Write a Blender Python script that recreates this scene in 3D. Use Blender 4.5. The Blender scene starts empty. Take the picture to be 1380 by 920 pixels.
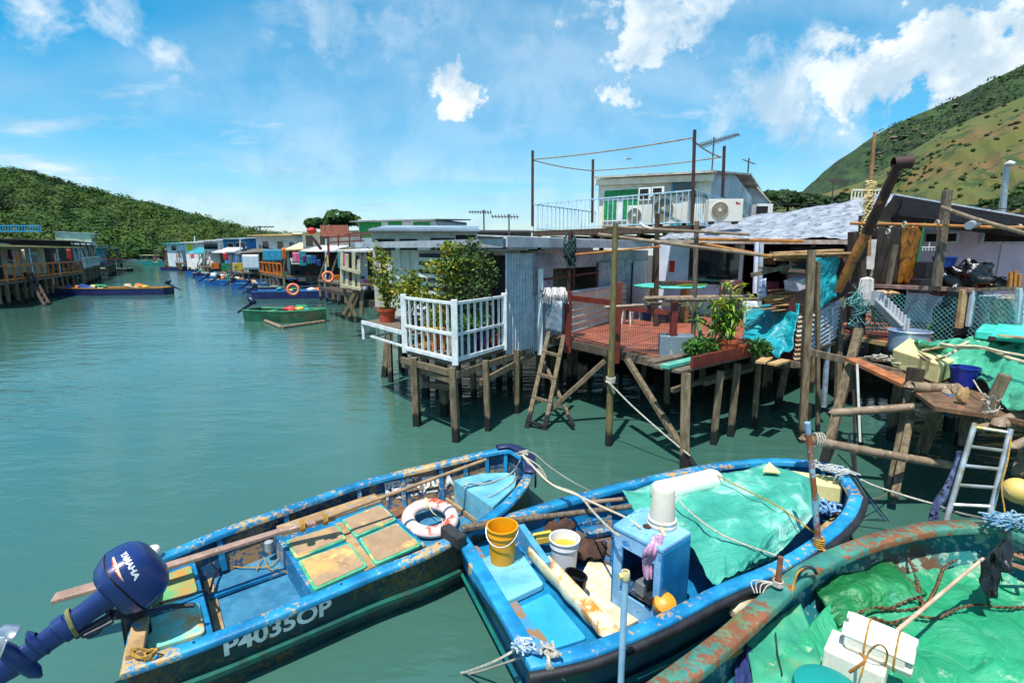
import bpy, math, random
from mathutils import Vector, Matrix, noise as mnoise
from mathutils.bvhtree import BVHTree
R = math.radians
rnd = random.Random(7)
scene = bpy.context.scene
COL = scene.collection

# ---------------------------------------------------------------- camera
CAM_H = 3.4; FPX = 690.0; PITCH = math.atan(122/690)
cam_d = bpy.data.cameras.new('camera'); cam_d.lens = 18.0; cam_d.sensor_width = 36.0
cam_d.clip_end = 6000; cam_d.clip_start = 0.05
cam = bpy.data.objects.new('camera', cam_d); COL.objects.link(cam)
cam.location = (0, 0, CAM_H); cam.rotation_euler = (math.pi/2-PITCH, 0, 0)
scene.camera = cam
# ---------------------------------------------------------------- light
SUN = Vector((-0.16, -0.34, 0.93)).normalized()
SUN_EL = math.asin(SUN.z); SUN_AZ = math.atan2(SUN.x, SUN.y)
sl = bpy.data.lights.new('sun', 'SUN'); sl.energy = 3.7; sl.angle = R(0.5); sl.color = (1.0, .965, .9)
so = bpy.data.objects.new('sun', sl); COL.objects.link(so)
so.rotation_euler = SUN.to_track_quat('Z', 'Y').to_euler()
scene.view_settings.view_transform = 'Standard'; scene.view_settings.look = 'None'
scene.view_settings.exposure = 0.84; scene.view_settings.gamma = 1.0
CPI, SPI = math.cos(PITCH), math.sin(PITCH)
def ray(px, py):
    u, v = px-690, py-460
    return u, FPX*CPI-v*SPI, -FPX*SPI-v*CPI
def W(px, py, z=0.0):
    "the point of the place at height z that the photo shows at px, py"
    x, y, k = ray(px, py); s = (z-CAM_H)/k
    return Vector((x*s, y*s, z))
def D(px, py, Y):
    x, y, k = ray(px, py); s = Y/y
    return Vector((x*s, Y, CAM_H+k*s))

world = bpy.data.worlds.new('World'); scene.world = world; world.use_nodes = True
def build_world():
    nt = world.node_tree; N = nt.nodes; L = nt.links; N.clear()
    out = N.new('ShaderNodeOutputWorld'); bg = N.new('ShaderNodeBackground'); bg.inputs[1].default_value = 0.14
    sky = N.new('ShaderNodeTexSky'); sky.sky_type = 'NISHITA'; sky.sun_disc = False
    sky.sun_elevation = SUN_EL; sky.sun_rotation = SUN_AZ; sky.air_density = 1.0; sky.dust_density = 0.6; sky.ozone_density = 2.2
    tc = N.new('ShaderNodeTexCoord')
    def math_(op, a, b=None, c=None, clamp=False):
        m = N.new('ShaderNodeMath'); m.operation = op; m.use_clamp = clamp
        for i, x in enumerate((a, b, c)):
            if x is None: continue
            if isinstance(x, (int, float)): m.inputs[i].default_value = x
            else: L.new(x, m.inputs[i])
        return m.outputs[0]
    def noise(vec, scale, detail, rough, dist=0.0):
        n = N.new('ShaderNodeTexNoise'); n.inputs['Scale'].default_value = scale; n.inputs['Detail'].default_value = detail
        n.inputs['Roughness'].default_value = rough; n.inputs['Distortion'].default_value = dist
        L.new(vec, n.inputs['Vector']); return n
    def smooth(x, a, b):
        m = N.new('ShaderNodeMapRange'); m.interpolation_type = 'SMOOTHSTEP'
        m.inputs[1].default_value = a; m.inputs[2].default_value = b; L.new(x, m.inputs[0]); return m.outputs[0]
    gen = tc.outputs['Generated']
    sat = N.new('ShaderNodeHueSaturation'); sat.inputs['Saturation'].default_value = 1.62; sat.inputs['Hue'].default_value = 0.482
    sat.inputs['Value'].default_value = 0.74
    L.new(sky.outputs[0], sat.inputs['Color'])
    # high thin cloud, laid out on a plane above the place
    sep = N.new('ShaderNodeSeparateXYZ'); L.new(gen, sep.inputs[0])
    zz = math_('ADD', math_('MAXIMUM', sep.outputs[2], 0.0), 0.12)
    cmb = N.new('ShaderNodeCombineXYZ')
    L.new(math_('DIVIDE', sep.outputs[0], zz), cmb.inputs[0]); L.new(math_('MULTIPLY', math_('DIVIDE', sep.outputs[1], zz), 1.7), cmb.inputs[1])
    w1 = noise(cmb.outputs[0], 0.62, 9, 0.56, 0.5); w2 = noise(cmb.outputs[0], 1.9, 7, 0.6, 0.2)
    wisp = math_('MULTIPLY', smooth(w1.outputs[0], 0.40, 0.68), smooth(w2.outputs[0], 0.25, 0.72))
    wisp = math_('MULTIPLY', wisp, 0.95)
    # cumulus heaps in given directions
    nz = noise(gen, 11.0, 12, 0.62, 0.25); nz2 = noise(gen, 30.0, 9, 0.62, 0.2)
    off = math_('ADD', math_('MULTIPLY', math_('SUBTRACT', nz.outputs[0], 0.5), 2.4), math_('MULTIPLY', math_('SUBTRACT', nz2.outputs[0], 0.5), 1.1))
    total = None
    puffs = [(605,112,34,1),(622,140,34,1),(600,150,20,.9),(228,80,34,.8),(215,60,14,.8),(235,105,22,.6),
             (860,12,85,.9),(800,5,50,.8),(930,-5,70,.8),(1290,80,90,1),(1215,88,75,1),(1150,115,60,.95),(1120,100,40,.9),(1060,140,85,.85),
             (985,150,45,.7),(1365,75,75,1),(1240,60,40,1),(1130,170,90,.6),(1420,40,80,1),(40,8,50,.8),(160,4,45,.7),(440,20,75,.6),(560,40,75,.55),(620,30,70,.5),(400,85,45,.45),(1030,250,90,.35)]
    for (px, py, rr, amp) in puffs:
        d = Vector(ray(px, py)).normalized()
        vd = N.new('ShaderNodeVectorMath'); vd.operation = 'DISTANCE'; L.new(gen, vd.inputs[0]); vd.inputs[1].default_value = d
        rad = rr*1.4/FPX*(d.y**1.0)
        s = math_('SUBTRACT', 1.0, math_('DIVIDE', vd.outputs['Value'], rad))
        s = math_('ADD', s, off)
        m = math_('MULTIPLY', smooth(s, 0.20 if amp > .85 else -0.05, 0.66 if amp > .85 else 1.0), amp)
        total = m if total is None else math_('MAXIMUM', total, m)
    haze = math_('MULTIPLY', math_('SUBTRACT', 1.0, smooth(sep.outputs[2], 0.0, 0.34)), 0.42)
    veil = math_('MULTIPLY', smooth(noise(cmb.outputs[0], 0.33, 6, 0.5, 0.6).outputs[0], 0.31, 0.60), 0.58)
    wisp = math_('MAXIMUM', wisp, veil)
    dens = math_('MAXIMUM', total, wisp)
    dens = math_('MAXIMUM', dens, haze)
    # cloud colour: white where lit, a little grey-blue underneath
    sh = smooth(noise(gen, 9.0, 9, 0.6, .3).outputs[0], 0.38, 0.60)
    cc = N.new('ShaderNodeMix'); cc.data_type = 'RGBA'; L.new(sh, cc.inputs[0])
    cc.inputs[6].default_value = (2.3, 3.0, 3.6, 1); cc.inputs[7].default_value = (4.3, 4.5, 4.6, 1)
    hz = N.new('ShaderNodeMix'); hz.data_type = 'RGBA'; L.new(math_('MAXIMUM', total, math_('MULTIPLY', wisp, .8)), hz.inputs[0])
    hz.inputs[6].default_value = (1.15, 2.45, 3.5, 1); L.new(cc.outputs[2], hz.inputs[7])
    mx = N.new('ShaderNodeMix'); mx.data_type = 'RGBA'; L.new(dens, mx.inputs[0]); L.new(sat.outputs[0], mx.inputs[6]); L.new(hz.outputs[2], mx.inputs[7])
    L.new(mx.outputs[2], bg.inputs[0]); L.new(bg.outputs[0], out.inputs[0])
build_world()

# ---------------------------------------------------------------- materials
def S(r, g, b):
    f = lambda c: (c/255/12.92) if c <= 10 else ((c/255+.055)/1.055)**2.4
    return (f(r), f(g), f(b), 1)
MATS = {}
def mat(name, c1, c2=None, scale=5.0, c3=None, chip=0.62, cscale=9.0, rough=0.65, metal=0.0, bump=0.15, bscale=45.0,
        stretch=None, wet=False, trans=0.0, soft=0.03, spec=0.5, c4=None, patch=False, dirt=.22, crease=0.0):
    if name in MATS: return MATS[name]
    m = bpy.data.materials.new(name); m.use_nodes = True; MATS[name] = m
    nt = m.node_tree; N = nt.nodes; L = nt.links; N.clear()
    out = N.new('ShaderNodeOutputMaterial'); p = N.new('ShaderNodeBsdfPrincipled'); L.new(p.outputs[0], out.inputs[0])
    tc = N.new('ShaderNodeTexCoord'); vec = tc.outputs['Object']
    if stretch:
        mp = N.new('ShaderNodeMapping'); mp.inputs['Scale'].default_value = stretch; L.new(vec, mp.inputs[0]); vec = mp.outputs[0]
    def noise(s, d=6, r=.6, v=None):
        n = N.new('ShaderNodeTexNoise'); n.inputs['Scale'].default_value = s; n.inputs['Detail'].default_value = d; n.inputs['Roughness'].default_value = r
        L.new(v or vec, n.inputs['Vector']); return n.outputs[0]
    def ramp(x, a, b):
        r_ = N.new('ShaderNodeMapRange'); r_.interpolation_type = 'SMOOTHSTEP'; r_.inputs[1].default_value = a; r_.inputs[2].default_value = b
        L.new(x, r_.inputs[0]); return r_.outputs[0]
    def mix(f, a, b):
        x = N.new('ShaderNodeMix'); x.data_type = 'RGBA'
        if isinstance(f, float): x.inputs[0].default_value = f
        else: L.new(f, x.inputs[0])
        for i, c in ((6, a), (7, b)):
            if isinstance(c, tuple): x.inputs[i].default_value = c
            else: L.new(c, x.inputs[i])
        return x.outputs[2]
    col = c1
    if c2: col = mix(ramp(noise(scale), .36, .64), c1, c2)
    if c4: col = mix(ramp(noise(scale*.45, 7, .65), .52, .66), col, c4)
    roughv = None
    if c3:
        v_ = noise(cscale, 9, .68)
        if patch:
            big_ = noise(cscale*.16, 3, .5); fin_ = noise(cscale*2.2, 8, .7)
            a1 = N.new('ShaderNodeMath'); a1.operation = 'MULTIPLY_ADD'; L.new(big_, a1.inputs[0]); a1.inputs[1].default_value = .75; L.new(fin_, a1.inputs[2])
            a2 = N.new('ShaderNodeMath'); a2.operation = 'MULTIPLY_ADD'; L.new(v_, a2.inputs[0]); a2.inputs[1].default_value = .6; L.new(a1.outputs[0], a2.inputs[2])
            a3 = N.new('ShaderNodeMath'); a3.operation = 'DIVIDE'; L.new(a2.outputs[0], a3.inputs[0]); a3.inputs[1].default_value = 2.35; v_ = a3.outputs[0]
        k = ramp(v_, chip-soft, chip+soft); col = mix(k, col, c3)
    if dirt:
        dv = N.new('ShaderNodeMapRange'); dv.inputs[1].default_value = .34; dv.inputs[2].default_value = .62; dv.inputs[3].default_value = 1-dirt; dv.inputs[4].default_value = 1.0
        L.new(noise(scale*.7+1.1, 8, .65), dv.inputs[0])
        dm_ = N.new('ShaderNodeMix'); dm_.data_type = 'RGBA'; dm_.blend_type = 'MULTIPLY'; dm_.inputs[0].default_value = 1.0
        if isinstance(col, tuple): dm_.inputs[6].default_value = col
        else: L.new(col, dm_.inputs[6])
        L.new(dv.outputs[0], dm_.inputs[7]); col = dm_.outputs[2]
    if wet:
        g = N.new('ShaderNodeNewGeometry'); s = N.new('ShaderNodeSeparateXYZ'); L.new(g.outputs['Position'], s.inputs[0])
        a = N.new('ShaderNodeMath'); a.operation = 'MULTIPLY_ADD'; L.new(noise(3.0, 3), a.inputs[0]); a.inputs[1].default_value = -0.3; L.new(s.outputs[2], a.inputs[2])
        k = ramp(a.outputs[0], .08, .16); col = mix(k, (.006, .007, .006, 1), col)
    if isinstance(col, tuple): p.inputs['Base Color'].default_value = col
    else: L.new(col, p.inputs['Base Color'])
    p.inputs['Roughness'].default_value = rough; p.inputs['Metallic'].default_value = metal
    p.inputs['Specular IOR Level'].default_value = spec
    if bump:
        b = N.new('ShaderNodeBump'); b.inputs['Strength'].default_value = bump; b.inputs['Distance'].default_value = .02
        L.new(noise(bscale, 5, .7), b.inputs['Height']); nrm_ = b.outputs[0]
        if crease:
            c0_ = N.new('ShaderNodeTexNoise'); c0_.inputs['Scale'].default_value = 3.2; c0_.inputs['Detail'].default_value = 5; c0_.inputs['Distortion'].default_value = 1.2; L.new(vec, c0_.inputs['Vector'])
            c1_ = N.new('ShaderNodeMath'); c1_.operation = 'SUBTRACT'; L.new(c0_.outputs[0], c1_.inputs[0]); c1_.inputs[1].default_value = .5
            c2_ = N.new('ShaderNodeMath'); c2_.operation = 'ABSOLUTE'; L.new(c1_.outputs[0], c2_.inputs[0])
            c3_ = N.new('ShaderNodeMath'); c3_.operation = 'POWER'; L.new(c2_.outputs[0], c3_.inputs[0]); c3_.inputs[1].default_value = .6
            b2_ = N.new('ShaderNodeBump'); b2_.inputs['Strength'].default_value = crease; b2_.inputs['Distance'].default_value = .12; L.new(c3_.outputs[0], b2_.inputs['Height']); L.new(nrm_, b2_.inputs['Normal']); nrm_ = b2_.outputs[0]
        L.new(nrm_, p.inputs['Normal'])
    if trans:
        t = N.new('ShaderNodeBsdfTranslucent')
        if isinstance(col, tuple): t.inputs[0].default_value = col
        else: L.new(col, t.inputs[0])
        ms = N.new('ShaderNodeMixShader'); ms.inputs[0].default_value = trans; L.new(p.outputs[0], ms.inputs[1]); L.new(t.outputs[0], ms.inputs[2]); L.new(ms.outputs[0], out.inputs[0])
    return m

TAN = S(196,160,105)
woodg = mat('weathered_wood', S(122,108,92), S(84,72,58), 7, S(160,148,130), .62, 16, rough=.85, bump=.5, stretch=(3,3,.6), bscale=30)
wooddk = mat('dark_wood', S(78,62,48), S(48,38,30), 7, S(110,96,80), .62, 14, rough=.85, bump=.5, stretch=(3,3,.6))
stilt = mat('stilt_wood', S(132,116,92), S(92,78,60), 6, S(110,112,70), .6, 7, rough=.85, bump=.6, stretch=(3,3,.6), wet=True)
bamboo = mat('bamboo', S(150,128,104), S(118,98,80), 5, S(176,158,130), .6, 12, rough=.6, bump=.2)
bamboo_y = mat('yellow_bamboo', S(190,130,62), S(160,98,45), 5, rough=.5, bump=.15)
plyw = mat('plywood', S(196,160,110), S(160,122,80), 6, S(220,196,150), .6, 12, rough=.8, bump=.3)
white = mat('white_paint', S(226,230,230), S(205,212,214), 6, S(140,134,118), .68, 14, rough=.5, bump=.15)
whitep = mat('white_plastic', S(232,232,226), S(214,212,200), 5, rough=.4, bump=.05)
foam = mat('foam', S(240,238,226), S(226,220,200), 8, rough=.85, bump=.35, bscale=120)
cream = mat('cream_foam', S(236,226,160), S(222,206,138), 5, rough=.8, bump=.3, bscale=90)
galv = mat('galvanised_sheet', S(196,206,216), S(168,180,192), 4, S(214,220,226), .6, 10, rough=.55, metal=.15, bump=.15, bscale=20)
galvd = mat('dull_sheet', S(168,174,184), S(140,146,156), 3, S(90,82,76), .62, 6, rough=.6, metal=.2, bump=.15, bscale=12)
rustsheet = mat('rusty_sheet', S(176,150,120), S(140,92,58), 5, S(200,190,175), .55, 6, rough=.7, metal=.1, bump=.3)
rust = mat('rusty_steel', S(70,38,32), S(46,28,28), 6, S(150,92,50), .62, 5, rough=.7, bump=.4)
redsteel = mat('red_oxide_steel', S(120,44,30), S(92,34,26), 6, S(60,40,36), .66, 9, rough=.5, bump=.15)
tile = None
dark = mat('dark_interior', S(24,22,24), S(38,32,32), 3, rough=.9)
glass = mat('dark_glass', S(22,28,34), None, rough=.08, spec=.8, bump=0)
rope_w = mat('pale_rope', S(206,200,184), S(170,164,150), 30, rough=.9, bump=.6, bscale=160)
rope_y = mat('yellow_rope', S(196,150,60), S(160,120,50), 30, rough=.9, bump=.5, bscale=150)
rope_b = mat('blue_rope', S(70,120,170), S(50,90,140), 30, rough=.9, bump=.5, bscale=150)
black = mat('black_rubber', S(26,26,32), S(40,40,46), 8, rough=.55, bump=.2)
metalw = mat('bright_metal', S(190,195,200), S(160,166,172), 8, rough=.35, metal=.7, bump=.05)
boat_blue = mat('boat_blue_paint', S(8,110,160), S(24,132,182), 3, TAN, .55, 10, rough=.45, bump=.15, c4=S(8,92,146), patch=True, soft=.012, dirt=.4)
boat_rail = mat('boat_rail_paint', S(8,116,168), S(34,146,194), 3, S(196,160,104), .535, 9, rough=.45, bump=.2, patch=True, soft=.012, dirt=.35)
boat_in = mat('boat_inner_paint', S(8,60,96), S(12,78,116), 3, S(140,112,78), .52, 9, rough=.6, bump=.3, patch=True, soft=.012, dirt=.45)
boat_hull = mat('boat_hull_paint', S(16,52,58), S(18,70,76), 3, S(92,80,50), .52, 9, rough=.55, bump=.35, patch=True, soft=.02, dirt=.5)
boat_lt = mat('boat_pale_blue', S(92,172,196), S(120,190,208), 3, S(150,140,110), .56, 9, patch=True, dirt=.35, rough=.5, bump=.12)
bare_wood = mat('bare_boat_wood', S(184,152,106), S(150,116,78), 5, S(70,140,180), .6, 8, rough=.8, bump=.4)
green_pt = mat('green_boat_paint', S(14,84,56), S(18,100,68), 3, S(90,84,60), .54, 6, rough=.55, patch=True, dirt=.4)

# ---------------------------------------------------------------- mesh helpers
Z = Vector((0, 0, 1))
class MB:
    def __init__(s): s.v = []; s.f = []
    def add(s, vs, fs):
        o = len(s.v); s.v += [Vector(p) for p in vs]; s.f += [tuple(i+o for i in f) for f in fs]; return s
    def hexa(s, p):   # 4 bottom, 4 top
        return s.add(p, [(3,2,1,0),(4,5,6,7),(0,1,5,4),(1,2,6,5),(2,3,7,6),(3,0,4,7)])
    def box(s, c, size, rz=0.0, m=None):
        x, y, z = (k/2 for k in size); c = Vector(c)
        M_ = m or Matrix.Rotation(rz, 3, 'Z')
        return s.hexa([c+M_@Vector(q) for q in ((-x,-y,-z),(x,-y,-z),(x,y,-z),(-x,y,-z),(-x,-y,z),(x,-y,z),(x,y,z),(-x,y,z))])
    def beam(s, p, q, w, h=None, up=Z):
        p = Vector(p); q = Vector(q); h = h or w; d = (q-p).normalized()
        a = d.cross(up)
        if a.length < .05: a = d.cross(Vector((0, 1, 0)))
        a.normalize(); b = a.cross(d).normalized(); a = a*w/2; b = b*h/2
        return s.hexa([p-a-b, p+a-b, q+a-b, q-a-b, p-a+b, p+a+b, q+a+b, q-a+b])
    def tube(s, pts, r, n=8, caps=True):
        pts = [Vector(p) for p in pts]; k = len(pts); rs = r if isinstance(r, (list, tuple)) else [r]*k
        o = len(s.v); ref = None
        for i, p in enumerate(pts):
            d = (pts[min(i+1, k-1)]-pts[max(i-1, 0)])
            if d.length < 1e-9: d = Vector((0, 0, 1))
            d.normalize()
            if ref is None:
                ref = d.cross(Z)
                if ref.length < .05: ref = d.cross(Vector((0, 1, 0)))
            ref = (ref-d*ref.dot(d)).normalized(); b = d.cross(ref)
            for j in range(n):
                a = 2*math.pi*j/n; s.v.append(p+(ref*math.cos(a)+b*math.sin(a))*rs[i])
        for i in range(k-1):
            for j in range(n):
                a = o+i*n+j; b_ = o+i*n+(j+1) % n; s.f.append((a, b_, b_+n, a+n))
        if caps: s.f.append(tuple(o+j for j in range(n-1, -1, -1))); s.f.append(tuple(o+(k-1)*n+j for j in range(n)))
        return s
    def lathe(s, c, prof, n=24, m=None, cap=True):
        c = Vector(c); o = len(s.v); m = m or Matrix.Identity(3)
        for r, z in prof:
            for j in range(n):
                a = 2*math.pi*j/n; s.v.append(c+m@Vector((r*math.cos(a), r*math.sin(a), z)))
        for i in range(len(prof)-1):
            for j in range(n):
                a = o+i*n+j; b = o+i*n+(j+1) % n; s.f.append((a, b, b+n, a+n))
        if cap: s.f.append(tuple(o+j for j in range(n-1, -1, -1))); s.f.append(tuple(o+(len(prof)-1)*n+j for j in range(n)))
        return s
    def prism(s, pts, dz):
        "polygon (top) pushed down by dz"
        k = len(pts); o = len(s.v)
        dz = dz if isinstance(dz, Vector) else Vector((0, 0, -dz))
        for p in pts: s.v.append(Vector(p))
        for p in pts: s.v.append(Vector(p)+dz)
        s.f.append(tuple(o+i for i in range(k))); s.f.append(tuple(o+k+i for i in range(k-1, -1, -1)))
        for i in range(k):
            j = (i+1) % k; s.f.append((o+i, o+k+i, o+k+j, o+j))
        return s
    def grid(s, nx, ny, fn):
        o = len(s.v)
        for j in range(ny+1):
            for i in range(nx+1): s.v.append(Vector(fn(i/nx, j/ny)))
        for j in range(ny):
            for i in range(nx):
                a = o+j*(nx+1)+i; s.f.append((a, a+1, a+nx+2, a+nx+1))
        return s
    def loops(s, ls, closed=True):
        "loft between equal-length loops of points"
        n = len(ls[0]); o = len(s.v)
        for l in ls:
            for p in l: s.v.append(Vector(p))
        for i in range(len(ls)-1):
            for j in range(n if closed else n-1):
                a = o+i*n+j; b = o+i*n+(j+1) % n; s.f.append((a, b, b+n, a+n))
        return s
    def corr(s, o, u, v, nrm, pitch=.09, amp=.016, thick=.004):
        "corrugated sheet: corner o, u across the ribs, v along them"
        o = Vector(o); u = Vector(u); v = Vector(v); nrm = Vector(nrm).normalized()
        k = max(4, int(u.length/pitch*6)); k = min(k, 700)
        a = []; b = []
        for i in range(k+1):
            t = i/k; d = nrm*math.sin(2*math.pi*t*u.length/pitch)*amp
            a.append(o+u*t+d); b.append(o+u*t+v+d)
        s.loops([a, b], closed=False)
        s.loops([[p-nrm*thick for p in b], [p-nrm*thick for p in a]], closed=False)
        return s
    def blob(s, c, rad, n=10, jit=.15, seed=0, m=None):
        c = Vector(c); o = len(s.v); rx, ry, rz = rad; m = m or Matrix.Identity(3)
        rows = n//2+1
        for i in range(rows+1):
            th = math.pi*i/rows
            for j in range(n):
                ph = 2*math.pi*j/n; d = Vector((math.sin(th)*math.cos(ph), math.sin(th)*math.sin(ph), math.cos(th)))
                k = 1+jit*mnoise.noise(d*2.1+Vector((seed*3.1, seed*1.7, 0)))*2
                s.v.append(c+m@Vector((d.x*rx*k, d.y*ry*k, d.z*rz*k)))
        for i in range(rows):
            for j in range(n):
                a = o+i*n+j; b = o+i*n+(j+1) % n; s.f.append((a, a+n, b+n, b))
        return s
    def leaves(s, c, rad, n, size, rg=rnd, long=1.0, shell=.35):
        c = Vector(c)
        for _ in range(n):
            while True:
                d = Vector((rg.uniform(-1, 1), rg.uniform(-1, 1), rg.uniform(-1, 1)))
                if shell < d.length < 1: break
            p = c+Vector((d.x*rad[0], d.y*rad[1], d.z*rad[2])); s.leaf(p, size*rg.uniform(.6, 1.3), rg, long)
        return s
    def leaf(s, p, size, rg=rnd, long=1.0, dirv=None):
        a = dirv or Vector((rg.gauss(0, 1), rg.gauss(0, 1), rg.gauss(0, .7)))
        a = a.normalized(); b = a.cross(Vector((rg.gauss(0, 1), rg.gauss(0, 1), rg.gauss(0, 1)))).normalized()
        n = a.cross(b)
        L_ = a*size*long; w = b*size*.5
        s.add([p, p+L_*.5+w+n*size*.12, p+L_, p+L_*.5-w+n*size*.12], [(0, 1, 2, 3)])
        return s

LOC = {}
def mesh_from(name, mb, off, smooth=False):
    me = bpy.data.meshes.new(name); me.from_pydata([tuple(v-off) for v in mb.v], [], mb.f); me.validate(); me.update()
    if smooth: me.polygons.foreach_set('use_smooth', [True]*len(me.polygons))
    return me
def finish(o, m, bevel, solid, angle):
    if isinstance(m, (list, tuple)):
        for k in m: o.data.materials.append(k)
    else: o.data.materials.append(m)
    if solid:
        md = o.modifiers.new('solid', 'SOLIDIFY'); md.thickness = solid; md.offset = 0
    if bevel:
        md = o.modifiers.new('bevel', 'BEVEL'); md.width = bevel; md.segments = 2; md.limit_method = 'ANGLE'; md.angle_limit = R(40)
    if angle:
        try: o.data.shade_smooth_by_angle = None
        except Exception: pass
def autosmooth(me, ang=40):
    # sharp edges by angle, the rest smooth
    import bmesh
    bm = bmesh.new(); bm.from_mesh(me)
    for e in bm.edges:
        if len(e.link_faces) == 2 and e.calc_face_angle(0) > R(ang): e.smooth = False
    for f in bm.faces: f.smooth = True
    bm.to_mesh(me); bm.free()
def root(name, label, cat, loc, group=None):
    o = bpy.data.objects.new(name, None); COL.objects.link(o); o.empty_display_size = .2
    o.location = loc; o['label'] = label; o['category'] = cat
    if group: o['group'] = group
    LOC[o.name] = Vector(loc); return o
def part(name, mb, m, parent, label=None, smooth=False, bevel=0, solid=0, kind=None):
    if not mb.v: return None
    off = LOC[parent.name]
    me = mesh_from(name, mb, off); o = bpy.data.objects.new(name, me); COL.objects.link(o); o.parent = parent
    LOC[o.name] = off
    if smooth: autosmooth(me, smooth if smooth is not True else 45)
    finish(o, m, bevel, solid, 0)
    if label: o['label'] = label
    if kind: o['kind'] = kind
    return o
def thing(name, label, cat, mb, m, group=None, smooth=False, bevel=0, solid=0, kind=None):
    xs = [v.x for v in mb.v]; ys = [v.y for v in mb.v]; zs = [v.z for v in mb.v]
    off = Vector(((min(xs)+max(xs))/2, (min(ys)+max(ys))/2, min(zs)))
    me = mesh_from(name, mb, off); o = bpy.data.objects.new(name, me); COL.objects.link(o); o.location = off
    LOC[o.name] = off
    if smooth: autosmooth(me, smooth if smooth is not True else 45)
    finish(o, m, bevel, solid, 0)
    if kind: o['kind'] = kind
    if label: o['label'] = label
    if cat: o['category'] = cat
    if group: o['group'] = group
    return o
def struct(name, mb, m, **k): return thing(name, None, None, mb, m, kind='structure', **k)
def dup(o, loc, rz=None, label=None, scale=None):
    "a copy of a thing with copies of its parts and sub-parts"
    def rec(src, par):
        c = src.copy(); COL.objects.link(c)
        if par: c.parent = par
        for ch in [x for x in bpy.data.objects if x.parent == src]: rec(ch, c)
        return c
    r = rec(o, None); r.location = loc
    if rz is not None: r.rotation_euler = (0, 0, rz)
    if label: r['label'] = label
    if scale: r.scale = scale
    return r
def text_mb(txt, size, org, xd, yd, extr=.002, bvh=None, bold=0.0, nrm=None):
    cu = bpy.data.curves.new('lettering', 'FONT'); cu.body = txt; cu.size = size; cu.offset = bold; cu.resolution_u = 3
    ob = bpy.data.objects.new('lettering', cu); COL.objects.link(ob)
    bpy.context.view_layer.update()
    me = bpy.data.meshes.new_from_object(ob.evaluated_get(bpy.context.evaluated_depsgraph_get()))
    xd = Vector(xd).normalized(); yd = Vector(yd).normalized(); n = nrm or xd.cross(yd).normalized(); mb = MB(); org = Vector(org)
    vs = []
    for v in me.vertices:
        p = org+xd*v.co.x+yd*v.co.y
        if bvh:
            hit, hn, _, _ = bvh.ray_cast(p+n*.3, -n)
            if hit: p = hit+n*extr
        else: p = p+n*extr
        vs.append(p)
    mb.add(vs, [tuple(f.vertices) for f in me.polygons])
    bpy.data.objects.remove(ob); bpy.data.curves.remove(cu); bpy.data.meshes.remove(me)
    return mb
def catmull(pts, k):
    pts = [Vector(p) for p in pts]; out = []; n = len(pts)
    for i in range(n-1):
        p0 = pts[max(i-1, 0)]; p1 = pts[i]; p2 = pts[i+1]; p3 = pts[min(i+2, n-1)]
        for j in range(k):
            t = j/k
            out.append(.5*((2*p1)+(p2-p0)*t+(2*p0-5*p1+4*p2-p3)*t*t+(3*p1-p0-3*p2+p3)*t**3))
    out.append(pts[-1].copy()); return out
def sag(p, q, s, n=14):
    p = Vector(p); q = Vector(q)
    return [p.lerp(q, i/n)-Z*s*4*(i/n)*(1-i/n) for i in range(n+1)]
def rope(name, label, pts, r, m, group=None, smoothk=6):
    return thing(name, label, 'rope', MB().tube(catmull(pts, smoothk) if smoothk else pts, r, 6), m, group, smooth=True)
def tangle(mb, c, rad, n, r, rg_=rnd, seg=4):
    for _ in range(n):
        cc = Vector(c)+Vector((rg_.uniform(-rad[0],rad[0]), rg_.uniform(-rad[1],rad[1]), rg_.uniform(0,rad[2])))*.5
        mb.tube(catmull([cc+Vector((rg_.uniform(-rad[0],rad[0]), rg_.uniform(-rad[1],rad[1]), rg_.uniform(-.2*rad[2],rad[2])))*.8 for _ in range(4)], seg), r, 5)
    return mb
def offset_loop(loop, d):
    "closed outline moved inwards (towards its centre side) by d, seen from above"
    n = len(loop); area = sum(loop[i].x*loop[(i+1) % n].y-loop[(i+1) % n].x*loop[i].y for i in range(n))
    sg = 1 if area > 0 else -1; out = []
    for i in range(n):
        a = (loop[i]-loop[i-1]); b = (loop[(i+1) % n]-loop[i]); a.z = b.z = 0
        if a.length < 1e-6: a = b.copy()
        if b.length < 1e-6: b = a.copy()
        na = Vector((-a.y, a.x, 0)).normalized()*sg; nb = Vector((-b.y, b.x, 0)).normalized()*sg
        m = na+nb; m = m.normalized() if m.length > .01 else na
        c = max(.45, m.dot(na)); out.append(loop[i]+m*d/c)
    return out
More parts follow.
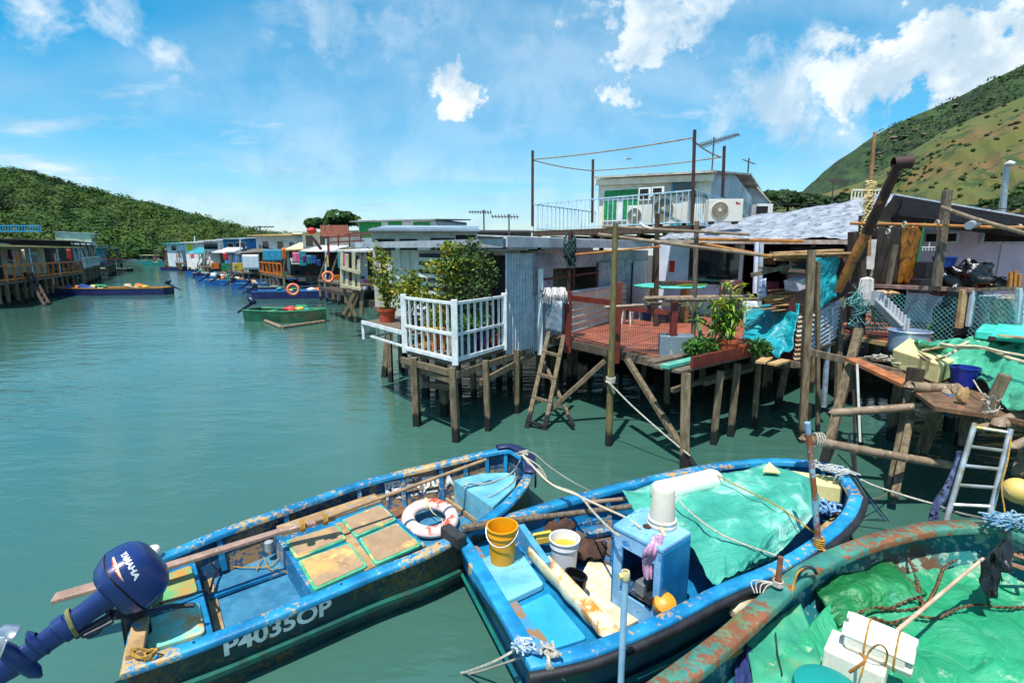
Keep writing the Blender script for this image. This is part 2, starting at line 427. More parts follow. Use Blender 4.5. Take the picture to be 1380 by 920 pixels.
# ---------------------------------------------------------------- water
def water_mat():
    m = bpy.data.materials.new('water'); m.use_nodes = True; nt = m.node_tree; N = nt.nodes; L = nt.links; N.clear()
    out = N.new('ShaderNodeOutputMaterial'); p = N.new('ShaderNodeBsdfPrincipled'); L.new(p.outputs[0], out.inputs[0])
    tc = N.new('ShaderNodeTexCoord'); mp = N.new('ShaderNodeMapping'); mp.inputs['Rotation'].default_value = (0, 0, R(25)); mp.inputs['Scale'].default_value = (.55, 1.5, 1)
    L.new(tc.outputs['Object'], mp.inputs[0])
    def nz(s, d, r, v):
        n = N.new('ShaderNodeTexNoise'); n.inputs['Scale'].default_value = s; n.inputs['Detail'].default_value = d; n.inputs['Roughness'].default_value = r
        L.new(v, n.inputs['Vector']); return n.outputs[0]
    big = nz(.12, 3, .5, tc.outputs['Object'])
    c = N.new('ShaderNodeMix'); c.data_type = 'RGBA'; r = N.new('ShaderNodeMapRange'); r.inputs[1].default_value = .35; r.inputs[2].default_value = .65
    L.new(big, r.inputs[0]); L.new(r.outputs[0], c.inputs[0])
    c.inputs[6].default_value = (.036, .104, .080, 1); c.inputs[7].default_value = (.046, .124, .098, 1)
    L.new(c.outputs[2], p.inputs['Base Color'])
    p.inputs['Roughness'].default_value = .035; p.inputs['IOR'].default_value = 1.62; p.inputs['Specular IOR Level'].default_value = .5
    a = nz(1.4, 4, .5, mp.outputs[0]); b = nz(6.5, 4, .55, mp.outputs[0]); q = nz(.35, 2, .5, mp.outputs[0])
    # wind-ruffled patches: ripples stronger in some places than in others
    s1 = N.new('ShaderNodeMath'); s1.operation = 'MULTIPLY_ADD'; L.new(b, s1.inputs[0]); s1.inputs[1].default_value = .16; L.new(a, s1.inputs[2])
    pr = N.new('ShaderNodeMapRange'); pr.inputs[1].default_value = .3; pr.inputs[2].default_value = .7; pr.inputs[3].default_value = .35; pr.inputs[4].default_value = 1.0; L.new(q, pr.inputs[0])
    bp = N.new('ShaderNodeBump'); bp.inputs['Distance'].default_value = .075; L.new(s1.outputs[0], bp.inputs['Height']); 
    ml = N.new('ShaderNodeMath'); ml.operation = 'MULTIPLY'; L.new(pr.outputs[0], ml.inputs[0]); ml.inputs[1].default_value = .75; L.new(ml.outputs[0], bp.inputs['Strength'])
    L.new(bp.outputs[0], p.inputs['Normal'])
    return m
wmb = MB().grid(24, 24, lambda u, v: (-2500+5000*u, -400+5000*v, 0))
struct('water', wmb, water_mat())

# ---------------------------------------------------------------- hills
def hill_mat(name, a, b, c, sc):
    return mat(name, a, b, sc, c, .56, sc*2.2, rough=.95, bump=.9, bscale=sc*6, soft=.06, c4=None)
far_green = hill_mat('forest_floor', S(40,66,30), S(58,84,36), S(30,50,26), .03)
leafA = mat('forest_leaf', S(52,90,34), S(28,60,24), .05, S(88,114,44), .53, .12, rough=.85, bump=0, soft=.08, c4=S(80,98,36), trans=.3)
leafB = mat('hill_shrub_leaf', S(46,78,28), S(30,56,22), .08, S(80,98,36), .56, .1, rough=.8, bump=0, soft=.08, trans=.3)
def ridge_hill(name, ridge, foot, back, m, nx=90, ny=40, amp=2.0, seed=0, expo=.8, nsc=.03):
    Rg = catmull(ridge, 10); Ft = catmull(foot, 10)
    def at(l, u):
        k = u*(len(l)-1); i = min(int(k), len(l)-2); return l[i].lerp(l[i+1], k-i)
    def fn(u, v):
        r = at(Rg, u); f = at(Ft, u)
        if v <= .75:
            t = v/.75; p = f.lerp(r, t); z = f.z+(r.z-f.z)*(t**expo)
        else:
            t = (v-.75)/.25; d = (r-f); d.z = 0; p = r+d.normalized()*back*t; z = r.z*(1-t)**1.3
        q = Vector((p.x*nsc, p.y*nsc, seed)); k = min(1, 4*min(v, 1-v)+.0)
        w = min(1, abs(v-.75)*5)*.8+.2
        z += (mnoise.fractal(q, .8, 2.1, 6)*amp*k*w)
        # gullies running down the slope
        z -= abs(mnoise.noise(Vector((u*16+mnoise.noise(q)*.8, v*1.2, seed+5))))*amp*1.1*k*w
        return Vector((p.x, p.y, z))
    mb = MB().grid(nx, ny, fn)
    struct(name, mb, m, smooth=80)
    return fn
def at_s(px, py, Y): return D(px, py, Y)
# wooded hill beyond the channel
ridgeL = [D(-420,228,250), D(-200,224,245), D(0,236,250), D(60,247,255), D(130,266,262), D(200,284,275), D(260,297,290), D(330,313,310), D(420,326,340), D(520,334,380)]
footL = [Vector((-190,110,.3)), Vector((-165,125,.3)), W(-60,353,.3), W(60,353,.3), W(110,352,.3), W(160,351,.3), W(215,350,.3), W(270,349.5,.3), W(350,349,.3), W(430,348,.3)]
fnL = ridge_hill('wooded_hill', ridgeL, footL, 120, far_green, amp=4, seed=1, expo=.8)
def crown_cards(mb, c, rx, rz, n, size, rg):
    for _ in range(n):
        a = rg.uniform(0, 2*math.pi); zf = rg.uniform(-.25, 1); rr = math.sqrt(max(0, 1-zf*zf))*rg.uniform(.75, 1.05)
        d = Vector((rr*math.cos(a), rr*math.sin(a), zf)); p = c+Vector((d.x*rx, d.y*rx, d.z*rz))
        nrm = (d+Vector((rg.uniform(-.6, .6), rg.uniform(-.6, .6), rg.uniform(-.2, .8)))).normalized()
        t = nrm.cross(Vector((rg.uniform(-1, 1), rg.uniform(-1, 1), rg.uniform(-1, 1)))).normalized(); b = nrm.cross(t)
        s = size*rg.uniform(.6, 1.35)
        mb.add([p-t*s, p-b*s*.7, p+t*s, p+b*s*.7], [(0, 1, 2, 3)])
rg = random.Random(3)
fo = MB()
for i in range(4300):
    u = rg.random(); v = rg.random()**.8*.80
    if rg.random() < .05: v = .745
    p = fnL(u, v)
    if p.x/p.y < -1.25 or p.x/p.y > -.25: continue
    r = rg.uniform(1.6, 3.6) if v < .7 else rg.uniform(1.8, 4.0)
    fo.blob(p+Z*r*.35, (r*.7, r*.7, r*.5), 5, .25, i)
    crown_cards(fo, p+Z*r*.5, r*rg.uniform(.8,1.2), r*rg.uniform(.6,1.0), 52, r*.17, rg)
thing('forest', 'dense green woodland covering the low hill at the far end of the channel', 'forest', fo, leafA, kind='stuff')
# two ridges of the mountain on the right
mt_dark = mat('mountain_scrub', S(36,60,28), S(50,74,34), .018, S(26,44,24), .52, .09, rough=.95, bump=1, bscale=.5, soft=.05, c4=S(84,90,52))
mt_grass = mat('mountain_grass', S(78,88,32), S(106,84,42), .02, S(46,70,26), .55, .075, rough=.95, bump=1, bscale=.6, soft=.05, c4=S(66,86,30))
ridgeF = [D(1010,285,560), D(1060,272,550), D(1095,246,540), D(1130,216,530), D(1200,171,520), D(1290,131,500), D(1380,87,480), D(1500,30,470), D(1700,-20,460)]
footF = [Vector((200,330,2)), Vector((215,330,2)), Vector((240,330,2)), Vector((260,330,2)), Vector((300,330,2)), Vector((340,320,2)), Vector((370,300,2)), Vector((420,280,2)), Vector((480,250,2))]
fnF = ridge_hill('far_mountain_ridge', ridgeF, footF, 250, mt_dark, 130, 60, amp=9, seed=3, expo=1.0, nsc=.012)
ridgeN = [D(1040,283,330), D(1080,274,330), D(1110,262,325), D(1160,246,320), D(1210,218,315), D(1270,178,305), D(1330,150,300), D(1400,122,290), D(1520,70,280), D(1700,30,270)]
footN = [Vector((75,110,1)), Vector((80,110,1)), Vector((84,108,1)), Vector((90,105,1)), Vector((98,100,1)), Vector((105,96,1)), Vector((112,92,1)), Vector((120,86,1)), Vector((135,80,1)), Vector((160,70,1))]
fnN = ridge_hill('grassy_mountain_slope', ridgeN, footN, 150, mt_grass, 160, 80, amp=5, seed=8, expo=1.15, nsc=.02)
sc_ = MB()
for i in range(3600):
    u = rg.random(); v = rg.random()*.74; p = fnN(u, v)
    n0 = mnoise.noise(Vector((p.x*.02, p.y*.02, 4)))
    low = v < .26
    if not low and n0 < .12: 
        if rg.random() > .10: continue
    if p.x/p.y < .4 or p.x/p.y > 1.25: continue
    r = rg.uniform(1.2, 2.6) if low else rg.uniform(.4, 1.5)
    sc_.blob(p+Z*r*.3, (r*.8, r*.8, r*.5), 6, .2, i)
    crown_cards(sc_, p+Z*r*.3, r, r*.7, 16, r*.34, rg)
for i in range(2600):
    u = rg.random()*.75; v = rg.uniform(.15, .76); p = fnF(u, v)
    if mnoise.noise(Vector((p.x*.012, p.y*.012, 9))) < -.05: continue
    r = rg.uniform(1.5, 4.5); crown_cards(sc_, p+Z*r*.1, r*1.3, r*.4, 10, r*.3, rg)
thing('hillside_scrub', 'bushes and low scrub scattered over the mountain on the right', 'scrub', sc_, leafB, kind='stuff')
rk = MB()
for (px, py, Y) in ((1207,191,0),(1222,197,0),(1200,187,0),(1186,210,0),(1320,158,1),(1298,143,0),(1230,185,0),(1202,177,0),(1216,202,0),(1182,226,0),(1240,178,0)):
    for q in range(2):
        d = D(px+rg.uniform(-5,5), py+rg.uniform(-2,2), 100)-Vector((0,0,CAM_H)); d = d/d.y
        # walk out along the sight line until it meets the slope surface
        best = None
        for a in range(40):
            u = a/39
            for b in range(25):
                p = (fnF)(u, .3+.45*b/24); e = abs(p.x/p.y-d.x)+abs((p.z-CAM_H)/p.y-d.z)
                if best is None or e < best[0]: best = (e, p)
        rk.blob(best[1]+Vector((rg.uniform(-3,3),rg.uniform(-3,3),.3)), (rg.uniform(1.5,5), 2.5, rg.uniform(.6,1.4)), 8, .3, q+px)
struct('rock_outcrops', rk, mat('pale_rock', S(120,108,92), S(90,84,70), .3, rough=.9))
# ================================================================ the near stilt houses
DK = 1.46
def post(mb, p, top, w=.12, r=0.0, lean=(0, 0)):
    p = Vector(p); mb.beam((p.x, p.y, -.6), (p.x+lean[0], p.y+lean[1], top), w, w*.9, up=Vector((.3, 1, 0)))
def stilts(parent, spots, top, w=.12, name='stilt'):
    for i, q in enumerate(spots):
        lean = q[3] if len(q) > 3 else (rnd.uniform(-.06, .06), rnd.uniform(-.06, .06))
        t = q[2] if len(q) > 2 and q[2] else top
        mb = MB(); post(mb, Vector((q[0], q[1], 0)), t, w*rnd.uniform(.8, 1.2), lean=lean); part(name, mb, stilt, parent, bevel=.008)
def wpost(px, py, top=None, lean=None):
    p = W(px, py, 0); return (p.x, p.y, top, lean) if lean else (p.x, p.y, top)
siding = mat('cream_siding', S(200,202,190), S(180,182,170), 2, S(120,112,96), .64, 5, rough=.7, bump=.15)
roofm = mat('felt_roof', S(206,206,204), S(180,180,180), 2, S(120,116,112), .6, 4, rough=.8, bump=.3)
fasc = mat('grey_fascia', S(180,186,192), S(150,156,164), 2, S(90,84,80), .62, 5, rough=.6, bump=.2)
lav = mat('lavender_wall', S(220,224,240), S(206,210,230), 1.2, S(150,148,160), .7, 4, rough=.6, bump=.08)
# ---- low house with the balcony
A0 = Vector((-.13, 10.3, 0)); A1 = Vector((4.3, 16.4, 0)); Bl = Vector((-3.7, 15.3, 0))
H = root('stilt_house', 'low grey tin-sided house on stilts with a white corner balcony', 'house', (1.2, 13.5, 0))
def wall_seg(mb, p, q, z0, z1, t=.06):
    p = Vector(p); q = Vector(q); mb.beam(Vector((p.x, p.y, (z0+z1)/2)), Vector((q.x, q.y, (z0+z1)/2)), t, z1-z0)
mb = MB(); c0 = Vector((.15, 11.0, 0)); c1 = Vector((-3.6, 15.6, 0))
wall_seg(mb, c0, c1, DK, 3.42); wall_seg(mb, c1, c1+Vector((4, 4.5, 0)), DK, 3.42)
wall_seg(mb, c1+Vector((4, 4.5, 0)), A1+Vector((.6, 2.5, 0)), DK, 3.42)
part('wall', mb, siding, H)
# vertical battens and dark doorway on the balcony side
dirA = (c1-c0).normalized(); nA = Vector((-dirA.y, dirA.x, 0)); nA = nA if nA.y < 0 else -nA
def onA(t, z, d=.0): p = c0+dirA*t+nA*d; return Vector((p.x, p.y, z))
mb = MB()
for t in (4.2, 4.75, 5.3): mb.beam(onA(t, DK, .045), onA(t, 3.4, .045), .05, .03)
part('batten', mb, siding, H)
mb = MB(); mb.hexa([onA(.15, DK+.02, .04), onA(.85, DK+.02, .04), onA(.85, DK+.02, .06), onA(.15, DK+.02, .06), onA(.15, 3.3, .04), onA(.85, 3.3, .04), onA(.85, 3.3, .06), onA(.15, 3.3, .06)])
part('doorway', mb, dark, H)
mb = MB()
for t in (.1, .9): mb.beam(onA(t, DK, .08), onA(t, 3.35, .08), .09, .08)
part('door_frame', mb, mat('varnished_frame', S(120,78,40), S(96,60,30), 5, rough=.6), H)
# striped awning: navy slats on white
blind_w = mat('white_blind_canvas', S(206,210,200), rough=.8); blind_b = mat('navy_blind_stripe', S(26,34,56), rough=.8)
mb1 = MB(); mb2 = MB()
for k in range(15):
    z = 3.33-k*.105; d = .13+k*.012
    (mb1 if k % 2 else mb2).hexa([onA(1.0, z-.10, d+.012), onA(4.0, z-.10, d+.012), onA(4.0, z-.10, d+.03), onA(1.0, z-.10, d+.03), onA(1.0, z, d), onA(4.0, z, d), onA(4.0, z, d+.018), onA(1.0, z, d+.018)])
part('striped_blind', mb1, blind_w, H); 
bl = part('blind_stripes', mb2, blind_b, H)
# tin walls on the terrace side
uT = (A1-A0); LT = uT.length; uT = uT.normalized(); nT = Vector((uT.y, -uT.x, 0))
def onT(t, z, d=0.0): p = A0+uT*t+nT*d; return Vector((p.x, p.y, z))
mb = MB(); mb.corr(onT(0, 1.15), uT*1.05, Z*2.2, nT, .10, .034)
part('corrugated_wall', mb, galv, H, 'pale corrugated sheet hanging below the floor')
mb = MB(); mb.corr(onT(1.06, 1.22, .03), uT*.80, Z*1.25, nT, .10, .034)
part('corrugated_wall', mb, galv, H, 'pale corrugated sheet hanging below the floor')
mb = MB(); wall_seg(mb, onT(.95, 0, .03), onT(1.75, 0, .03), 2.45, 3.3, .02); part('flat_sheet', mb, galvd, H)
mb = MB(); mb.corr(onT(1.0, 1.2, -.02), uT*3.6, Z*1.25, nT, .10, .03); part('corrugated_wall', mb, galv, H)
mb = MB(); wall_seg(mb, onT(1.2, 0, -.02), onT(LT, 0, -.02), 3.0, 3.42, .03); part('lintel', mb, fasc, H)
mb = MB(); mb.corr(onT(4.6, 1.46, .02), uT*1.6, Z*1.7, nT, .11, .018); part('corrugated_wall', mb, galvd, H)
mb = MB(); wall_seg(mb, onT(4.0, 0, .05), onT(4.7, 0, .05), 1.9, 3.1, .03); part('flat_sheet', mb, galvd, H)
mb = MB(); wall_seg(mb, onT(6.3, 0, .05), onT(LT-.1, 0, .05), 1.46, 3.1, .03); part('flat_sheet', mb, galv, H)
# open window with the cream room behind it
inn = mat('cream_inner_wall', S(216,212,186), S(200,196,170), 3, rough=.8)
mb = MB(); wall_seg(mb, onT(1.2, 0, -1.3), onT(4.8, 0, -1.3), 1.5, 3.4, .03); wall_seg(mb, onT(1.2, 0, -.05), onT(1.2, 0, -1.3), 1.5, 3.4, .03); part('inner_wall', mb, inn, H)
mb = MB(); mb.box(onT(2.6, 2.85, -1.26), (.5, .05, .55), math.atan2(uT.y, uT.x)); part('picture', mb, mat('dark_picture', S(50,38,26), S(120,84,40), 9, rough=.4), H)
mb = MB()
for t in (2.75, 4.0): mb.beam(onT(t, 2.3, .02), onT(t, 3.1, .02), .05, .05)
mb.beam(onT(1.25, 2.78, .05), onT(4.0, 2.85, .05), .04, .04); part('window_bars', mb, redsteel, H)
# roof: thin fascia in two pieces and a pale felt top rising a little to the back
f0 = D(483, 335, 17.2); f1 = Vector((.02, 9.9, 3.45)); f0.z = 3.42
def slab(pts, t): return MB().prism(pts, t)
r0 = Vector((-5.1, 17.2, 3.64)); r1 = Vector((-.1, 9.95, 3.60)); r2 = Vector((3.9, 15.2, 3.60)); r3 = Vector((4.4, 18.5, 3.75)); r4 = Vector((-1.6, 21.5, 3.72))
part('roof', slab([r0+Vector((0,0,.02)), r4, r3, r2+Vector((0,0,.02)), r1+Vector((0,0,.02))], .05), roofm, H)
mb = MB()
def fbeam(mb, a, b, h, t=.05): mb.beam(a-Z*h/2, b-Z*h/2, t, h)
fbeam(mb, r0+Vector((-.06,-.04,.03)), r1+Vector((-.06,-.05,.03)), .17); part('fascia', mb, fasc, H)
mb = MB(); q1 = r1+Vector((.0,-.12,.06)); q2 = r2+Vector((.15,-.1,.06)); fbeam(mb, q1, q2, .19)
part('fascia', mb, fasc, H)
mb = MB(); mb.prism([r1+Vector((-.1,-.15,.075)), r2+Vector((.2,-.12,.075)), r2+Vector((-.5,.6,.12)), r1+Vector((-.6,.6,.12))], .02); part('roof_edge', mb, roofm, H)
# floor
B0 = Vector((-1.0, 8.85, DK)); BL = Vector((-2.12, 10.0, DK)); BR = Vector((-.13, 10.28, DK))
mb = MB(); mb.prism([B0, BR, Vector((.3, 11.2, DK)), Vector((4.5, 17, DK)), Vector((.5, 20, DK)), Vector((-3.9, 15.4, DK)), Vector((-3.3, 13.3, DK)), Vector((-2.3, 12.4, DK)), BL], .07)
part('floor', mb, woodg, H)
stilts(H, [wpost(563,573), wpost(616,595), wpost(659,580), wpost(697,556), wpost(527,515), wpost(600,560), wpost(574,535), wpost(640,540), wpost(688,522), wpost(672,520), wpost(655,515), wpost(620,530), wpost(725,522), wpost(745,520), wpost(514,508,None,(.25,.1)), wpost(541,500), (-.6,12.5), (-1.5,14), (-2.6,14.6), (1,14), (2.4,15.5), (.2,12.6), (-1.8,12.2), (1.6, 16.5), (-3.4,16)], DK-.08, .13)
mb = MB()
mb.beam(B0+Vector((.0,-.06,-.2)), BL+Vector((-.08,-.0,-.2)), .07, .12); mb.beam(B0+Vector((0,-.05,-.34)), BL+Vector((-.1,.2,-.34)), .08, .1)
mb.beam(B0+Vector((0,-.05,-.22)), BR+Vector((.6,.9,-.22)), .07, .13); mb.beam(B0+Vector((.4,.5,-.5)), BR+Vector((.6,.9,-.3)), .09, .12)
mb.beam(BL+Vector((-.2,1.6,-.3)), BL+Vector((.35,.2,-.75)), .1, .1); mb.beam(BL+Vector((.3,.2,-.75)), B0+Vector((-.1,.9,-.7)), .12, .12)
part('floor_beams', mb, stilt, H, bevel=.006)
# balcony rail
wp = white
def rail(parent, pts, z0, z1, nb, postw=.11, names=('rail_post', 'handrail', 'baluster'), ends=True, m=None, mid=True, rw=.055):
    m = m or white
    for p in pts:
        part(names[0], MB().beam((p.x, p.y, z0-.05), (p.x, p.y, z1+.07), postw), m, parent, bevel=.008)
    mbr = MB()
    for i in range(len(pts)-1):
        a, b = Vector(pts[i]), Vector(pts[i+1]); d = (b-a); d.z = 0; d.normalize(); a = a+d*postw/2; b = b-d*postw/2
        for z, w in ((z1, rw), ((z0+z1)/2-.03, rw), (z0+.04, rw*1.3)) if mid else ((z1, rw), (z0+.04, rw)):
            mbr.beam((a.x, a.y, z), (b.x, b.y, z), w, w)
    part(names[1], mbr, m, parent, bevel=.005)
    for i in range(len(pts)-1):
        a, b = Vector(pts[i]), Vector(pts[i+1])
        for k in range(1, nb[i]+1):
            p = a.lerp(b, k/(nb[i]+1)); part(names[2], MB().beam((p.x, p.y, z0+.04), (p.x, p.y, z1-.02), rw*.72, rw*.5, up=(b-a).normalized()), m, parent)
rail(H, [BL, B0, BR+Vector((-.03,-.03,0))], DK, 2.5, [7, 7])
# small plant shelf on the left
s0 = W(489,433,1.75); s1 = W(546,448,1.75); sb = Vector((.5, .85, 0))
mb = MB().prism([s1, s1+sb*.95, s0+sb*.95, s0], .05); part('plant_shelf', mb, woodg, H); part('shelf_edge', MB().beam(s0-Z*.01-sb*.03, s1-Z*.01-sb*.03, .04, .08), white, H)
mb = MB()
for p in (s0, s1): mb.beam(p-Z*.03, p-Z*.42, .06)
mb.beam(s0-Z*.40, s0-Z*.40+sb*.9, .05); mb.beam(s0.lerp(s1,.2)-Z*.3, s1-Z*.3, .04); part('shelf_bracket', mb, white, H)
mb = MB(); a, b = s0.lerp(s1,.15)+sb*.3, s1+sb*.3
mb.beam(a-Z*.15, b-Z*.15, .05); mb.beam(a-Z*.40, b-Z*.40, .05)
for k in range(6): q = a.lerp(b, k/5); mb.beam(q-Z*.15, q-Z*.4, .03)
thing('wooden_ladder', 'small pale teal ladder lying on its side under the plant shelf', 'ladder', mb, mat('pale_teal_paint', S(120,176,180), S(150,196,196), 6, rough=.6))
# white post and mops
pW = D(727.5, 474, 11.05)
mb = MB().beam((pW.x, 11.05, 1.15), (pW.x, 11.05, 3.02), .11); thing('white_post', 'tall white square post at the left end of the red terrace, holding the mop line', 'post', mb, white, bevel=.008)

# ---- terrace with red tiles
T = root('terrace', 'raised wooden terrace floored with red tiles, fenced by dark red steel posts', 'terrace', (3.5, 12.5, 0))
F1 = Vector((.74, 12.0, DK)); F2 = Vector((2.80, 9.12, DK)); F3 = Vector((5.6, 10.75, DK)); F4 = Vector((8.3, 13.2, DK)); F5 = Vector((4.45, 16.5, DK))
def tile_mat(name, c1, c2, rot, sz, mortar):
    m = bpy.data.materials.new(name); m.use_nodes = True; nt = m.node_tree; N = nt.nodes; L = nt.links; p = N['Principled BSDF']
    tc = N.new('ShaderNodeTexCoord'); mp = N.new('ShaderNodeMapping'); mp.inputs['Rotation'].default_value = (0, 0, rot); L.new(tc.outputs['Object'], mp.inputs[0])
    br = N.new('ShaderNodeTexBrick'); br.offset = 0.0; br.inputs['Scale'].default_value = 1.0; br.inputs['Brick Width'].default_value = sz; br.inputs['Row Height'].default_value = sz
    br.inputs['Mortar Size'].default_value = .012; br.inputs['Color1'].default_value = c1; br.inputs['Color2'].default_value = c2; br.inputs['Mortar'].default_value = mortar
    L.new(mp.outputs[0], br.inputs[0])
    n = N.new('ShaderNodeTexNoise'); n.inputs['Scale'].default_value = 3; n.inputs['Detail'].default_value = 8; L.new(tc.outputs['Object'], n.inputs[0])
    mx = N.new('ShaderNodeMix'); mx.data_type = 'RGBA'; mx.blend_type = 'MULTIPLY'; mx.inputs[0].default_value = .6; L.new(br.outputs[0], mx.inputs[6]); 
    cr = N.new('ShaderNodeMapRange'); cr.inputs[1].default_value = .3; cr.inputs[2].default_value = .7; cr.inputs[3].default_value = .55; cr.inputs[4].default_value = 1.15; L.new(n.outputs[0], cr.inputs[0])
    L.new(cr.outputs[0], mx.inputs[7]); L.new(mx.outputs[2], p.inputs['Base Color']); p.inputs['Roughness'].default_value = .38
    bp = N.new('ShaderNodeBump'); bp.inputs['Strength'].default_value = .3; bp.inputs['Distance'].default_value = .01; L.new(br.outputs[1], bp.inputs['Height']); bp.invert = True; L.new(bp.outputs[0], p.inputs['Normal'])
    return m
tile = tile_mat('red_floor_tiles', S(172,102,78), S(154,86,66), R(36), .42, S(96,50,36))
part('tiled_floor', MB().prism([F1+Z*.03, F2+Z*.03, F3+Z*.03, F4+Z*.03, F5+Z*.03], .03), tile, T)
mb = MB().prism([F1+Vector((-.04,-.05,-.003)), F2+Vector((0,-.07,-.003)), F3+Vector((.05,-.03,-.003)), F4, F5], .06); 
mb.beam(F1+Vector((-.05,-.08,-.09)), F2+Vector((-.02,-.1,-.09)), .05, .16); part('deck_boards', mb, woodg, T, bevel=.005)
mb = MB()
for k in range(7):
    a = F1.lerp(F2, (k+.5)/7)-Z*.17; mb.beam(a, a+Vector((4.2, 3.4, 0)), .07, .12)
part('joist', mb, wooddk, T)
stilts(T, [wpost(924,632,1.5,(0,.25)), wpost(960,598,1.35), wpost(983,587,1.4), wpost(1016,577,1.4), wpost(1042,553,1.4,(.35,.2)), wpost(898,558,1.4), wpost(765,520), (2.2,11.6), (3.3,12.6), (4.6,12.0), (5.6,13), (3.2,14.6), (4.5,15.2), (6.3,12.2), (7,13.6), (5.2,14.6), (1.6,12.9), (2.5,13.4), (3.9,10.9), (5.9,11.6), (7.3,12.1)], DK-.06, .12)
def brace(mb, a, b, w=.1): mb.beam(a, b, w, w*.8)
mb = MB(); brace(mb, D(937,632,7.7), D(845,484,9.15)); part('brace', mb, stilt, T, bevel=.006)
mb = MB(); brace(mb, D(742,552,9.8), D(815,486,9.7)); part('brace', mb, stilt, T, bevel=.006)
mb = MB(); brace(mb, D(773,574,9.4), D(732,486,10.6), .07); part('brace', mb, stilt, T, bevel=.006)
mb = MB(); brace(mb, D(906,526,8.8), D(1020,490,9.9), .1); brace(mb, D(948,517,8.95), D(1018,495,9.6), .09); part('brace', mb, stilt, T, bevel=.006)
# plank shelf jutting out at the corner with boards
mb = MB()
for (a, b, w, z) in (((876,488),(1000,462),.2,1.53), ((886,495),(1012,468),.2,1.53), ((908,500),(1040,470),.22,1.53)):
    mb.beam(W(*a, z), W(*b, z), w, .05)
part('plank', mb, woodg, T, bevel=.005)
mb = MB(); mb.beam(W(895,494,1.6), W(936,484,1.6), .16, .06); part('plank', mb, mat('teal_board', S(60,160,140), S(90,176,156), 6, S(170,160,130), .6, 8, rough=.7), T, 'teal painted board end', bevel=.005)
mb = MB(); mb.beam(W(932,489,1.64), W(1036,466,1.64), .05, .2); part('plank', mb, redsteel, T, 'dark red board on edge', bevel=.005)
mb = MB(); mb.beam(D(948,495,9.0), D(962,463,9.0), .05, .09); part('batten', mb, woodg, T, bevel=.004)
# red rail with wire netting
P1 = D(765,470,11.05); P2 = D(829.5,484,9.75); P3 = D(905,486,9.25); P1.z = P2.z = P3.z = DK
rp = []
for p, z0, z1, w in ((P1, 1.2, 2.55, .14), (P2, 1.25, 2.82, .13), (P3, 1.3, 2.5, .11)):
    part('rail_post', MB().beam((p.x, p.y, z0), (p.x, p.y, z1), w), redsteel, T, bevel=.006)
mb = MB(); mb.beam((P1.x+.05, P1.y, 2.4), (P2.x, P2.y, 2.42), .06, .11); mb.beam((P2.x, P2.y, 2.35), (P3.x, P3.y, 2.28), .06, .09); part('handrail', mb, redsteel, T, bevel=.004)
wire = mat('fine_wire', S(90,84,84), rough=.5, metal=.5, bump=0)
mb = MB()
for a, b, n in ((P1, P2, 30), (P2, P3, 26)):
    for k in range(n+1):
        p = a.lerp(b, k/n); mb.beam((p.x, p.y, DK), (p.x, p.y, 2.36), .004)
    for k in range(18): z = DK+.05*k+.02; mb.beam((a.x, a.y, z), (b.x, b.y, z), .004)
part('wire_netting', mb, wire, T)
# low white ribbed wall on the left of the terrace
mb = MB(); a = Vector((1.35, 11.75, 0)); b = Vector((3.35, 15.0, 0)); d = (b-a); n = Vector((d.y, -d.x, 0))
mb.corr((a.x, a.y, DK+.03), Z*.95, d, n, .17, .02); part('ribbed_wall', mb, mat('white_ribbed_sheet', S(214,212,196), S(196,194,178), 2, S(150,130,104), .66, 4, rough=.5), T)
mb = MB(); mb.beam((a.x, a.y, DK+1.0), (b.x, b.y, DK+1.0), .07, .05); part('capping_rail', mb, galv, T)

# ---- bamboo scaffold poles around the terrace (each one a thing)
def pole(name, label, a, b, r, m, group='poles and drying canes around the red terrace', cat='pole', n=8, sagz=0.0):
    pts = sag(a, b, sagz, 8) if sagz else [a, b]
    return thing(name, label, cat, MB().tube(pts, r, n), m, group, smooth=True)
pb = W(820,600,0); mb = MB().tube([(pb.x, pb.y, -.6), (pb.x, pb.y, 1.6), (pb.x-.01, pb.y, 3.85)], [.065,.06,.045], 8)
thing('timber_post', 'tall mossy round post standing in the water in front of the red terrace', 'post', mb, mat('mossy_post', S(130,112,70), S(92,84,50), 4, S(150,150,60), .6, 5, rough=.8, bump=.5, stretch=(3,3,.6), wet=True), smooth=True)
p = D(934,470,9.6); thing('timber_post', 'thin grey bamboo post rising behind the potted plants at the terrace corner', 'post', MB().tube([(p.x,9.6,DK),(D(939,298,9.6).x,9.6,D(939,298,9.6).z)], .045, 8), woodg, smooth=True)
thing('timber_post', 'brown squared post beside the lavender door, cut off above the roof edge', 'post', MB().beam((D(886,395,13).x,13,DK), D(886,288,13), .10), wooddk)
p = D(768,395,11.0); mb = MB().tube([(P1.x, P1.y, 2.56), D(769,312,11.05)], [.045, .05], 8)
thing('timber_post', 'dark iron post carrying a coil of green net, standing on the red rail', 'post', mb, rust, smooth=True)
mb = MB()
for k in range(7): c = D(768,320+k*1.5,11.0); mb.tube([c+Vector((math.cos(a)*.12, math.sin(a)*.12, -.12+.2*math.sin(a+k)-.03*k)) for a in [i*math.pi/6 for i in range(13)]], .022, 5, False)
thing('net_coil', 'dark green coil of net hung over the iron post', 'net', mb, mat('dark_net', S(30,70,70), S(20,50,52), 20, rough=.9, bump=.5))
cg = 'drying canes tied above the red terrace'
pole('cane', 'long brown cane tied from the mossy post down to the right rack', D(806,316,8.7), D(1027,344,8.9), .030, bamboo, cg)
pole('cane', 'brown cane running flat along the roof edge behind the mossy post', D(812,305,9.5), D(1010,316,9.5), .026, bamboo, cg)
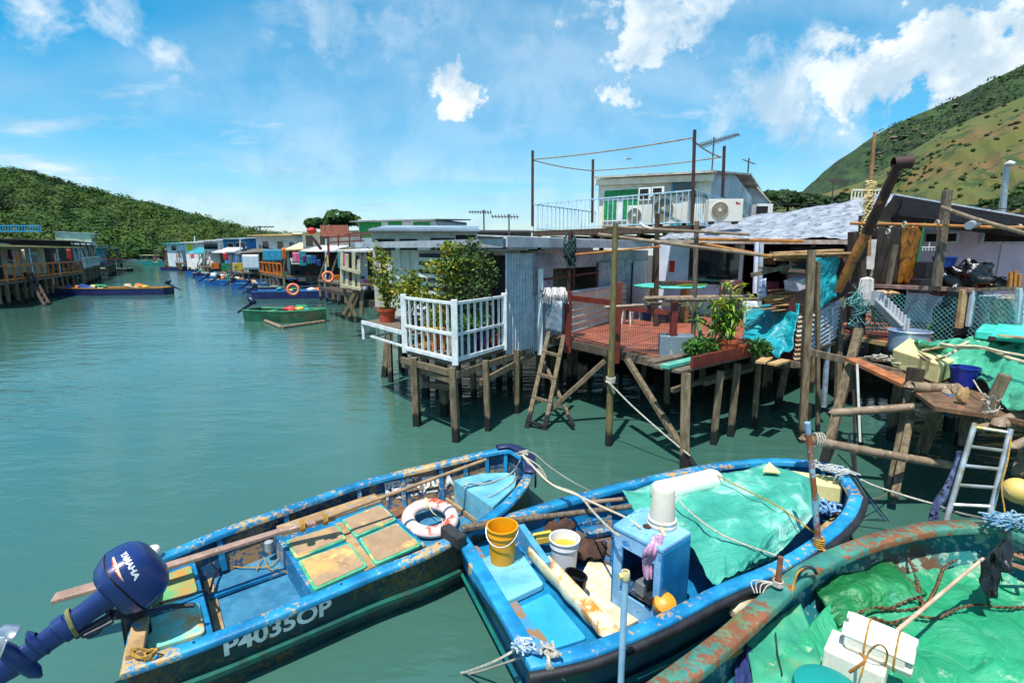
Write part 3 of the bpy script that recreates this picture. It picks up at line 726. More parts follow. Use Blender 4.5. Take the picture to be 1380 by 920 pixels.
pole('cane', 'yellow cane crossing the top of the terrace towards the plank rack', D(936,322,9.7), D(1083,325,9.4), .030, bamboo_y, cg)
pole('cane', 'orange cane slanting down from the bamboo post to the plank rack', D(940,327,9.65), D(1040,346,9.0), .028, bamboo_y, cg)
pole('cane', 'thin orange cane tied between the iron post and the brown squared post', D(766,344,11.2), D(890,332,12.8), .022, bamboo_y, cg)
cg = 'canes laid along the terrace rail'
pole('cane', 'thick pale cane lying along the rail behind the potted plants', D(868,402,9.3), D(1014,399,10.0), .04, bamboo, cg)
pole('cane', 'thinner grey cane under the pale one on the terrace rail', D(896,404,9.25), D(1035,403,9.9), .035, woodg, cg)
pole('cane', 'short brown cane ending at the mossy post beside the red rail', D(815,414,9.5), D(868,411,9.35), .03, bamboo, cg)
mb = MB(); mb.beam(D(872,409,9.5), D(932,411,9.4), .16, .05); thing('plank', 'thick grey plank lying on top of the terrace rail', 'plank', mb, woodg)

# ---- facade of the house behind the terrace
G = root('shop_house', 'house behind the red terrace with a lavender door, glazed front and white sheeted roof', 'house', (6.6, 15.5, 0))
g0 = Vector((4.45, 16.4, 0)); g1 = Vector((8.9, 13.0, 0)); ug = (g1-g0).normalized(); ng = Vector((ug.y, -ug.x, 0)); ng = ng if ng.y < 0 else -ng; LG = (g1-g0).length
def onG(t, z, d=0.0): p = g0+ug*t+ng*d; return Vector((p.x, p.y, z))
def panel(mb, f, t0, t1, z0, z1, d0, d1):
    mb.hexa([f(t0, z0, d0), f(t1, z0, d0), f(t1, z0, d1), f(t0, z0, d1), f(t0, z1, d0), f(t1, z1, d0), f(t1, z1, d1), f(t0, z1, d1)])
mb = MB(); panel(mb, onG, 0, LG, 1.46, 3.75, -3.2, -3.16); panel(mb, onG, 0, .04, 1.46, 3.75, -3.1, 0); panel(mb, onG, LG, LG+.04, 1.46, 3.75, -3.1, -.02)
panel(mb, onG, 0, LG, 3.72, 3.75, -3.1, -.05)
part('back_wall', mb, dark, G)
mb = MB(); panel(mb, onG, .15, 1.05, 1.5, 3.6, -.04, 0); part('door', mb, lav, G, 'lavender grey door with a red paper square')
mb = MB(); panel(mb, onG, .55, .72, 2.75, 3.1, .004, .01); thing_red = part('paper_charm', mb, mat('red_paper', S(220,50,30), rough=.7), G)
mb = MB(); panel(mb, onG, 1.15, 2.6, 1.5, 2.35, -.04, 0); part('window_apron', mb, lav, G)
for q in ((1.05,1.15,1.5,3.6,-.05,.03),(2.6,2.7,1.5,3.6,-.05,.03),(1.15,2.6,2.35,2.42,-.05,.04),(4.35,4.46,1.5,3.6,-.05,.03),(5.1,5.2,1.5,3.6,-.05,.03)):
    mb = MB(); panel(mb, onG, *q); part('window_frame', mb, lav, G)
mb = MB(); panel(mb, onG, 1.15, 2.6, 2.43, 3.6, -.03, -.02); part('window_pane', mb, mat('clear_glass', S(30,40,46), rough=.05, spec=.8, bump=0), G)
# the stuff seen dimly inside
for i, (t, z, w, h, c) in enumerate(((1.35,2.45,.25,.4,(170,200,170)),(3.1,2.2,.5,.35,(120,40,80)),(3.7,2.6,.6,.3,(90,60,70)),(3.3,1.7,.9,.4,(150,140,120)),(4.8,1.7,.4,.6,(110,80,60)),(2.9,3.0,.5,.2,(140,120,90)),(3.9,3.05,.3,.3,(60,80,110)),(4.1,2.1,.35,.5,(150,60,90)),(3.4,2.9,.2,.4,(90,100,80)),(5.4,2.0,.3,1.1,(190,190,196)))):
    mb = MB(); panel(mb, onG, t, t+w, z, z+h, -.7-.1*i, -.35-.1*i); part('household_goods', mb, mat('goods_%d' % i, S(*c), S(*[int(k*.6) for k in c]), 6, rough=.7), G, bevel=.02)
mb = MB(); panel(mb, onG, 1.7, 2.2, 3.05, 3.12, -.3, -.1)
for k in range(6): panel(mb, onG, 1.72+.08*k, 1.75+.08*k, 2.85, 3.05, -.22, -.2)
part('clothes_hanger', mb, mat('turquoise_plastic', S(40,150,170), rough=.4), G)
# white crumpled sheet roof
sheetm = mat('crumpled_white_sheet', S(164,168,176), S(128,134,146), 3, S(92,94,100), .58, 6, rough=.5, bump=.5, bscale=14, crease=.12)
part('floor', MB().prism([Vector((4.5,16.5,1.44)), Vector((8.4,13.3,1.44)), Vector((12,17,1.44)), Vector((9,23,1.44)), Vector((1,22,1.44))], .1), wooddk, G)  # floor and back stilts added to keep the view below the terrace dark
stilts(G, [(4.9,16.8), (6.2,15.6), (7.4,14.6), (8.5,13.8), (6.2,17.4), (7.6,16.2), (9.0,15.2), (3.4,17.6), (5.0,18.6), (10,16.4)], 1.4, .14)
e0 = D(884,322,15.2); e1 = D(1152,322,11.9); t0 = D(960,300,18.5); t1 = D(1206,262,14.0)
def roof_fn(u, v):
    p = e0.lerp(e1, u).lerp(t0.lerp(t1, u), v)
    p.z += -.10*math.sin(v*math.pi)*u+.06*mnoise.fractal(Vector((u*5, v*5, 1)), .9, 2, 5)+.04*abs(mnoise.noise(Vector((u*3+v*7, v*1.5, 11))))+.03*abs(mnoise.noise(Vector((u*20+v*6, v*8, 3))))
    return p
mb = MB().grid(90, 22, roof_fn); part('sheet_roof', mb, sheetm, G, smooth=80, solid=.01)
mb = MB(); mb.beam(e0-Z*.07, e1-Z*.07, .06, .10); part('fascia', mb, mat('peeling_fascia', S(190,180,170), S(150,130,110), 4, S(196,110,70), .6, 6, rough=.8, bump=.3), G)
mb = MB(); x0, x1 = onG(5.25, 0), onG(6.4, 0); panel(mb, onG, 5.2, LG+.6, 2.95, 3.68, -.02, .02); part('wall', mb, white, G)

# ---- upper white house with a railed roof deck
U = root('rooftop_house', 'white upper storey house with green windows behind a railed roof deck', 'house', (4.6, 18.5, 3.9))
dz = 4.16
dL = D(719,303,20.3); dR = D(934,302,15.6); dB = D(973,302,18.2); dL.z = dR.z = dB.z = dz
dBL = dL+(dB-dR)*1.6
mb = MB().prism([dL, dR, dB, dBL], .08); mb.beam(dL-Z*.14, dR-Z*.14, .12, .14); mb.beam(dR-Z*.14, dB-Z*.14, .12, .14)
for k in range(8): a = dL.lerp(dR, k/7)-Z*.28; mb.beam(a, a+(dB-dR), .1, .12)
part('deck', mb, wooddk, U)
mb = MB(); 
for t in (.05, .5, .95):
    a = dL.lerp(dR, t); part('deck_post', MB().beam(a-Z*.1, a-Z*1.2+Vector((0,.3,0)), .14), wooddk, U)
palebl = mat('pale_blue_rail', S(176,206,222), S(150,184,204), 5, S(200,200,196), .6, 8, rough=.45)
def thinrail(parent, a, b, z0, z1, n, m=palebl, w=.03):
    mb = MB(); mb.beam((a.x,a.y,z1), (b.x,b.y,z1), w*1.3); mb.beam((a.x,a.y,z0+.08), (b.x,b.y,z0+.08), w)
    for k in range(n+1): p = a.lerp(b, k/n); mb.beam((p.x,p.y,z0), (p.x,p.y,z1), w*.8)
    part('railing', mb, m, parent)
thinrail(U, dL, dR, dz, dz+1.0, 34); thinrail(U, dR, dB, dz, dz+1.0, 14); thinrail(U, dL, dBL, dz, dz+1.0, 16)
def vpost(px0, py0, py1, Y, w, m, label):
    a = D(px0, py0, Y); b = D(px0, py1, Y); b.x = a.x+(b.x-a.x)*.5
    thing('roof_pole', label, 'pole', MB().beam(a, b, w), m, 'poles at the corners of the roof deck')
vpost(717.5, 305, 203, 20.4, .10, rust, 'thin dark pole at the left end of the roof deck')
vpost(798, 300, 215, 23.5, .10, rust, 'mossy brown pole at the back left of the roof deck')
vpost(932.5, 302, 175, 15.5, .075, rust, 'tallest dark pole at the front right corner of the roof deck')
vpost(972.5, 302, 197, 18.3, .08, rust, 'thick dark pole at the back right of the roof deck')
cgr = 'cords strung between the roof deck poles'
for a, b, l in ((D(718,215,20.4), D(933,186,15.5), 'front cord between the left and tallest roof poles'), (D(718,216,20.4), D(798,230,23.5), 'left side cord from the left pole to the mossy pole'), (D(798,230,23.5), D(972,212,18.3), 'back cord behind the white upper house'), (D(933,189,15.5), D(972,212,18.3), 'short right side cord next to the aerial')):
    thing('drying_cord', l, 'cord', MB().tube(sag(a, b, .06, 8), .022, 5), bamboo, cgr)
# house body
wm = mat('white_render', S(240,232,208), S(224,216,192), 2, S(170,164,150), .68, 4, rough=.7, bump=.15)
grs = mat('grey_gable_sheet', S(206,214,220), S(186,194,202), 2, S(214,218,220), .6, 5, rough=.6)
hA = D(806,305,20.5); hB = D(955,305,18.3); hC = D(1003,305,21.5); hA.z = hB.z = hC.z = dz+.02
hD = hA+(hC-hB)
uh = (hB-hA).normalized(); nh = Vector((uh.y, -uh.x, 0)); LH = (hB-hA).length
def onH(t, z, d=0.0): p = hA+uh*t+nh*d; return Vector((p.x, p.y, z))
zr0 = D(806,242,20.5).z; zr1 = D(955,236,18.3).z
mb = MB(); mb.hexa([hA, hB, hB+(hC-hB)*.0+Vector((0,.08,0)), hA+Vector((0,.08,0)), hA+Z*(zr0-dz), hB+Z*(zr1-dz), hB+Z*(zr1-dz)+Vector((0,.08,0)), hA+Z*(zr0-dz)+Vector((0,.08,0))]); part('wall', mb, wm, U)
mb = MB(); hC2 = hC+(hC-hB)*.2
mb.add([hB+Vector((.01,.1,0)), hC2, hC2+Z*(D(1020,268,22).z-dz), hB.lerp(hC2,.45)+Z*(zr1-dz+.3), hB+Vector((.01,.1,0))+Z*(zr1-dz+.15)], [(0,1,2,3,4)]); part('gable_wall', mb, grs, U, solid=.05)
mb = MB(); mb.add([hA+Vector((.02,.1,0)), hA+(hC2-hB), hA+(hC2-hB)+Z*1.3, hA+Z*(zr0-dz)], [(0,1,2,3)]); part('side_wall', mb, wm, U, solid=.05)
ra = D(800,240,20.2); rb = D(962,232,17.9); rc = D(1012,238,21.2); rd2 = ra+(rc-rb)
mb = MB().prism([ra+Z*.06, rb+Z*.06, rc+Z*.12, rd2+Z*.12], .07); mb.prism([rc+Z*.12, rd2+Z*.12, rd2+Vector((1.2,3,-.6)), D(1034,268,23)], .07); part('roof', mb, mat('roof_capping', S(196,192,180), S(150,144,132), 3, rough=.8), U)
mb = MB(); mb.beam(onH(-.1, zr0-.12, .15), onH(LH+.1, zr1-.10, .15), .08, .22); part('eave', mb, wm, U)
frm = mat('white_frame', S(230,230,226), rough=.5); 
green_cur = mat('green_curtain', S(20,150,80), S(10,120,60), 8, rough=.6); teal_f = mat('teal_frame', S(40,150,170), rough=.5)
def zH(py, Y): return D(900, py, Y).z
mb = MB(); panel(mb, onH, .2, 1.62, dz+.35, dz+1.55, .0, .05); w_ = part('window', mb, frm, U, 'wide window with green curtains')
mb = MB(); panel(mb, onH, .25, .75, dz+.42, dz+1.12, .05, .06); panel(mb, onH, 1.0, 1.57, dz+.42, dz+1.12, .05, .06); panel(mb, onH, .25, 1.57, dz+1.2, dz+1.5, .05, .06); part('pane', mb, green_cur, w_)
mb = MB(); panel(mb, onH, 2.78, 3.6, dz+.05, dz+1.75, .0, .05); d_ = part('door', mb, teal_f, U, 'teal framed door')
mb = MB(); panel(mb, onH, 2.84, 3.54, dz+1.2, dz+1.65, .05, .06); part('pane', mb, glass, d_)
for t in (1.72, 2.2):
    mb = MB(); panel(mb, onH, t-.05, t+.40, dz+1.05, dz+1.5, .02, .3); w_ = part('window_cooler', mb, frm, U)
    mb = MB(); panel(mb, onH, t, t+.32, dz+1.1, dz+1.45, .3, .31); part('grille', mb, dark, w_)
for k in range(3):
    q = (hC2-hB)*(.22+.25*k); a = hB+q; b = hB+q+(hC2-hB)*.1
    mb = MB(); mb.beam(a+Z*.9+Vector((-.0,-.04,0)), b+Z*.9+Vector((0,-.04,0)), .05, .55); part('window', mb, mat('pale_teal_pane', S(120,190,180), rough=.3), U)
# second gabled house further back on its right
V = root('rooftop_house', 'grey gable end of a smaller upper house half hidden behind the white one', 'house', (8.5, 24, 3.5))
g = [D(985,300,22.5), D(1036,296,22.0), D(1036,272,22.0), D(1012,244,22.2), D(985,236,22.5)]
part('gable_wall', MB().prism(g, Vector((.3,3,0))), grs, V)
mb = MB(); mb.prism([D(983,234,21.9), D(1014,243,21.9), D(1014,243,24.9), D(983,234,24.9)], .08); mb.prism([D(1013,242,21.9), D(1039,272,21.9), D(1039,272,24.9), D(1013,242,24.9)], .08); part('roof', mb, mat('roof_capping', S(196,192,180)), V)
mb = MB(); mb.box(D(1027,283,21.4), (.62,.5,.45)); a_ = part('window_cooler', mb, frm, V); part('grille', MB().box(D(1027,283,21.14), (.46,.02,.3)), dark, a_)

# ---- air conditioner outdoor units
def ac(c, w, h, d, rz, label, fanm, badge=True):
    r = root('air_conditioner', label, 'air conditioner', c, 'outdoor air conditioner units on the roofs')
    M_ = Matrix.Rotation(rz, 3, 'Z'); c = Vector(c)
    P = lambda x, y, z: c+M_@Vector((x, y, z))
    part('casing', MB().box(P(0,0,h/2), (w, d, h), rz), mat('ac_casing', S(224,220,206), S(206,202,190), 4, rough=.45), r, bevel=.015)
    rot = M_@Matrix.Rotation(R(90), 3, 'X'); fr = h*.40
    part('fan_guard_rim', MB().lathe(P(-w*.18, -d/2-.0, h/2), [(fr,-.0),(fr,.02),(fr*.94,.025),(fr*.94,.0)], 28, rot, False), mat('ac_casing', 0), r, smooth=True)
    part('fan_recess', MB().lathe(P(-w*.18, -d/2-.006, h/2), [(fr*.93,0),(fr*.93,.004)], 28, rot), fanm, r)
    mb = MB()
    for k in range(28):
        a = k*2*math.pi/28; o = P(-w*.18, -d/2-.02, h/2); e = M_@Vector((math.cos(a)*fr*.93, 0, math.sin(a)*fr*.93)); mb.beam(o+e*.2, o+e, .006)
    for q in (.3,.5,.7,.85):
        pts = [P(-w*.18+math.cos(a)*fr*q, -d/2-.02, h/2+math.sin(a)*fr*q) for a in [i*math.pi/12 for i in range(25)]]; mb.tube(pts, .004, 4, False)
    part('fan_guard', mb, mat('guard_wire', S(190,184,160), rough=.5), r)
    part('fan_hub', MB().lathe(P(-w*.18, -d/2-.02, h/2), [(fr*.18,0),(fr*.15,.02)], 16, rot), mat('ac_casing', 0), r)
    if badge:
        mb = MB(); mb.box(P(w*.34, -d/2-.004, h*.80), (w*.12, .004, h*.07), rz); part('badge', mb, mat('badge_red', S(200,40,40), rough=.4), r)
        mb = MB(); mb.box(P(w*.30, -d/2-.003, h*.83), (w*.05, .004, h*.1), rz); part('badge', mb, mat('badge_blue', S(30,60,150), rough=.4), r)
    mb = MB(); mb.box(P(-w*.35,0,-.03),(.08,d*.9,.06),rz); mb.box(P(w*.35,0,-.03),(.08,d*.9,.06),rz); part('foot', mb, dark, r)
c = D(974,302,14.6); ac((c.x, 14.6, c.z+.06), .92, .60, .34, R(-3), 'newest white air conditioner unit on the white sheeted roof, right of the deck railing', mat('fan_dark_tan', S(120,110,80), S(60,54,40), 20, rough=.6))
c = D(864,299,18.2); ac((c.x, 18.2, dz+.1), .95, .68, .34, R(-38), 'air conditioner unit with a black fan and blue label behind the deck railing', mat('fan_black', S(24,24,26), rough=.5), False)
c = D(905,299,17.0); ac((c.x, 17.0, dz+.1), 1.15, .9, .4, R(-38), 'large cream air conditioner unit under a dark green cover behind the railing', mat('fan_dark_tan', 0))
mb = MB().grid(16, 8, lambda u, v: D(905,299,17.0)*0+Vector((c.x-.75+1.5*u+.3*v, 16.7+.7*v-1.0*u+.4, dz+1.07-.5*(u-.45)**2-.12*abs(v-.5)+.03*mnoise.noise(Vector((u*5,v*5,0))))))
thing('cover_sheet', 'dark green plastic sheet thrown over the large cream air conditioner', 'sheet', mb, mat('dark_green_sheet', S(24,60,44), S(14,40,32), 6, rough=.4), smooth=80, solid=.01)
mb = MB().tube(catmull([D(862,300,17.6), D(872,306,15.4), D(893,309,15.0), D(920,311,14.9)], 5), .03, 6); thing('drain_pipe', 'white drain hose curving across the edge of the roof below the deck', 'pipe', mb, whitep, smooth=True)
# ---- aerials
def aerial(px, py, Y, h, base, label, L_=1.8, n=14, ang=0.2, tilt=.12, el=.28, group='television aerials on the roofs'):
    c = D(px, py, Y); r = root('aerial', label, 'aerial', (c.x, c.y, base), group)
    m = mat('aerial_metal', S(110,104,96), S(80,70,60), 10, rough=.5, metal=.4, bump=0)
    part('mast', MB().tube([(c.x, c.y, base), (c.x, c.y, c.z+.15)], .022*Y/16, 6), m, r)
    d = Vector((math.cos(ang), math.sin(ang), tilt)).normalized(); q = Vector((-math.sin(ang), math.cos(ang), 0)); w = .02*Y/16
    a = c-d*L_*.35; b = c+d*L_*.65
    part('boom', MB().beam(a, b, w*1.3), m, r)
    mb = MB()
    for k in range(n):
        p = a.lerp(b, (k+.5)/n); s = el*(1-.35*k/n); mb.beam(p-q*s-Z*s*.45, p+q*s+Z*s*.45, w*.8)
        mb.beam(p-Z*s*.35, p+Z*s*.35, w*.6)
    part('elements', mb, m, r)
aerial(962, 191, 19.0, 0, 5.2, 'long comb-shaped television aerial standing above the white upper house', 1.5, 16, .15, .30)
aerial(1009, 218, 23, 0, 5.0, 'short television aerial on the grey gable roof', .5, 4, 1.2, .1)
aerial(686, 292, 30, 0, 4.0, 'wide television aerial on the roofs left of the deck', 1.6, 9, 3.0, .02)
aerial(652, 286, 34, 0, 4.0, 'low television aerial left of the wide one, behind the grey concrete house', 1.5, 9, 3.1, .02)
aerial(1124, 243, 26, 0, 4.4, 'tangled pale television aerial in front of the mountain', 1.3, 10, .5, .1)
# ---- things on the terrace
aqua = mat('aqua_cloth', S(60,170,160), S(90,190,180), 4, rough=.6)
# green topped table
c = W(862,396,2.35); c = Vector((4.35,14.2,0)); r = root('table', 'round wooden table under a pale green cloth on the red terrace', 'table', (c.x,c.y,DK+.03))
part('tabletop', MB().lathe((c.x,c.y,2.42), [(.95,0),(.97,.03),(.95,.05)], 28), aqua, r, smooth=True)
for a in range(4): 
    q = Vector((math.cos(a*1.57+.6)*.6, math.sin(a*1.57+.6)*.6, 0)); part('leg', MB().beam((c.x+q.x,c.y+q.y,DK+.03), (c.x+q.x,c.y+q.y,2.42), .1), plyw, r)
def stool(px, py, label, m, h=.42):
    p = W(px, py, DK+.03); r = root('stool', label, 'stool', p, 'plastic stools by the table')
    part('seat', MB().lathe(p+Z*h, [(.15,-.05),(.16,0),(.14,.01)], 16), m, r, smooth=True)
    for a in range(4):
        q = Vector((math.cos(a*1.57+.3), math.sin(a*1.57+.3), 0)); part('leg', MB().beam(p+q*.17, p+q*.11+Z*h, .035), m, r)
stool(845, 436, 'white plastic stool in front of the green table', whitep)
stool(858, 430, 'lilac plastic stool close behind the white one', mat('lilac_plastic', S(190,190,220), rough=.4))
def tub(name, label, cat, p, r0, r1, h, m, wall=.012, group=None, contents=None, n=28, rim=.008):
    mb = MB(); mb.lathe(p, [(r0,0),(r0+(r1-r0)*.5,h*.5),(r1,h*.93),(r1+rim,h*.935),(r1+rim,h),(r1-wall,h),(r1-wall-.002,h*.9),(r0-wall,wall)], n, cap=True)
    if contents is None: return thing(name, label, cat, mb, m, group, smooth=True)
    r = root(name, label, cat, p, group); part('pot', mb, m, r, smooth=True)
    part('contents', MB().lathe(Vector(p)+Z*h*contents[0], [(r1*.95,0),(r1*.93,.005)], n), contents[1], r); return r
tub('basin', 'deep blue plastic basin under the green table', 'basin', W(876,429,DK+.03), .22, .27, .3, mat('cobalt_plastic', S(30,50,150), rough=.35))
mb = MB().box(W(890,426,DK+.2), (.35,.3,.34), .3); thing('crate', 'dark crate next to the blue basin under the table', 'crate', mb, mat('navy_plastic', S(30,34,50), rough=.5), bevel=.02)
p = Vector((4.6,13.9,2.475)); mb = MB().box(p+Vector((.1,0,.06)), (.5,.35,.12), .3); thing('storage_box', 'brown box lying on the green table', 'box', mb, mat('brown_box', S(110,70,50), S(80,50,36), 6, rough=.7), bevel=.01)
mb = MB().box(p+Vector((-.35,.1,.06)), (.45,.3,.11), .1); thing('storage_box', 'flat wooden case on the green table, left of the brown box', 'box', mb, wooddk, bevel=.01)
mb = MB(); 
for k in range(5): mb.beam(Vector((4.35+.06*k, 13.6, 2.49+.008*k)), Vector((5.1+.03*k, 13.75, 2.49+.008*k)), .07, .008)
thing('cane_strips', 'flat green bamboo strips across the edge of the green table', 'bamboo strips', mb, mat('green_strip', S(150,180,60), rough=.6))
mb = MB().box(W(911,466,DK+.2), (.62,.4,.42), -.2); thing('metal_chest', 'grey metal chest inside the wire fence at the terrace corner', 'chest', mb, mat('grey_metal', S(120,140,150), S(100,118,130), 4, S(160,170,176), .6, 9, rough=.5), bevel=.012)
# basin/panel on the left end and the mop heads
mb = MB(); a = D(735,448,11.0); b = D(757,452,10.6); 
mb.grid(8, 6, lambda u, v: a.lerp(b, u)+Z*(v*.72)+Vector((0,.04*math.sin(u*6),0))); thing('sheet_panel', 'dented galvanised panel below the white mop heads', 'panel', mb, mat('blue_grey_panel', S(150,176,196), S(110,128,146), 5, S(180,190,196), .55, 8, rough=.4, metal=.3), smooth=80, solid=.02)
mopm = mat('mop_yarn', S(232,228,226), S(206,200,204), 40, rough=.95, bump=.8, bscale=120)
ml = MB().tube([D(728,391,11.0), D(765,394,11.0)], .025, 6); thing('mop_line', 'short cane carrying three mop heads', 'pole', ml, bamboo, smooth=True)
for k, (px, lab) in enumerate(((738,'leftmost'), (747,'middle'), (757,'rightmost'))):
    mb = MB(); c = D(px, 392, 10.97)
    for i in range(90):
        a = rnd.uniform(0, 6.28); q = Vector((math.cos(a)*.07*rnd.random(), math.sin(a)*.08, 0)); l = rnd.uniform(.14, .36)
        mb.tube([c+Vector((0,0,.02)), c+q+Vector((0,0,.07)), c+q*2.0-Z*l*.35+Vector((rnd.uniform(-.03,.03),rnd.uniform(-.05,0),0)), c+q*1.5-Z*l*.8+Vector((rnd.uniform(-.05,.05),rnd.uniform(-.05,.02),0))], .008, 4)
    thing('yarn_mop', 'white yarn mop head, %s of three drying on the cane above the ladder' % lab, 'mop', mb, mopm, 'mop heads drying on the cane')
# wooden ladder to the water
def ladder(name, label, bl, br, tl, tr, n, w, m, rungm=None, h=None, t0=.12, t1=.95, tubes=False, group=None):
    r = root(name, label, 'ladder', (bl+br)/2, group)
    for a, b in ((bl, tl), (br, tr)):
        part('rail', MB().tube([a, b], w/2, 10) if tubes else MB().beam(a, b, w, h or w), m, r, smooth=tubes)
    for k in range(n):
        t = t0+(t1-t0)*k/(n-1); a = bl.lerp(tl, t); b = br.lerp(tr, t); e = (b-a).normalized()*.04
        part('rung', MB().tube([a, b], w*.36, 8) if tubes else MB().beam(a-e, b+e, w*.9, w*.6), rungm or m, r, smooth=tubes)
ladder('wooden_ladder', 'grey wooden ladder going down from the terrace to the water', D(710,576,9.55), D(733,583,9.4), D(740,447,10.6), D(760,452,10.4), 4, .085, stilt, h=.05, t0=.06, t1=.78)
rope('mooring_rope', 'white rope tied round the mossy post and slanting down to the boat', [D(816,514,8.55), D(823,518,8.5), D(850,545,8.3), D(880,572,8.0), D(908,596,7.8), D(930,614,7.6)], .014, rope_w)
mb = MB()
for k in range(5): mb.tube([Vector((pb.x+math.cos(a)*.075, pb.y+math.sin(a)*.075, D(820,515,8.6).z+.02*k)) for a in [i*math.pi/6 for i in range(13)]], .012, 5, False)
mb.tube([D(820,514,8.54), D(824,522,8.54), D(828,530,8.6)], .015, 5)
thing('rope_knot', 'pale rope wound five times round the mossy post', 'rope', mb, rope_w, smooth=True)

# ---- plants
terra = mat('terracotta', S(196,90,50), S(170,72,40), 5, S(210,180,150), .68, 8, rough=.8, bump=.2)
greypot = mat('grey_pot', S(96,98,104), S(76,78,84), 5, rough=.6)
soil = mat('soil', S(52,40,30), S(36,28,22), 20, rough=1, bump=.8)
leaf_y = mat('yellow_green_leaf', S(140,152,36), S(84,112,30), 3, S(186,166,40), .56, 4, rough=.55, bump=0, trans=.25)
leaf_g = mat('green_leaf', S(70,120,40), S(44,88,32), 3, S(110,150,50), .58, 4, rough=.6, bump=0, trans=.2)
leaf_d = mat('dark_leaf', S(66,100,42), S(44,72,34), 3, S(112,126,54), .57, 5, rough=.7, bump=0, trans=.15)
leaf_b = mat('bright_leaf', S(120,170,40), S(190,190,30), 2.2, S(56,110,36), .52, 3, rough=.5, bump=0, trans=.3)
stemm = mat('plant_stem', S(110,90,66), S(80,66,48), 8, rough=.8)
def plant(label, p, pot, crown, lm, n, lsz, potm=terra, stems=5, sr=.012, name='potted_plant', group='potted plants on the balcony and shelf', stemh=.25, long=1.4, seed=1, branches=None):
    rg_ = random.Random(seed); p = Vector(p); r = root(name, label, 'plant', p, group)
    if pot:
        rr, hh = pot; o = part('pot', MB().lathe(p, [(rr*.72,0),(rr*.9,hh*.8),(rr,hh*.82),(rr*1.03,hh),(rr*.9,hh),(rr*.88,hh*.85)], 20), potm, r, smooth=True)
        part('soil', MB().lathe(p+Z*hh*.88, [(rr*.9,0),(rr*.3,.01)], 16), soil, r)
    else: hh = 0
    mb = MB(); ml_ = MB()
    for (cx, cy, cz, rx, ry, rz, w) in crown:
        for s in range(max(2, int(stems*w*2))):
            tgt = p+Vector((cx+rg_.uniform(-rx,rx)*.7, cy+rg_.uniform(-ry,ry)*.7, cz+rg_.uniform(-.3,.8)*rz))
            midp = p.lerp(tgt, .5)+Vector((rg_.uniform(-.05,.05), rg_.uniform(-.05,.05), .1)); b0 = p+Z*hh*.8+Vector((rg_.uniform(-.05,.05), rg_.uniform(-.05,.05), 0))
            pts = catmull([b0, midp, tgt], 4); mb.tube(pts, [sr*(1-.7*i/(len(pts)-1)) for i in range(len(pts))], 5)
            for q in range(int(n*w/max(2, int(stems*w*2)))):
                t = pts[rg_.randrange(len(pts)//2, len(pts))]
                ml_.leaf(t+Vector((rg_.gauss(0,rx*.25), rg_.gauss(0,ry*.25), rg_.gauss(0,rz*.22))), lsz*rg_.uniform(.6,1.3), rg_, long)
        ml_.leaves(p+Vector((cx,cy,cz)), (rx,ry,rz), int(n*w*.5), lsz, rg_, long, .5)
    part('stem', mb, stemm, r, smooth=True); part('foliage', ml_, lm, r)
    return r
ps = s0.lerp(s1,.28)+sb*.45; plant('loose yellow-green shrub in a terracotta pot, outermost on the white shelf', ps, (.22,.32), [(0,0,1.0,.38,.3,.45,1),(-.15,0,1.5,.3,.25,.3,.6),(.1,0,.6,.2,.2,.3,.3)], leaf_y, 330, .062, seed=2)
ps = s0.lerp(s1,.82)+sb*.45; plant('round yellow shrub in a wide grey pot on the white shelf', ps, (.27,.24), [(0,0,.75,.36,.34,.36,1),(0,0,1.1,.2,.2,.15,.3)], leaf_y, 460, .06, greypot, seed=3)
cB = (B0+BL)/2+Vector((.45,.55,0))
plant('tall feathery dark green tree in a tub behind the right side of the balcony rail', BR.lerp(B0,.45)+Vector((-.35,.55,.02)), (.24,.35), [(0,0,1.25,.48,.42,.5,1.0),(.05,.05,1.75,.42,.36,.30,.8),(-.3,0,1.6,.28,.25,.25,.4),(.1,0,2.0,.16,.16,.2,.2),(.34,.1,1.45,.3,.3,.35,.4)], leaf_d, 900, .05, terra, 9, .018, seed=4, name='potted_tree')
plant('sparse light green tree with flat sprays in the middle of the balcony', B0.lerp(BL,.45)+Vector((.4,.8,.02)), (.2,.4), [(-.1,0,2.0,.3,.26,.10,.4),(.15,0,1.72,.42,.28,.13,.6),(-.35,0,1.6,.35,.26,.14,.5),(.1,0,1.3,.35,.28,.2,.4)], leaf_y, 420, .065, mat('cream_pot', S(220,206,176), rough=.6), 4, .016, seed=5, name='potted_tree')
plant('yellow leafed bush low inside the left balcony rail', BL.lerp(B0,.3)+Vector((.3,.5,.02)), (.18,.3), [(0,0,.65,.3,.3,.32,1),(-.1,0,1.05,.25,.22,.25,.5)], leaf_y, 260, .065, mat('orange_pot', S(214,90,40), rough=.5), seed=6)
plant('small green bush in a dark tub beside the balcony corner post', B0+Vector((.1,.75,.02)), (.26,.34), [(0,0,.55,.26,.24,.22,1)], leaf_g, 240, .07, mat('dark_tub', S(36,50,66), rough=.4), seed=7)
plant('purple glazed pot with a small trailing plant behind the right balcony rail', B0.lerp(BR,.55)+Vector((-.1,.35,.02)), (.22,.46), [(0,0,.6,.2,.2,.14,1)], leaf_g, 130, .06, mat('purple_glaze', S(60,30,120), S(120,30,60), 3, rough=.15), seed=8)
plant('small terracotta pot with a low plant at the right end of the balcony', B0.lerp(BR,.85)+Vector((-.12,.35,.02)), (.15,.26), [(0,0,.36,.14,.14,.12,1)], leaf_g, 90, .05, terra, seed=9)
mb = MB(); q = B0.lerp(BL,.72)+Vector((.25,.35,.02))
part_r = root('chair', 'small yellow and orange chair at the left end of the balcony', 'chair', q)
ym = mat('yellow_chair', S(226,180,60), S(220,110,50), 3, rough=.5)
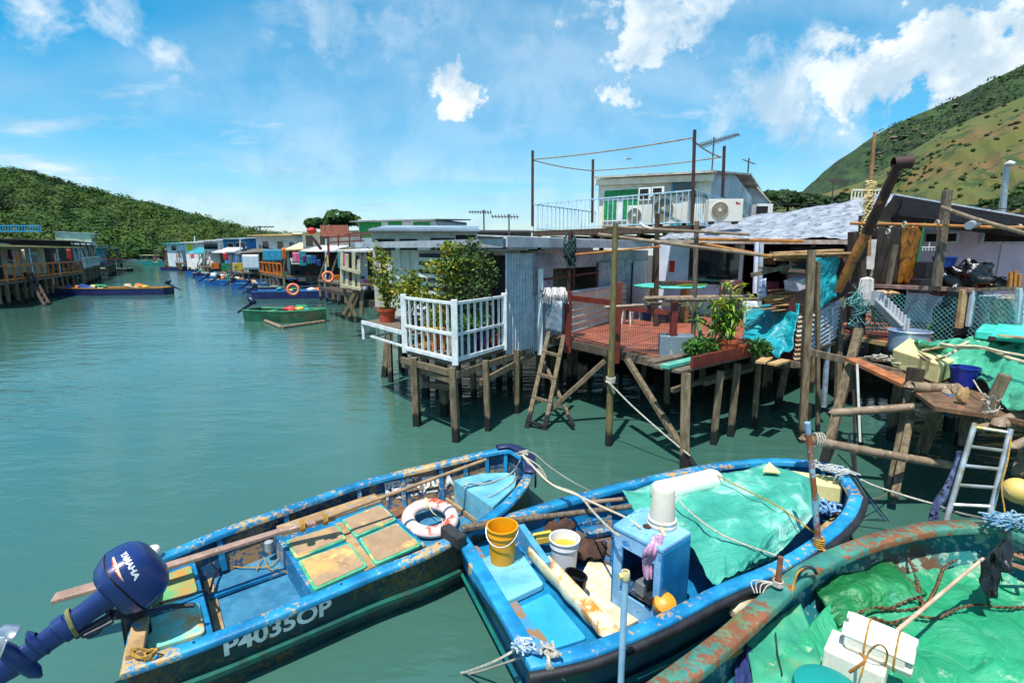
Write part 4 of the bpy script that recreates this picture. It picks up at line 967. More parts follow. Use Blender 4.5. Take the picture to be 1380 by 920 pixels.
part('seat', MB().box(q+Z*.42, (.36,.34,.04), .5), ym, part_r, bevel=.01); part('backrest', MB().box(q+Vector((.08,.15,.68)), (.36,.04,.26), .5), ym, part_r, bevel=.01)
for a in range(4): part('leg', MB().beam(q+Vector((math.cos(a*1.57)*.2, math.sin(a*1.57)*.2, 0)), q+Vector((math.cos(a*1.57)*.18, math.sin(a*1.57)*.18, .42)), .035), ym, part_r)
# tall bright plant with strap leaves at the terrace corner
pp = W(970,482,DK+.08)
def strap(mb, base, d, L_, w, droop, rg_):
    d = d.normalized(); s = d.cross(Z).normalized(); pts = []; k = 6
    for i in range(k+1):
        t = i/k; c = base+d*L_*t-Z*droop*L_*t*t; ww = w*math.sin(math.pi*min(.97, t*.9+.1))
        pts.append((c-s*ww, c+s*ww))
    o = len(mb.v)
    for a, b in pts: mb.v += [a, b]
    for i in range(k): mb.f.append((o+2*i, o+2*i+1, o+2*i+3, o+2*i+2))
rg_ = random.Random(11); r = root('potted_plant', 'tall bright yellow-green strap-leaved plant in terracotta pots at the terrace corner', 'plant', pp)
for (dx, dy, rr, hh) in ((.12,0,.17,.34), (-.17,.05,.15,.26), (.36,.1,.13,.25)):
    part('pot', MB().lathe(pp+Vector((dx,dy,0)), [(rr*.7,0),(rr*.92,hh*.8),(rr,hh*.82),(rr,hh),(rr*.85,hh)], 20), terra, r, smooth=True)
mbs = MB(); mbl = MB()
for s in range(17):
    top = pp+Vector((rg_.uniform(-.42,.55), rg_.uniform(-.2,.3), rg_.uniform(.6,1.35))); b0 = pp+Vector((rg_.uniform(-.15,.25), rg_.uniform(-.05,.1), .25))
    pts = catmull([b0, b0.lerp(top,.5)+Vector((rg_.uniform(-.08,.08),0,.05)), top], 5); mbs.tube(pts, [.018*(1-.5*i/(len(pts)-1)) for i in range(len(pts))], 6)
    for q in range(30):
        t = pts[rg_.randrange(len(pts)//3, len(pts))]; a = rg_.uniform(0,6.28); strap(mbl, t, Vector((math.cos(a), math.sin(a), rg_.uniform(.1,1.4))), rg_.uniform(.14,.30), .022, rg_.uniform(.3,1.0), rg_)
part('stem', mbs, mat('green_stem', S(130,150,70), S(100,110,60), 6), r, smooth=True); part('leaves', mbl, leaf_b, r)
mbl = MB(); mbl.leaves(pp+Vector((-.35,-.02,.18)), (.32,.22,.2), 900, .05, rg_, 1.5, .1); mbl.leaves(pp+Vector((.75,.2,.15)), (.25,.2,.16), 420, .05, rg_, 1.5, .1)
r2 = root('potted_plant', 'low bushy dark green plant spilling over at the foot of the strap-leaved one', 'plant', pp+Vector((-.35,0,0)))
part('foliage', mbl, leaf_g, r2); part('pot', MB().lathe(pp+Vector((-.35,0,-.03)), [(.12,0),(.15,.15)], 16), greypot, r2)
# cactus like pale stalks
r3 = root('potted_plant', 'pale green cactus with three bare upright arms behind the chest', 'plant', W(948,470,DK+.05))
o = W(948,470,DK+.05); mb = MB(); mb.tube(catmull([o, D(936,425,10.1), D(923,405,10.1)],4), .035, 7); mb.tube([o, D(934,400,10.2)], .035, 7); mb.tube(catmull([o, D(940,425,10.1), D(948,403,10.1)],4), .03, 7); mb.tube(catmull([o,D(960,440,10.1),D(965,420,10.1)],4), .03, 7)
part('stem', mb, mat('cactus', S(120,160,100), S(90,130,80), 8, rough=.6), r3, smooth=True); part('pot', MB().lathe(o-Z*.02, [(.1,0),(.13,.2)], 16), greypot, r3)

# ---- plank rack at the right of the terrace
K = root('plank_rack', 'rickety plank rack on tall posts with rusty corrugated sides, right of the terrace', 'rack', W(1085,596,0))
kb = W(1083,597,0)
part('post', MB().beam((kb.x, kb.y, -.6), D(1094,337,9.0), .115, .10, up=Vector((.2,1,0))), stilt, K, bevel=.008)
part('post', MB().beam(D(1102,600,9.1), D(1102,352,9.1), .06), stilt, K)
part('post', MB().tube([D(1110,548,9.8), D(1119,408,9.8)], .05, 8), mat('painted_pipe', S(150,170,190), S(120,130,140), 6, S(140,90,60), .6, 6, rough=.5, wet=True), K, 'pale blue painted steel pipe')
part('post', MB().beam(D(1128,560,9.9), D(1133,400,10.2), .09), stilt, K)
part('post', MB().beam(D(1022,440,10.6), D(1026,328,10.6), .07), galv, K)
part('post', MB().beam(D(1017,395,12.2), D(1020,322,12.2), .07), lav, K)
mb = MB()
for i, (a, b) in enumerate((((1030,344),(1146,341)),((1036,347),(1140,346)),((1044,341),(1130,337)),((1050,350),(1098,351)))):
    mb.beam(D(*a, 9.2+.15*i), D(*b, 9.6+.15*i), .24, .035)
part('top_plank', mb, plyw, K, bevel=.004)
mb = MB(); mb.beam(D(1022,361,9.5), D(1090,366,9.2), .1, .06); mb.beam(D(1012,371,9.4), D(1066,358,9.3), .07, .07); part('shelf_bar', mb, woodg, K)
mb = MB(); mb.beam(D(1080,492,9.0), D(1042,494,9.6), .12, .07); mb.beam(D(1012,482,9.5), D(1090,494,9.0), .1, .12); part('floor_beam', mb, woodg, K)
mb = MB(); mb.corr(D(1069,492,9.15), Z*.95, D(1091,490,9.0)-D(1069,492,9.15), (0,-1,0), .085, .02); part('corrugated_side', mb, rustsheet, K, 'rust brown corrugated side')
mb = MB(); mb.corr(D(1092,478,9.25), Z*.75, D(1128,448,10.1)-D(1092,472,9.25), (.3,-1,0), .085, .02); part('corrugated_side', mb, mat('streaked_sheet', S(190,204,214), S(160,170,180), 4, S(150,90,50), .58, 5, rough=.5, metal=.2), K, 'pale corrugated side with rust streaks')
mb = MB(); mb.prism([D(1072,400,9.2), D(1078,495,9.2), D(1056,494,9.5), D(1050,420,9.6)], Vector((0,.03,0))); part('side_board', mb, mat('maroon_board', S(120,60,66), S(100,50,56), 4, rough=.6), K)
mb = MB(); mb.prism([D(1152,352,9.7), D(1128,342,9.9), D(1112,410,9.9), D(1142,398,9.7)], Vector((.02,.05,0))); part('side_board', mb, mat('dark_panel', S(80,56,56), S(60,44,46), 4, rough=.7), K)
# turquoise cloth hanging
turq = mat('turquoise_tarp', S(16,160,172), S(10,136,152), 2.5, rough=.42, bump=.25, bscale=9, trans=.08, crease=.5)
def cloth(name, label, q, m, nx=30, ny=24, amp=.03, f=5, cat='tarpaulin', bul=0.0, seed=0, solid=.006, lift=None, group=None):
    a, b, c, d = [Vector(x) for x in q]
    n = (b-a).cross(d-a).normalized()
    if n.z < -.05 or (abs(n.z) < .05 and n.y > 0): n = -n
    def fn(u, v):
        p = a.lerp(b, u).lerp(d.lerp(c, u), v)
        w = mnoise.fractal(Vector((u*f, v*f, seed)), .9, 2.1, 4)*amp+abs(mnoise.noise(Vector((u*f*1.3+v*2, v*f*.6, seed+3))))*amp*1.6
        p = p+n*(w+bul*math.sin(math.pi*u)*math.sin(math.pi*v))
        e = mnoise.noise(Vector((u*4, v*4, seed+9)))*.06; p += (b-a)*e*(.5 if 0 < u < 1 else 1)*.5+(d-a)*mnoise.noise(Vector((u*4, v*4, seed+19)))*.04
        if lift: p += lift(u, v)
        return p
    return thing(name, label, cat, MB().grid(nx, ny, fn), m, group, smooth=85, solid=solid)
cloth('tarpaulin', 'turquoise cloth hanging from the top of the plank rack', [D(1099,348,9.3), D(1130,345,9.6), D(1125,400,9.6), D(1098,422,9.3)], turq, amp=.04, f=4, seed=2)
cloth('tarpaulin', 'turquoise tarp draped over the wood pile with its corner hanging down', [W(1010,414,2.2), D(1078,408,9.2), D(1068,470,8.9), D(1000,458,9.3)], turq, amp=.07, f=4, seed=5, lift=lambda u, v: Vector((0, 0, -.28*max(0, v-.6)*max(0, 1-abs(u-.8)*3)*2.5)))
mb = MB()
for i in range(16):
    u = rnd.random(); v = rnd.random(); c = D(1012,420,9.6).lerp(D(1060,424,9.4), u).lerp(D(1040,398,10.0).lerp(D(1084,392,9.8), u), v)+Z*(.02*i*.35)
    mb.box(c, (.5+rnd.random()*.3, .12+rnd.random()*.14, .02), R(25)+rnd.uniform(-.3,.3), Matrix.Rotation(R(28)+rnd.uniform(-.3,.3), 3, 'Z')@Matrix.Rotation(R(-12), 3, 'X'))
thing('plank_pile', 'pile of broken plywood and boards on top of the turquoise tarp', 'wood pile', mb, plyw, bevel=.003)
for i, (x, y) in enumerate(((1038,477),(1050,488),(1030,485))):
    mb = MB().box(W(x,y,1.46+.03*i), (.55,.16,.035), .5+.2*i); thing('plank', 'short loose board on the shelf below the hanging tarp corner, %s' % ('the topmost','nearest the edge','the left one')[i], 'plank', mb, plyw, 'loose boards below the tarp')
mb = MB().box(D(1075,382,9.6), (.34,.3,.2), .3, Matrix.Rotation(.3,3,'Z')@Matrix.Rotation(R(-15),3,'Y')); thing('foam_box', 'white foam box with faint print wedged on the plank rack', 'box', mb, mat('printed_foam', S(226,224,226), S(180,170,190), 12, rough=.6), bevel=.01)
mb = MB().grid(6, 8, lambda u, v: D(1022,404,9.7).lerp(D(1031,402,9.7), u)+Z*(v*.38)+Vector((0,.03*math.sin(u*5+v*4),0))); thing('carrier_bag', 'white carrier bag with blue and red print hanging under the rack', 'bag', mb, mat('bag_print', S(220,226,236), S(80,130,200), 14, S(200,50,60), .6, 12, rough=.4), smooth=80, solid=.04)
mb = MB().blob(D(1066,363,9.7), (.3,.2,.08), 12, .3, 3); thing('net_bundle', 'bundle of dark green net on the upper shelf of the rack', 'net', mb, mat('green_net_bundle', S(50,110,110), S(30,80,84), 20, rough=.9, bump=.6), smooth=True)
mb = MB().lathe(D(985,395,10.7)-Z*.35, [(.2,0),(.24,.3),(.22,.6),(.2,.62)], 20); thing('water_jar', 'dark plum water jar behind the strap-leaved plant', 'jar', mb, mat('plum_jar', S(70,36,50), S(90,40,50), 4, rough=.3), smooth=True)
cloth('canopy_sheet', 'pale grey sheet leaning beside the wood pile', [D(1000,402,10.8), D(1026,404,10.6), D(1015,452,10.4), D(1002,440,10.6)], galv, 8, 8, .02, 3, cat='sheet', seed=4)
for i in range(9):
    a = W(1000+i*4, 477-i*2, 1.5); thing('plank', 'split piece of firewood in the row along the terrace edge', 'plank', MB().beam(a, a+Vector((.5,.25,.02*i)), .05), wooddk, None) if i < 1 else None
# ================================================================ the near boats
def lerp_list(l, u):
    k = u*(len(l)-1); i = min(int(k), len(l)-2); t = k-i
    return l[i]*(1-t)+l[i+1]*t
class Boat:
    def __init__(s, near, far, zs, name, label, sub=5, sheer=None):
        n_ = catmull([W(p[0], p[1], z) for p, z in zip(near, zs)], sub); f_ = catmull([W(p[0], p[1], z) for p, z in zip(far, zs)], sub)
        s.n = n_; s.f = f_; s.k = len(n_)
        s.loop = n_[:]+f_[-2::-1]     # closed outline, stern near -> bow -> stern far
        c = sum((p for p in s.loop), Vector((0,0,0)))/len(s.loop)
        s.root = root(name, label, 'boat', (c.x, c.y, 0)); s.c = c
    def off(s, d, z=None, dz=0.0, zmul=None):
        l = offset_loop(s.loop, d); o = []
        for p in l:
            q = p.copy()
            if z is not None: q.z = z
            if zmul is not None: q.z = q.z*zmul
            q.z += dz; o.append(q)
        return o
    def at(s, u, v, z, inset=.12):
        "u along from stern to bow, v across from near (0) to far (1)"
        l = s.off(inset); n = l[:s.k]; f = l[s.k-1:][::-1]
        k = u*(s.k-1); i = min(int(k), s.k-2); t = k-i
        a = n[i].lerp(n[i+1], t); f2 = [l[s.k-1]]+l[s.k:]; f2 = f2[::-1]; b = f2[i].lerp(f2[i+1], t)
        p = a.lerp(b, v); p.z = z; return p
    def build(s, m_hull, m_rail, m_in, m_floor, rail_w=.11, rail_h=.05, strake_z=.2, floor_z=.08, m_strake=None, inset_low=.16, draft=.22, keelin=.25):
        r = s.root
        part('hull', MB().loops([s.off(.012, dz=-.01), s.off(.03, zmul=.7), s.off(.05, z=strake_z+.02), s.off(.085, z=.02), s.off(keelin, z=-draft)]), m_hull, r, smooth=50)
        o = s.off(-.015); 
        part('gunwale', MB().loops([s.off(-.012, dz=-rail_h), s.off(-.018, dz=-.01), s.off(-.006, dz=.004), s.off(rail_w-.012, dz=.004), s.off(rail_w, dz=-.01), s.off(rail_w, dz=-rail_h), s.off(.02, dz=-rail_h)]), m_rail, r, smooth=50)
        part('lining', MB().loops([s.off(.035, dz=-rail_h), s.off(.06, zmul=.6), s.off(inset_low, z=floor_z-.02)]), m_in, r, smooth=50)
        if m_strake: part('rubbing_strake', MB().loops([s.off(.05, z=strake_z+.025), s.off(.0, z=strake_z+.015), s.off(.005, z=strake_z-.03), s.off(.07, z=strake_z-.04)]), m_strake, r, smooth=50)
        l = s.off(inset_low-.02, z=floor_z); n = l[:s.k]; f = (l[s.k-1:])[::-1]
        mb = MB(); mb.add(n+f, [(i, i+1, s.k+i+1, s.k+i) for i in range(s.k-1)]); part('floor', mb, m_floor, r)
        return r
    def ribs(s, us, m, side=1, z0=.12, w=.05):
        l = s.off(.055); l2 = s.off(.14)
        for u in us:
            i = int(u*(s.k-1)); j = i if side == 0 else len(s.loop)-1-i+0
            a = l[j]; b = l2[j]; part('rib', MB().beam((a.x, a.y, s.loop[j].z-.05), (b.x, b.y, z0), w, .06), m, s.root)
def px_prism(mb, pxs, z, h): return mb.prism([W(a, b, z) for a, b in pxs], h)
def rounded_poly(pts, r=.04, k=4):
    out = []; n = len(pts)
    for i in range(n):
        p = pts[i]; a = (pts[i-1]-p).normalized(); b = (pts[(i+1) % n]-p).normalized()
        p0 = p+a*r; p1 = p+b*r
        for j in range(k+1):
            t = j/k; out.append(p0*(1-t)**2+p*2*t*(1-t)+p1*t*t)
    return out
near1 = [(165,905),(287,863),(400,818),(500,776),(571,748),(630,718),(675,689),(702,663),(716,640),(716,618)]
far1 = [(196,756),(290,716),(401,677),(480,650),(540,634),(583,624),(625,614),(655,607),(690,603),(716,618)]
z1 = [.50,.50,.51,.53,.56,.60,.64,.68,.72,.74]
b1 = Boat(near1, far1, z1, 'sampan', 'blue wooden sampan with tan hatch covers and a tilted outboard motor, nearest on the left')
mesh_fl = mat('blue_net_floor', S(44,120,160), S(66,140,176), 6, S(150,110,80), .6, 4, rough=.7, bump=.8, bscale=90)
B1 = b1.build(boat_hull, boat_rail, boat_in, mesh_fl, m_strake=mat('teal_strake', S(16,96,80), S(14,70,66), 4, S(60,60,40), .55, 8, rough=.5, patch=True), rail_w=.105)
b1.ribs((.12,.22,.34,.46,.58,.68,.78,.88), boat_blue)
b1.ribs((.4,.55,.7,.85), boat_blue, 0)
part('wall_boards', MB().loops([b1.off(.075, zmul=.62)[b1.k+4:-6], b1.off(.10, z=.30)[b1.k+4:-6]], closed=False), mat('bare_side_boards', S(150,122,84), S(110,92,66), 5, S(30,100,130), .55, 7, rough=.8, bump=.4), B1)
# transom board
mb = MB(); a, b = b1.loop[0], b1.loop[-1]; e = (b-a).normalized(); inn_ = Vector((e.y, -e.x, 0)); inn_ = inn_ if inn_.dot(b1.c-a) > 0 else -inn_
mb.beam(a+e*.1+inn_*.06+Z*.02, b-e*.1+inn_*.06+Z*.02, .11, .06); part('transom_cap', mb, bare_wood, B1, bevel=.01)
mb = MB(); mb.prism([a+e*.55-inn_*.02+Z*.06, b-e*.50-inn_*.02+Z*.06, b-e*.50-inn_*.07+Z*.06, a+e*.55-inn_*.07+Z*.06], .5); part('motor_board', mb, black, B1)
# stern platform, hatches
sp = [W(205,764,.36), W(262,752,.36), W(289,856,.36), W(200,895,.36), W(178,838,.36)]
part('stern_platform', MB().prism(sp, .30), boat_blue, B1, bevel=.012)
mint = mat('mint_hatch', S(130,206,190), S(110,190,170), 3, S(206,140,60), .55, 2.8, rough=.6, bump=.15, soft=.09)
mintg = mat('green_edge_hatch', S(90,170,110), S(206,140,60), 1.5, S(196,130,54), .50, 2.6, rough=.6, bump=.15, soft=.1)
mb = MB().prism(rounded_poly([W(*q,.395) for q in ((196,834),(268,810),(277,851),(197,876))], .05), .035); part('hatch_cover', mb, mint, B1, 'pale mint hatch cover stained orange', bevel=.008)
mb = MB().prism(rounded_poly([W(*q,.395) for q in ((196,784),(257,760),(267,796),(196,818))], .05), .035); part('hatch_cover', mb, mintg, B1, 'orange hatch cover with green rim', bevel=.008)
# middle platform with four covers
mp_ = [W(368,716,.36), W(508,672,.36), W(574,733,.36), W(424,805,.36)]
part('middle_platform', MB().prism(mp_, .28), boat_blue, B1, bevel=.01)
mb = MB().prism([W(372,708,.40), W(505,664,.40), W(514,674,.40), W(378,719,.40)], .05); part('side_bench', mb, bare_wood, B1, bevel=.008)
mb = MB().prism([W(452,705,.372), W(462,702,.372), W(506,762,.372), W(492,769,.372)], .02); part('centre_plank', mb, bare_wood, B1)
def hatch_mat(nm, wood1, wood2, edge):
    return mat(nm, wood1, wood2, 4, edge, .60, 3.2, rough=.75, bump=.3, bscale=40, soft=.05, c4=S(206,160,96))
hm1 = hatch_mat('worn_hatch', S(176,146,112), S(150,120,92), S(222,180,110)); rim_m = mat('green_rim', S(96,190,150), S(60,160,120), 5, S(214,180,110), .58, 7, rough=.6)
for q in (((384,728),(455,706),(467,725),(399,752)), ((401,755),(471,730),(496,762),(423,795)), ((460,700),(513,679),(535,699),(479,723)), ((483,725),(535,704),(569,733),(506,760))):
    pts = [W(*p, .395) for p in q]; cc = sum(pts, Vector((0,0,0)))/4
    h = part('hatch_cover', MB().prism(rounded_poly(pts, .04), .035), rim_m, B1, bevel=.006)
    mb = MB().prism(rounded_poly([cc+(p-cc)*.90+Z*.006 for p in pts], .04), .01); part('worn_top', mb, hm1, h)
# foot space edging
mb = MB(); mb.prism([W(272,774,.10), W(284,770,.10), W(303,848,.10), W(290,852,.10)], .02); mb.prism([W(378,742,.10), W(386,739,.10), W(420,797,.10), W(410,801,.10)], .02); mb.prism([W(274,770,.095), W(372,733,.095), W(374,738,.095), W(276,776,.095)], .02)
part('floor_board', mb, bare_wood, B1)
mb = MB(); mb.prism([W(283,800,.13), W(395,760,.13), W(397,764,.13), W(284,805,.13)], .03); part('floor_batten', mb, boat_blue, B1)
# bow deck and the floor in front of it
bd = [W(611,646,.46), W(648,637,.46), W(684,636,.46), W(697,641,.46), W(694,655,.46), W(664,683,.46)]
part('bow_deck', MB().prism(bd, .38), boat_lt, B1, bevel=.015)
mb = MB(); mb.beam(W(606,668,.12), W(652,700,.12), .05, .06); mb.beam(W(600,672,.12), W(645,704,.12), .03, .05); part('floor_board', mb, bare_wood, B1)
mb = MB()
for i in range(3): mb.beam(W(526,690+4*i,.11), W(600,664+2*i,.13), .06, .03)
part('bottom_plank', mb, mat('red_brown_plank', S(140,96,66), S(110,72,50), 6, rough=.8), B1)
# bow cap
mb = MB(); l0 = b1.off(-.045, dz=.03); l1 = b1.off(.10, dz=.035); l2 = b1.off(-.05, dz=-.16); k = b1.k; a_, z_ = k-6, k+8
mb.loops([l2[a_:z_], l0[a_:z_], l1[a_:z_]], closed=False); part('bow_cap', mb, mat('navy_rubber', S(24,34,70), S(34,40,80), 6, rough=.5, bump=.2), B1, smooth=60, solid=.02)
mb = MB()
for u in (.1, .3, .5, .62, .74, .86, .93):
    for sd in (0, 1):
        i = int(u*(b1.k-1)); j = i if sd == 0 else len(b1.loop)-1-i; q = b1.off(.055)[j]; mb.lathe(q+Z*.004, [(.012,0),(.011,.004)], 8)
part('bolt_heads', mb, black, B1)
# lettering on the outside of the near side: white, and the old one showing through further forward
hb = MB().loops([b1.off(.012, dz=-.01), b1.off(.03, zmul=.7), b1.off(.05, z=.22), b1.off(.085, z=.02)]); bvh1 = BVHTree.FromPolygons([tuple(v) for v in hb.v], hb.f)
def hull_text(txt, pa, pb, z, size, m, name='registration_letters', bold=.006, lab=None):
    a = W(pa[0], pa[1], z); b = W(pb[0], pb[1], z); d = (b-a).normalized(); n = Vector((d.y, -d.x, 0))
    mb = text_mb(txt, size, a+n*.2, d, Z, .004, bvh1, bold, nrm=n)
    mb2 = MB(); mb2.add(mb.v, mb.f); return part(name, mb2, m, B1, lab)
let = mat('white_lettering', S(250,250,244), S(226,228,220), 9, S(20,60,66), .66, 14, rough=.7)
hull_text('P4035OP', (300,877), (432,828), .315, .215, let, bold=.007)
hull_text('P4035O', (478,812), (600,766), .34, .20, mat('faded_lettering', S(110,96,48), S(70,74,44), 9, S(20,60,66), .54, 10, rough=.8), 'faded_letters', .008)
# four characters on the inside of the far side
lf = b1.off(.10); ia = W(527,668,.40); ib = W(608,646,.40); d = (ib-ia).normalized(); nn = Vector((d.y, -d.x, 0))
wl = MB().loops([b1.off(.035, dz=-.05), b1.off(.06, zmul=.6), b1.off(.16, z=.06)]); wl.loops([b1.off(.075, zmul=.62)[b1.k+4:-6], b1.off(.10, z=.30)[b1.k+4:-6]], closed=False)
bvw = BVHTree.FromPolygons([tuple(v) for v in wl.v], wl.f)
vs = []
mb = text_mb('限載四人', .24, ia+Vector((0,0,-.14))+nn*.05, d, Z, .006, None, .008)
for v in mb.v:
    hit = bvw.ray_cast(Vector(v)+nn*.4, -nn)[0]
    if hit: v.x, v.y = (hit+nn*.012).x, (hit+nn*.012).y
part('warning_characters', mb, mat('white_sign_paint', S(226,228,224), S(190,196,196), 9, rough=.7), B1)
# oar lying along the far side
O = root('oar', 'long weathered oar laid along the far side of the left sampan, blade over the stern', 'oar', W(380,712,.6))
mb = MB(); bl = [W(72,806,.50), W(118,793,.52), W(215,766,.58), W(376,716,.60), W(452,697,.62)]
ws = [.13,.14,.10,.085,.07]
def flat(mb, pts, ws, th):
    o = len(mb.v)
    for i, p in enumerate(pts):
        d = (pts[min(i+1, len(pts)-1)]-pts[max(i-1, 0)]).normalized(); s_ = d.cross(Z).normalized(); u_ = s_.cross(d)
        for a, b in ((-1,-1),(1,-1),(1,1),(-1,1)): mb.v.append(p+s_*ws[i]*a*.5+u_*th*b*.5)
    for i in range(len(pts)-1):
        for j in range(4): a = o+4*i+j; b = o+4*i+(j+1) % 4; mb.f.append((a, b, b+4, a+4))
    mb.f.append((o+3, o+2, o+1, o)); q = o+4*(len(pts)-1); mb.f.append((q, q+1, q+2, q+3))
flat(mb, bl, ws, .035); part('blade', mb, mat('oar_wood', S(168,138,122), S(140,112,98), 6, S(190,166,150), .62, 12, rough=.75, bump=.3), O, bevel=.006)
mb = MB().tube([W(425,702,.66), W(520,668,.70), W(655,619,.80)], .022, 8); part('shaft', mb, mat('cane_shaft', S(176,140,100), S(140,112,84), 5, rough=.6), O, smooth=True)
for (x, y) in ((405,709),(436,700)):
    mb = MB(); c = W(x, y, .64); dd = (bl[4]-bl[3]).normalized()
    for k in range(4): mb.tube([c+dd*.012*k+(dd.cross(Z).normalized()*math.cos(a)+Z*math.sin(a))*.058 for a in [i*math.pi/6 for i in range(13)]], .006, 5, False)
    part('lashing', mb, rope_y, O, smooth=True)
# lifebuoy
LB = W(580,697,.20); r = root('lifebuoy', 'scuffed white and red lifebuoy lying on the floor of the left sampan', 'lifebuoy', LB)
mt = Matrix.Rotation(R(8), 3, 'X')@Matrix.Rotation(R(6), 3, 'Y')
buoy_m = mat('lifebuoy_vinyl', S(236,216,210), S(230,196,188), 3, S(216,66,34), .565, 3.0, rough=.5, bump=.1, soft=.04)
Rr, rr = .265, .08
part('ring', MB().loops([[LB+mt@Vector(((Rr+rr*math.cos(b))*math.cos(a), (Rr+rr*math.cos(b))*math.sin(a), rr*.8*math.sin(b))) for a in [i*2*math.pi/40 for i in range(40)]] for b in [j*2*math.pi/14 for j in range(15)]]), buoy_m, r, smooth=True)
mb = MB()
a = 1.9; 
for da in (0, .05): mb.tube([LB+mt@Vector(((Rr+(rr+.012)*math.cos(b))*math.cos(a+da), (Rr+(rr+.012)*math.cos(b))*math.sin(a+da), (rr*.8+.012)*math.sin(b))) for b in [j*math.pi/8 for j in range(17)]], .006, 5, False)
mb.tube(catmull([LB+mt@Vector((-.09,.20,.08)), LB+Vector((.02,.08,.02)), LB+Vector((.12,.07,-.05)), LB+Vector((.16,-.05,-.06))], 5), .006, 5)
part('grab_line', mb, mat('buoy_line', S(206,196,140), rough=.9), r, smooth=True)
# ropes in the bow
rope('rope', 'thin grey line lying in curves over the bow deck of the left sampan', [W(706,609,.80), W(700,622,.70), W(688,638,.48), W(660,650,.48), W(628,653,.49), W(618,662,.30)], .009, rope_w)
rope('rope', 'second thin line across the bow deck down to the floor boards', [W(694,636,.5), W(690,650,.48), W(660,668,.48), W(640,674,.35), W(630,690,.15)], .006, rope_w)
rope('rope', 'frayed yellow string on the blue net floor of the left sampan', [W(278,745,.4), W(286,760,.14), W(352,764,.11), W(372,756,.11), W(378,742,.12), W(380,730,.37)], .007, rope_y)
rope('rope', 'short loose bit of yellow string on the blue net floor', [W(346,768,.11), W(350,755,.12), W(356,752,.11), W(362,765,.11), W(374,768,.12), W(372,764,.12)], .006, rope_y)
rope('fuel_hose', 'black hose running over the sill from the motor to the blue net floor', [W(215,812,.45), W(250,803,.42), W(275,796,.38), W(282,800,.2), W(292,770,.16), W(320,748,.14), W(372,732,.14)], .012, black)
mb = MB()
c = W(196,884,.52)
for k in range(3): mb.tube([c+Vector((math.cos(a)*.07*(1+.2*k), math.sin(a)*.035, .02+.01*k+.02*math.sin(2*a+k))) for a in [i*math.pi/8 for i in range(17)]], .007, 5, False)
mb.tube(catmull([c+Z*.03, W(196,892,.5), W(195,915,.3), W(194,935,.05)], 5), .008, 5)
thing('rope_knot', 'orange string knotted over the stern corner of the left sampan, end hanging down', 'rope', mb, rope_y, smooth=True)

# outboard motor (part of the left sampan)
mnavy = mat('motor_navy', S(30,52,112), S(26,44,98), 3, S(60,80,130), .7, 12, rough=.30, bump=.03, spec=.6)
mdark = mat('motor_dark_navy', S(22,30,64), S(18,24,50), 4, rough=.35)
ce = W(176,782,.92); le = W(22,893,.58)
ax = (ce-le).normalized(); sd = ax.cross(Z).normalized(); up_ = sd.cross(ax).normalized()
def sup(c, wx, wy, n=28, e=.6):
    out = []
    for i in range(n):
        a = 2*math.pi*i/n; ca, sa = math.cos(a), math.sin(a)
        out.append(c+sd*wx*math.copysign(abs(ca)**e, ca)+up_*wy*math.copysign(abs(sa)**e, sa))
    return out
# leg
M = part('outboard_motor', MB().loops([sup(le+ax*t, a, b, 20, .7) for t, a, b in ((.14,.035,.08),(.26,.045,.085),(.27,.06,.10),(.34,.06,.10),(.35,.05,.085),(.45,.05,.08),(.58,.06,.09),(.66,.09,.11),(.70,.12,.14))]), mnavy, B1, smooth=50)
cz = ce+up_*.02+ax*.02
prof = [(-.165,.10,.13),(-.15,.16,.19),(-.08,.205,.23),(-.045,.212,.24)]
part('lower_cowl', MB().loops([sup(cz+ax*t, a, b) for t, a, b in prof]), mnavy, M, smooth=50)
part('seam', MB().loops([sup(cz+ax*t, a, b) for t, a, b in ((-.046,.20,.232),(-.030,.20,.232))]), black, M)
prof = [(-.032,.20,.23),(-.030,.216,.245),(.04,.214,.24),(.11,.195,.222),(.16,.165,.19),(.19,.12,.14),(.20,.05,.06),(.201,.0,.0)]
tc_ = MB().loops([sup(cz+ax*t, a, b) for t, a, b in prof]); part('top_cowl', tc_, mnavy, M, smooth=60)
bc = BVHTree.FromPolygons([tuple(v) for v in tc_.v], tc_.f)
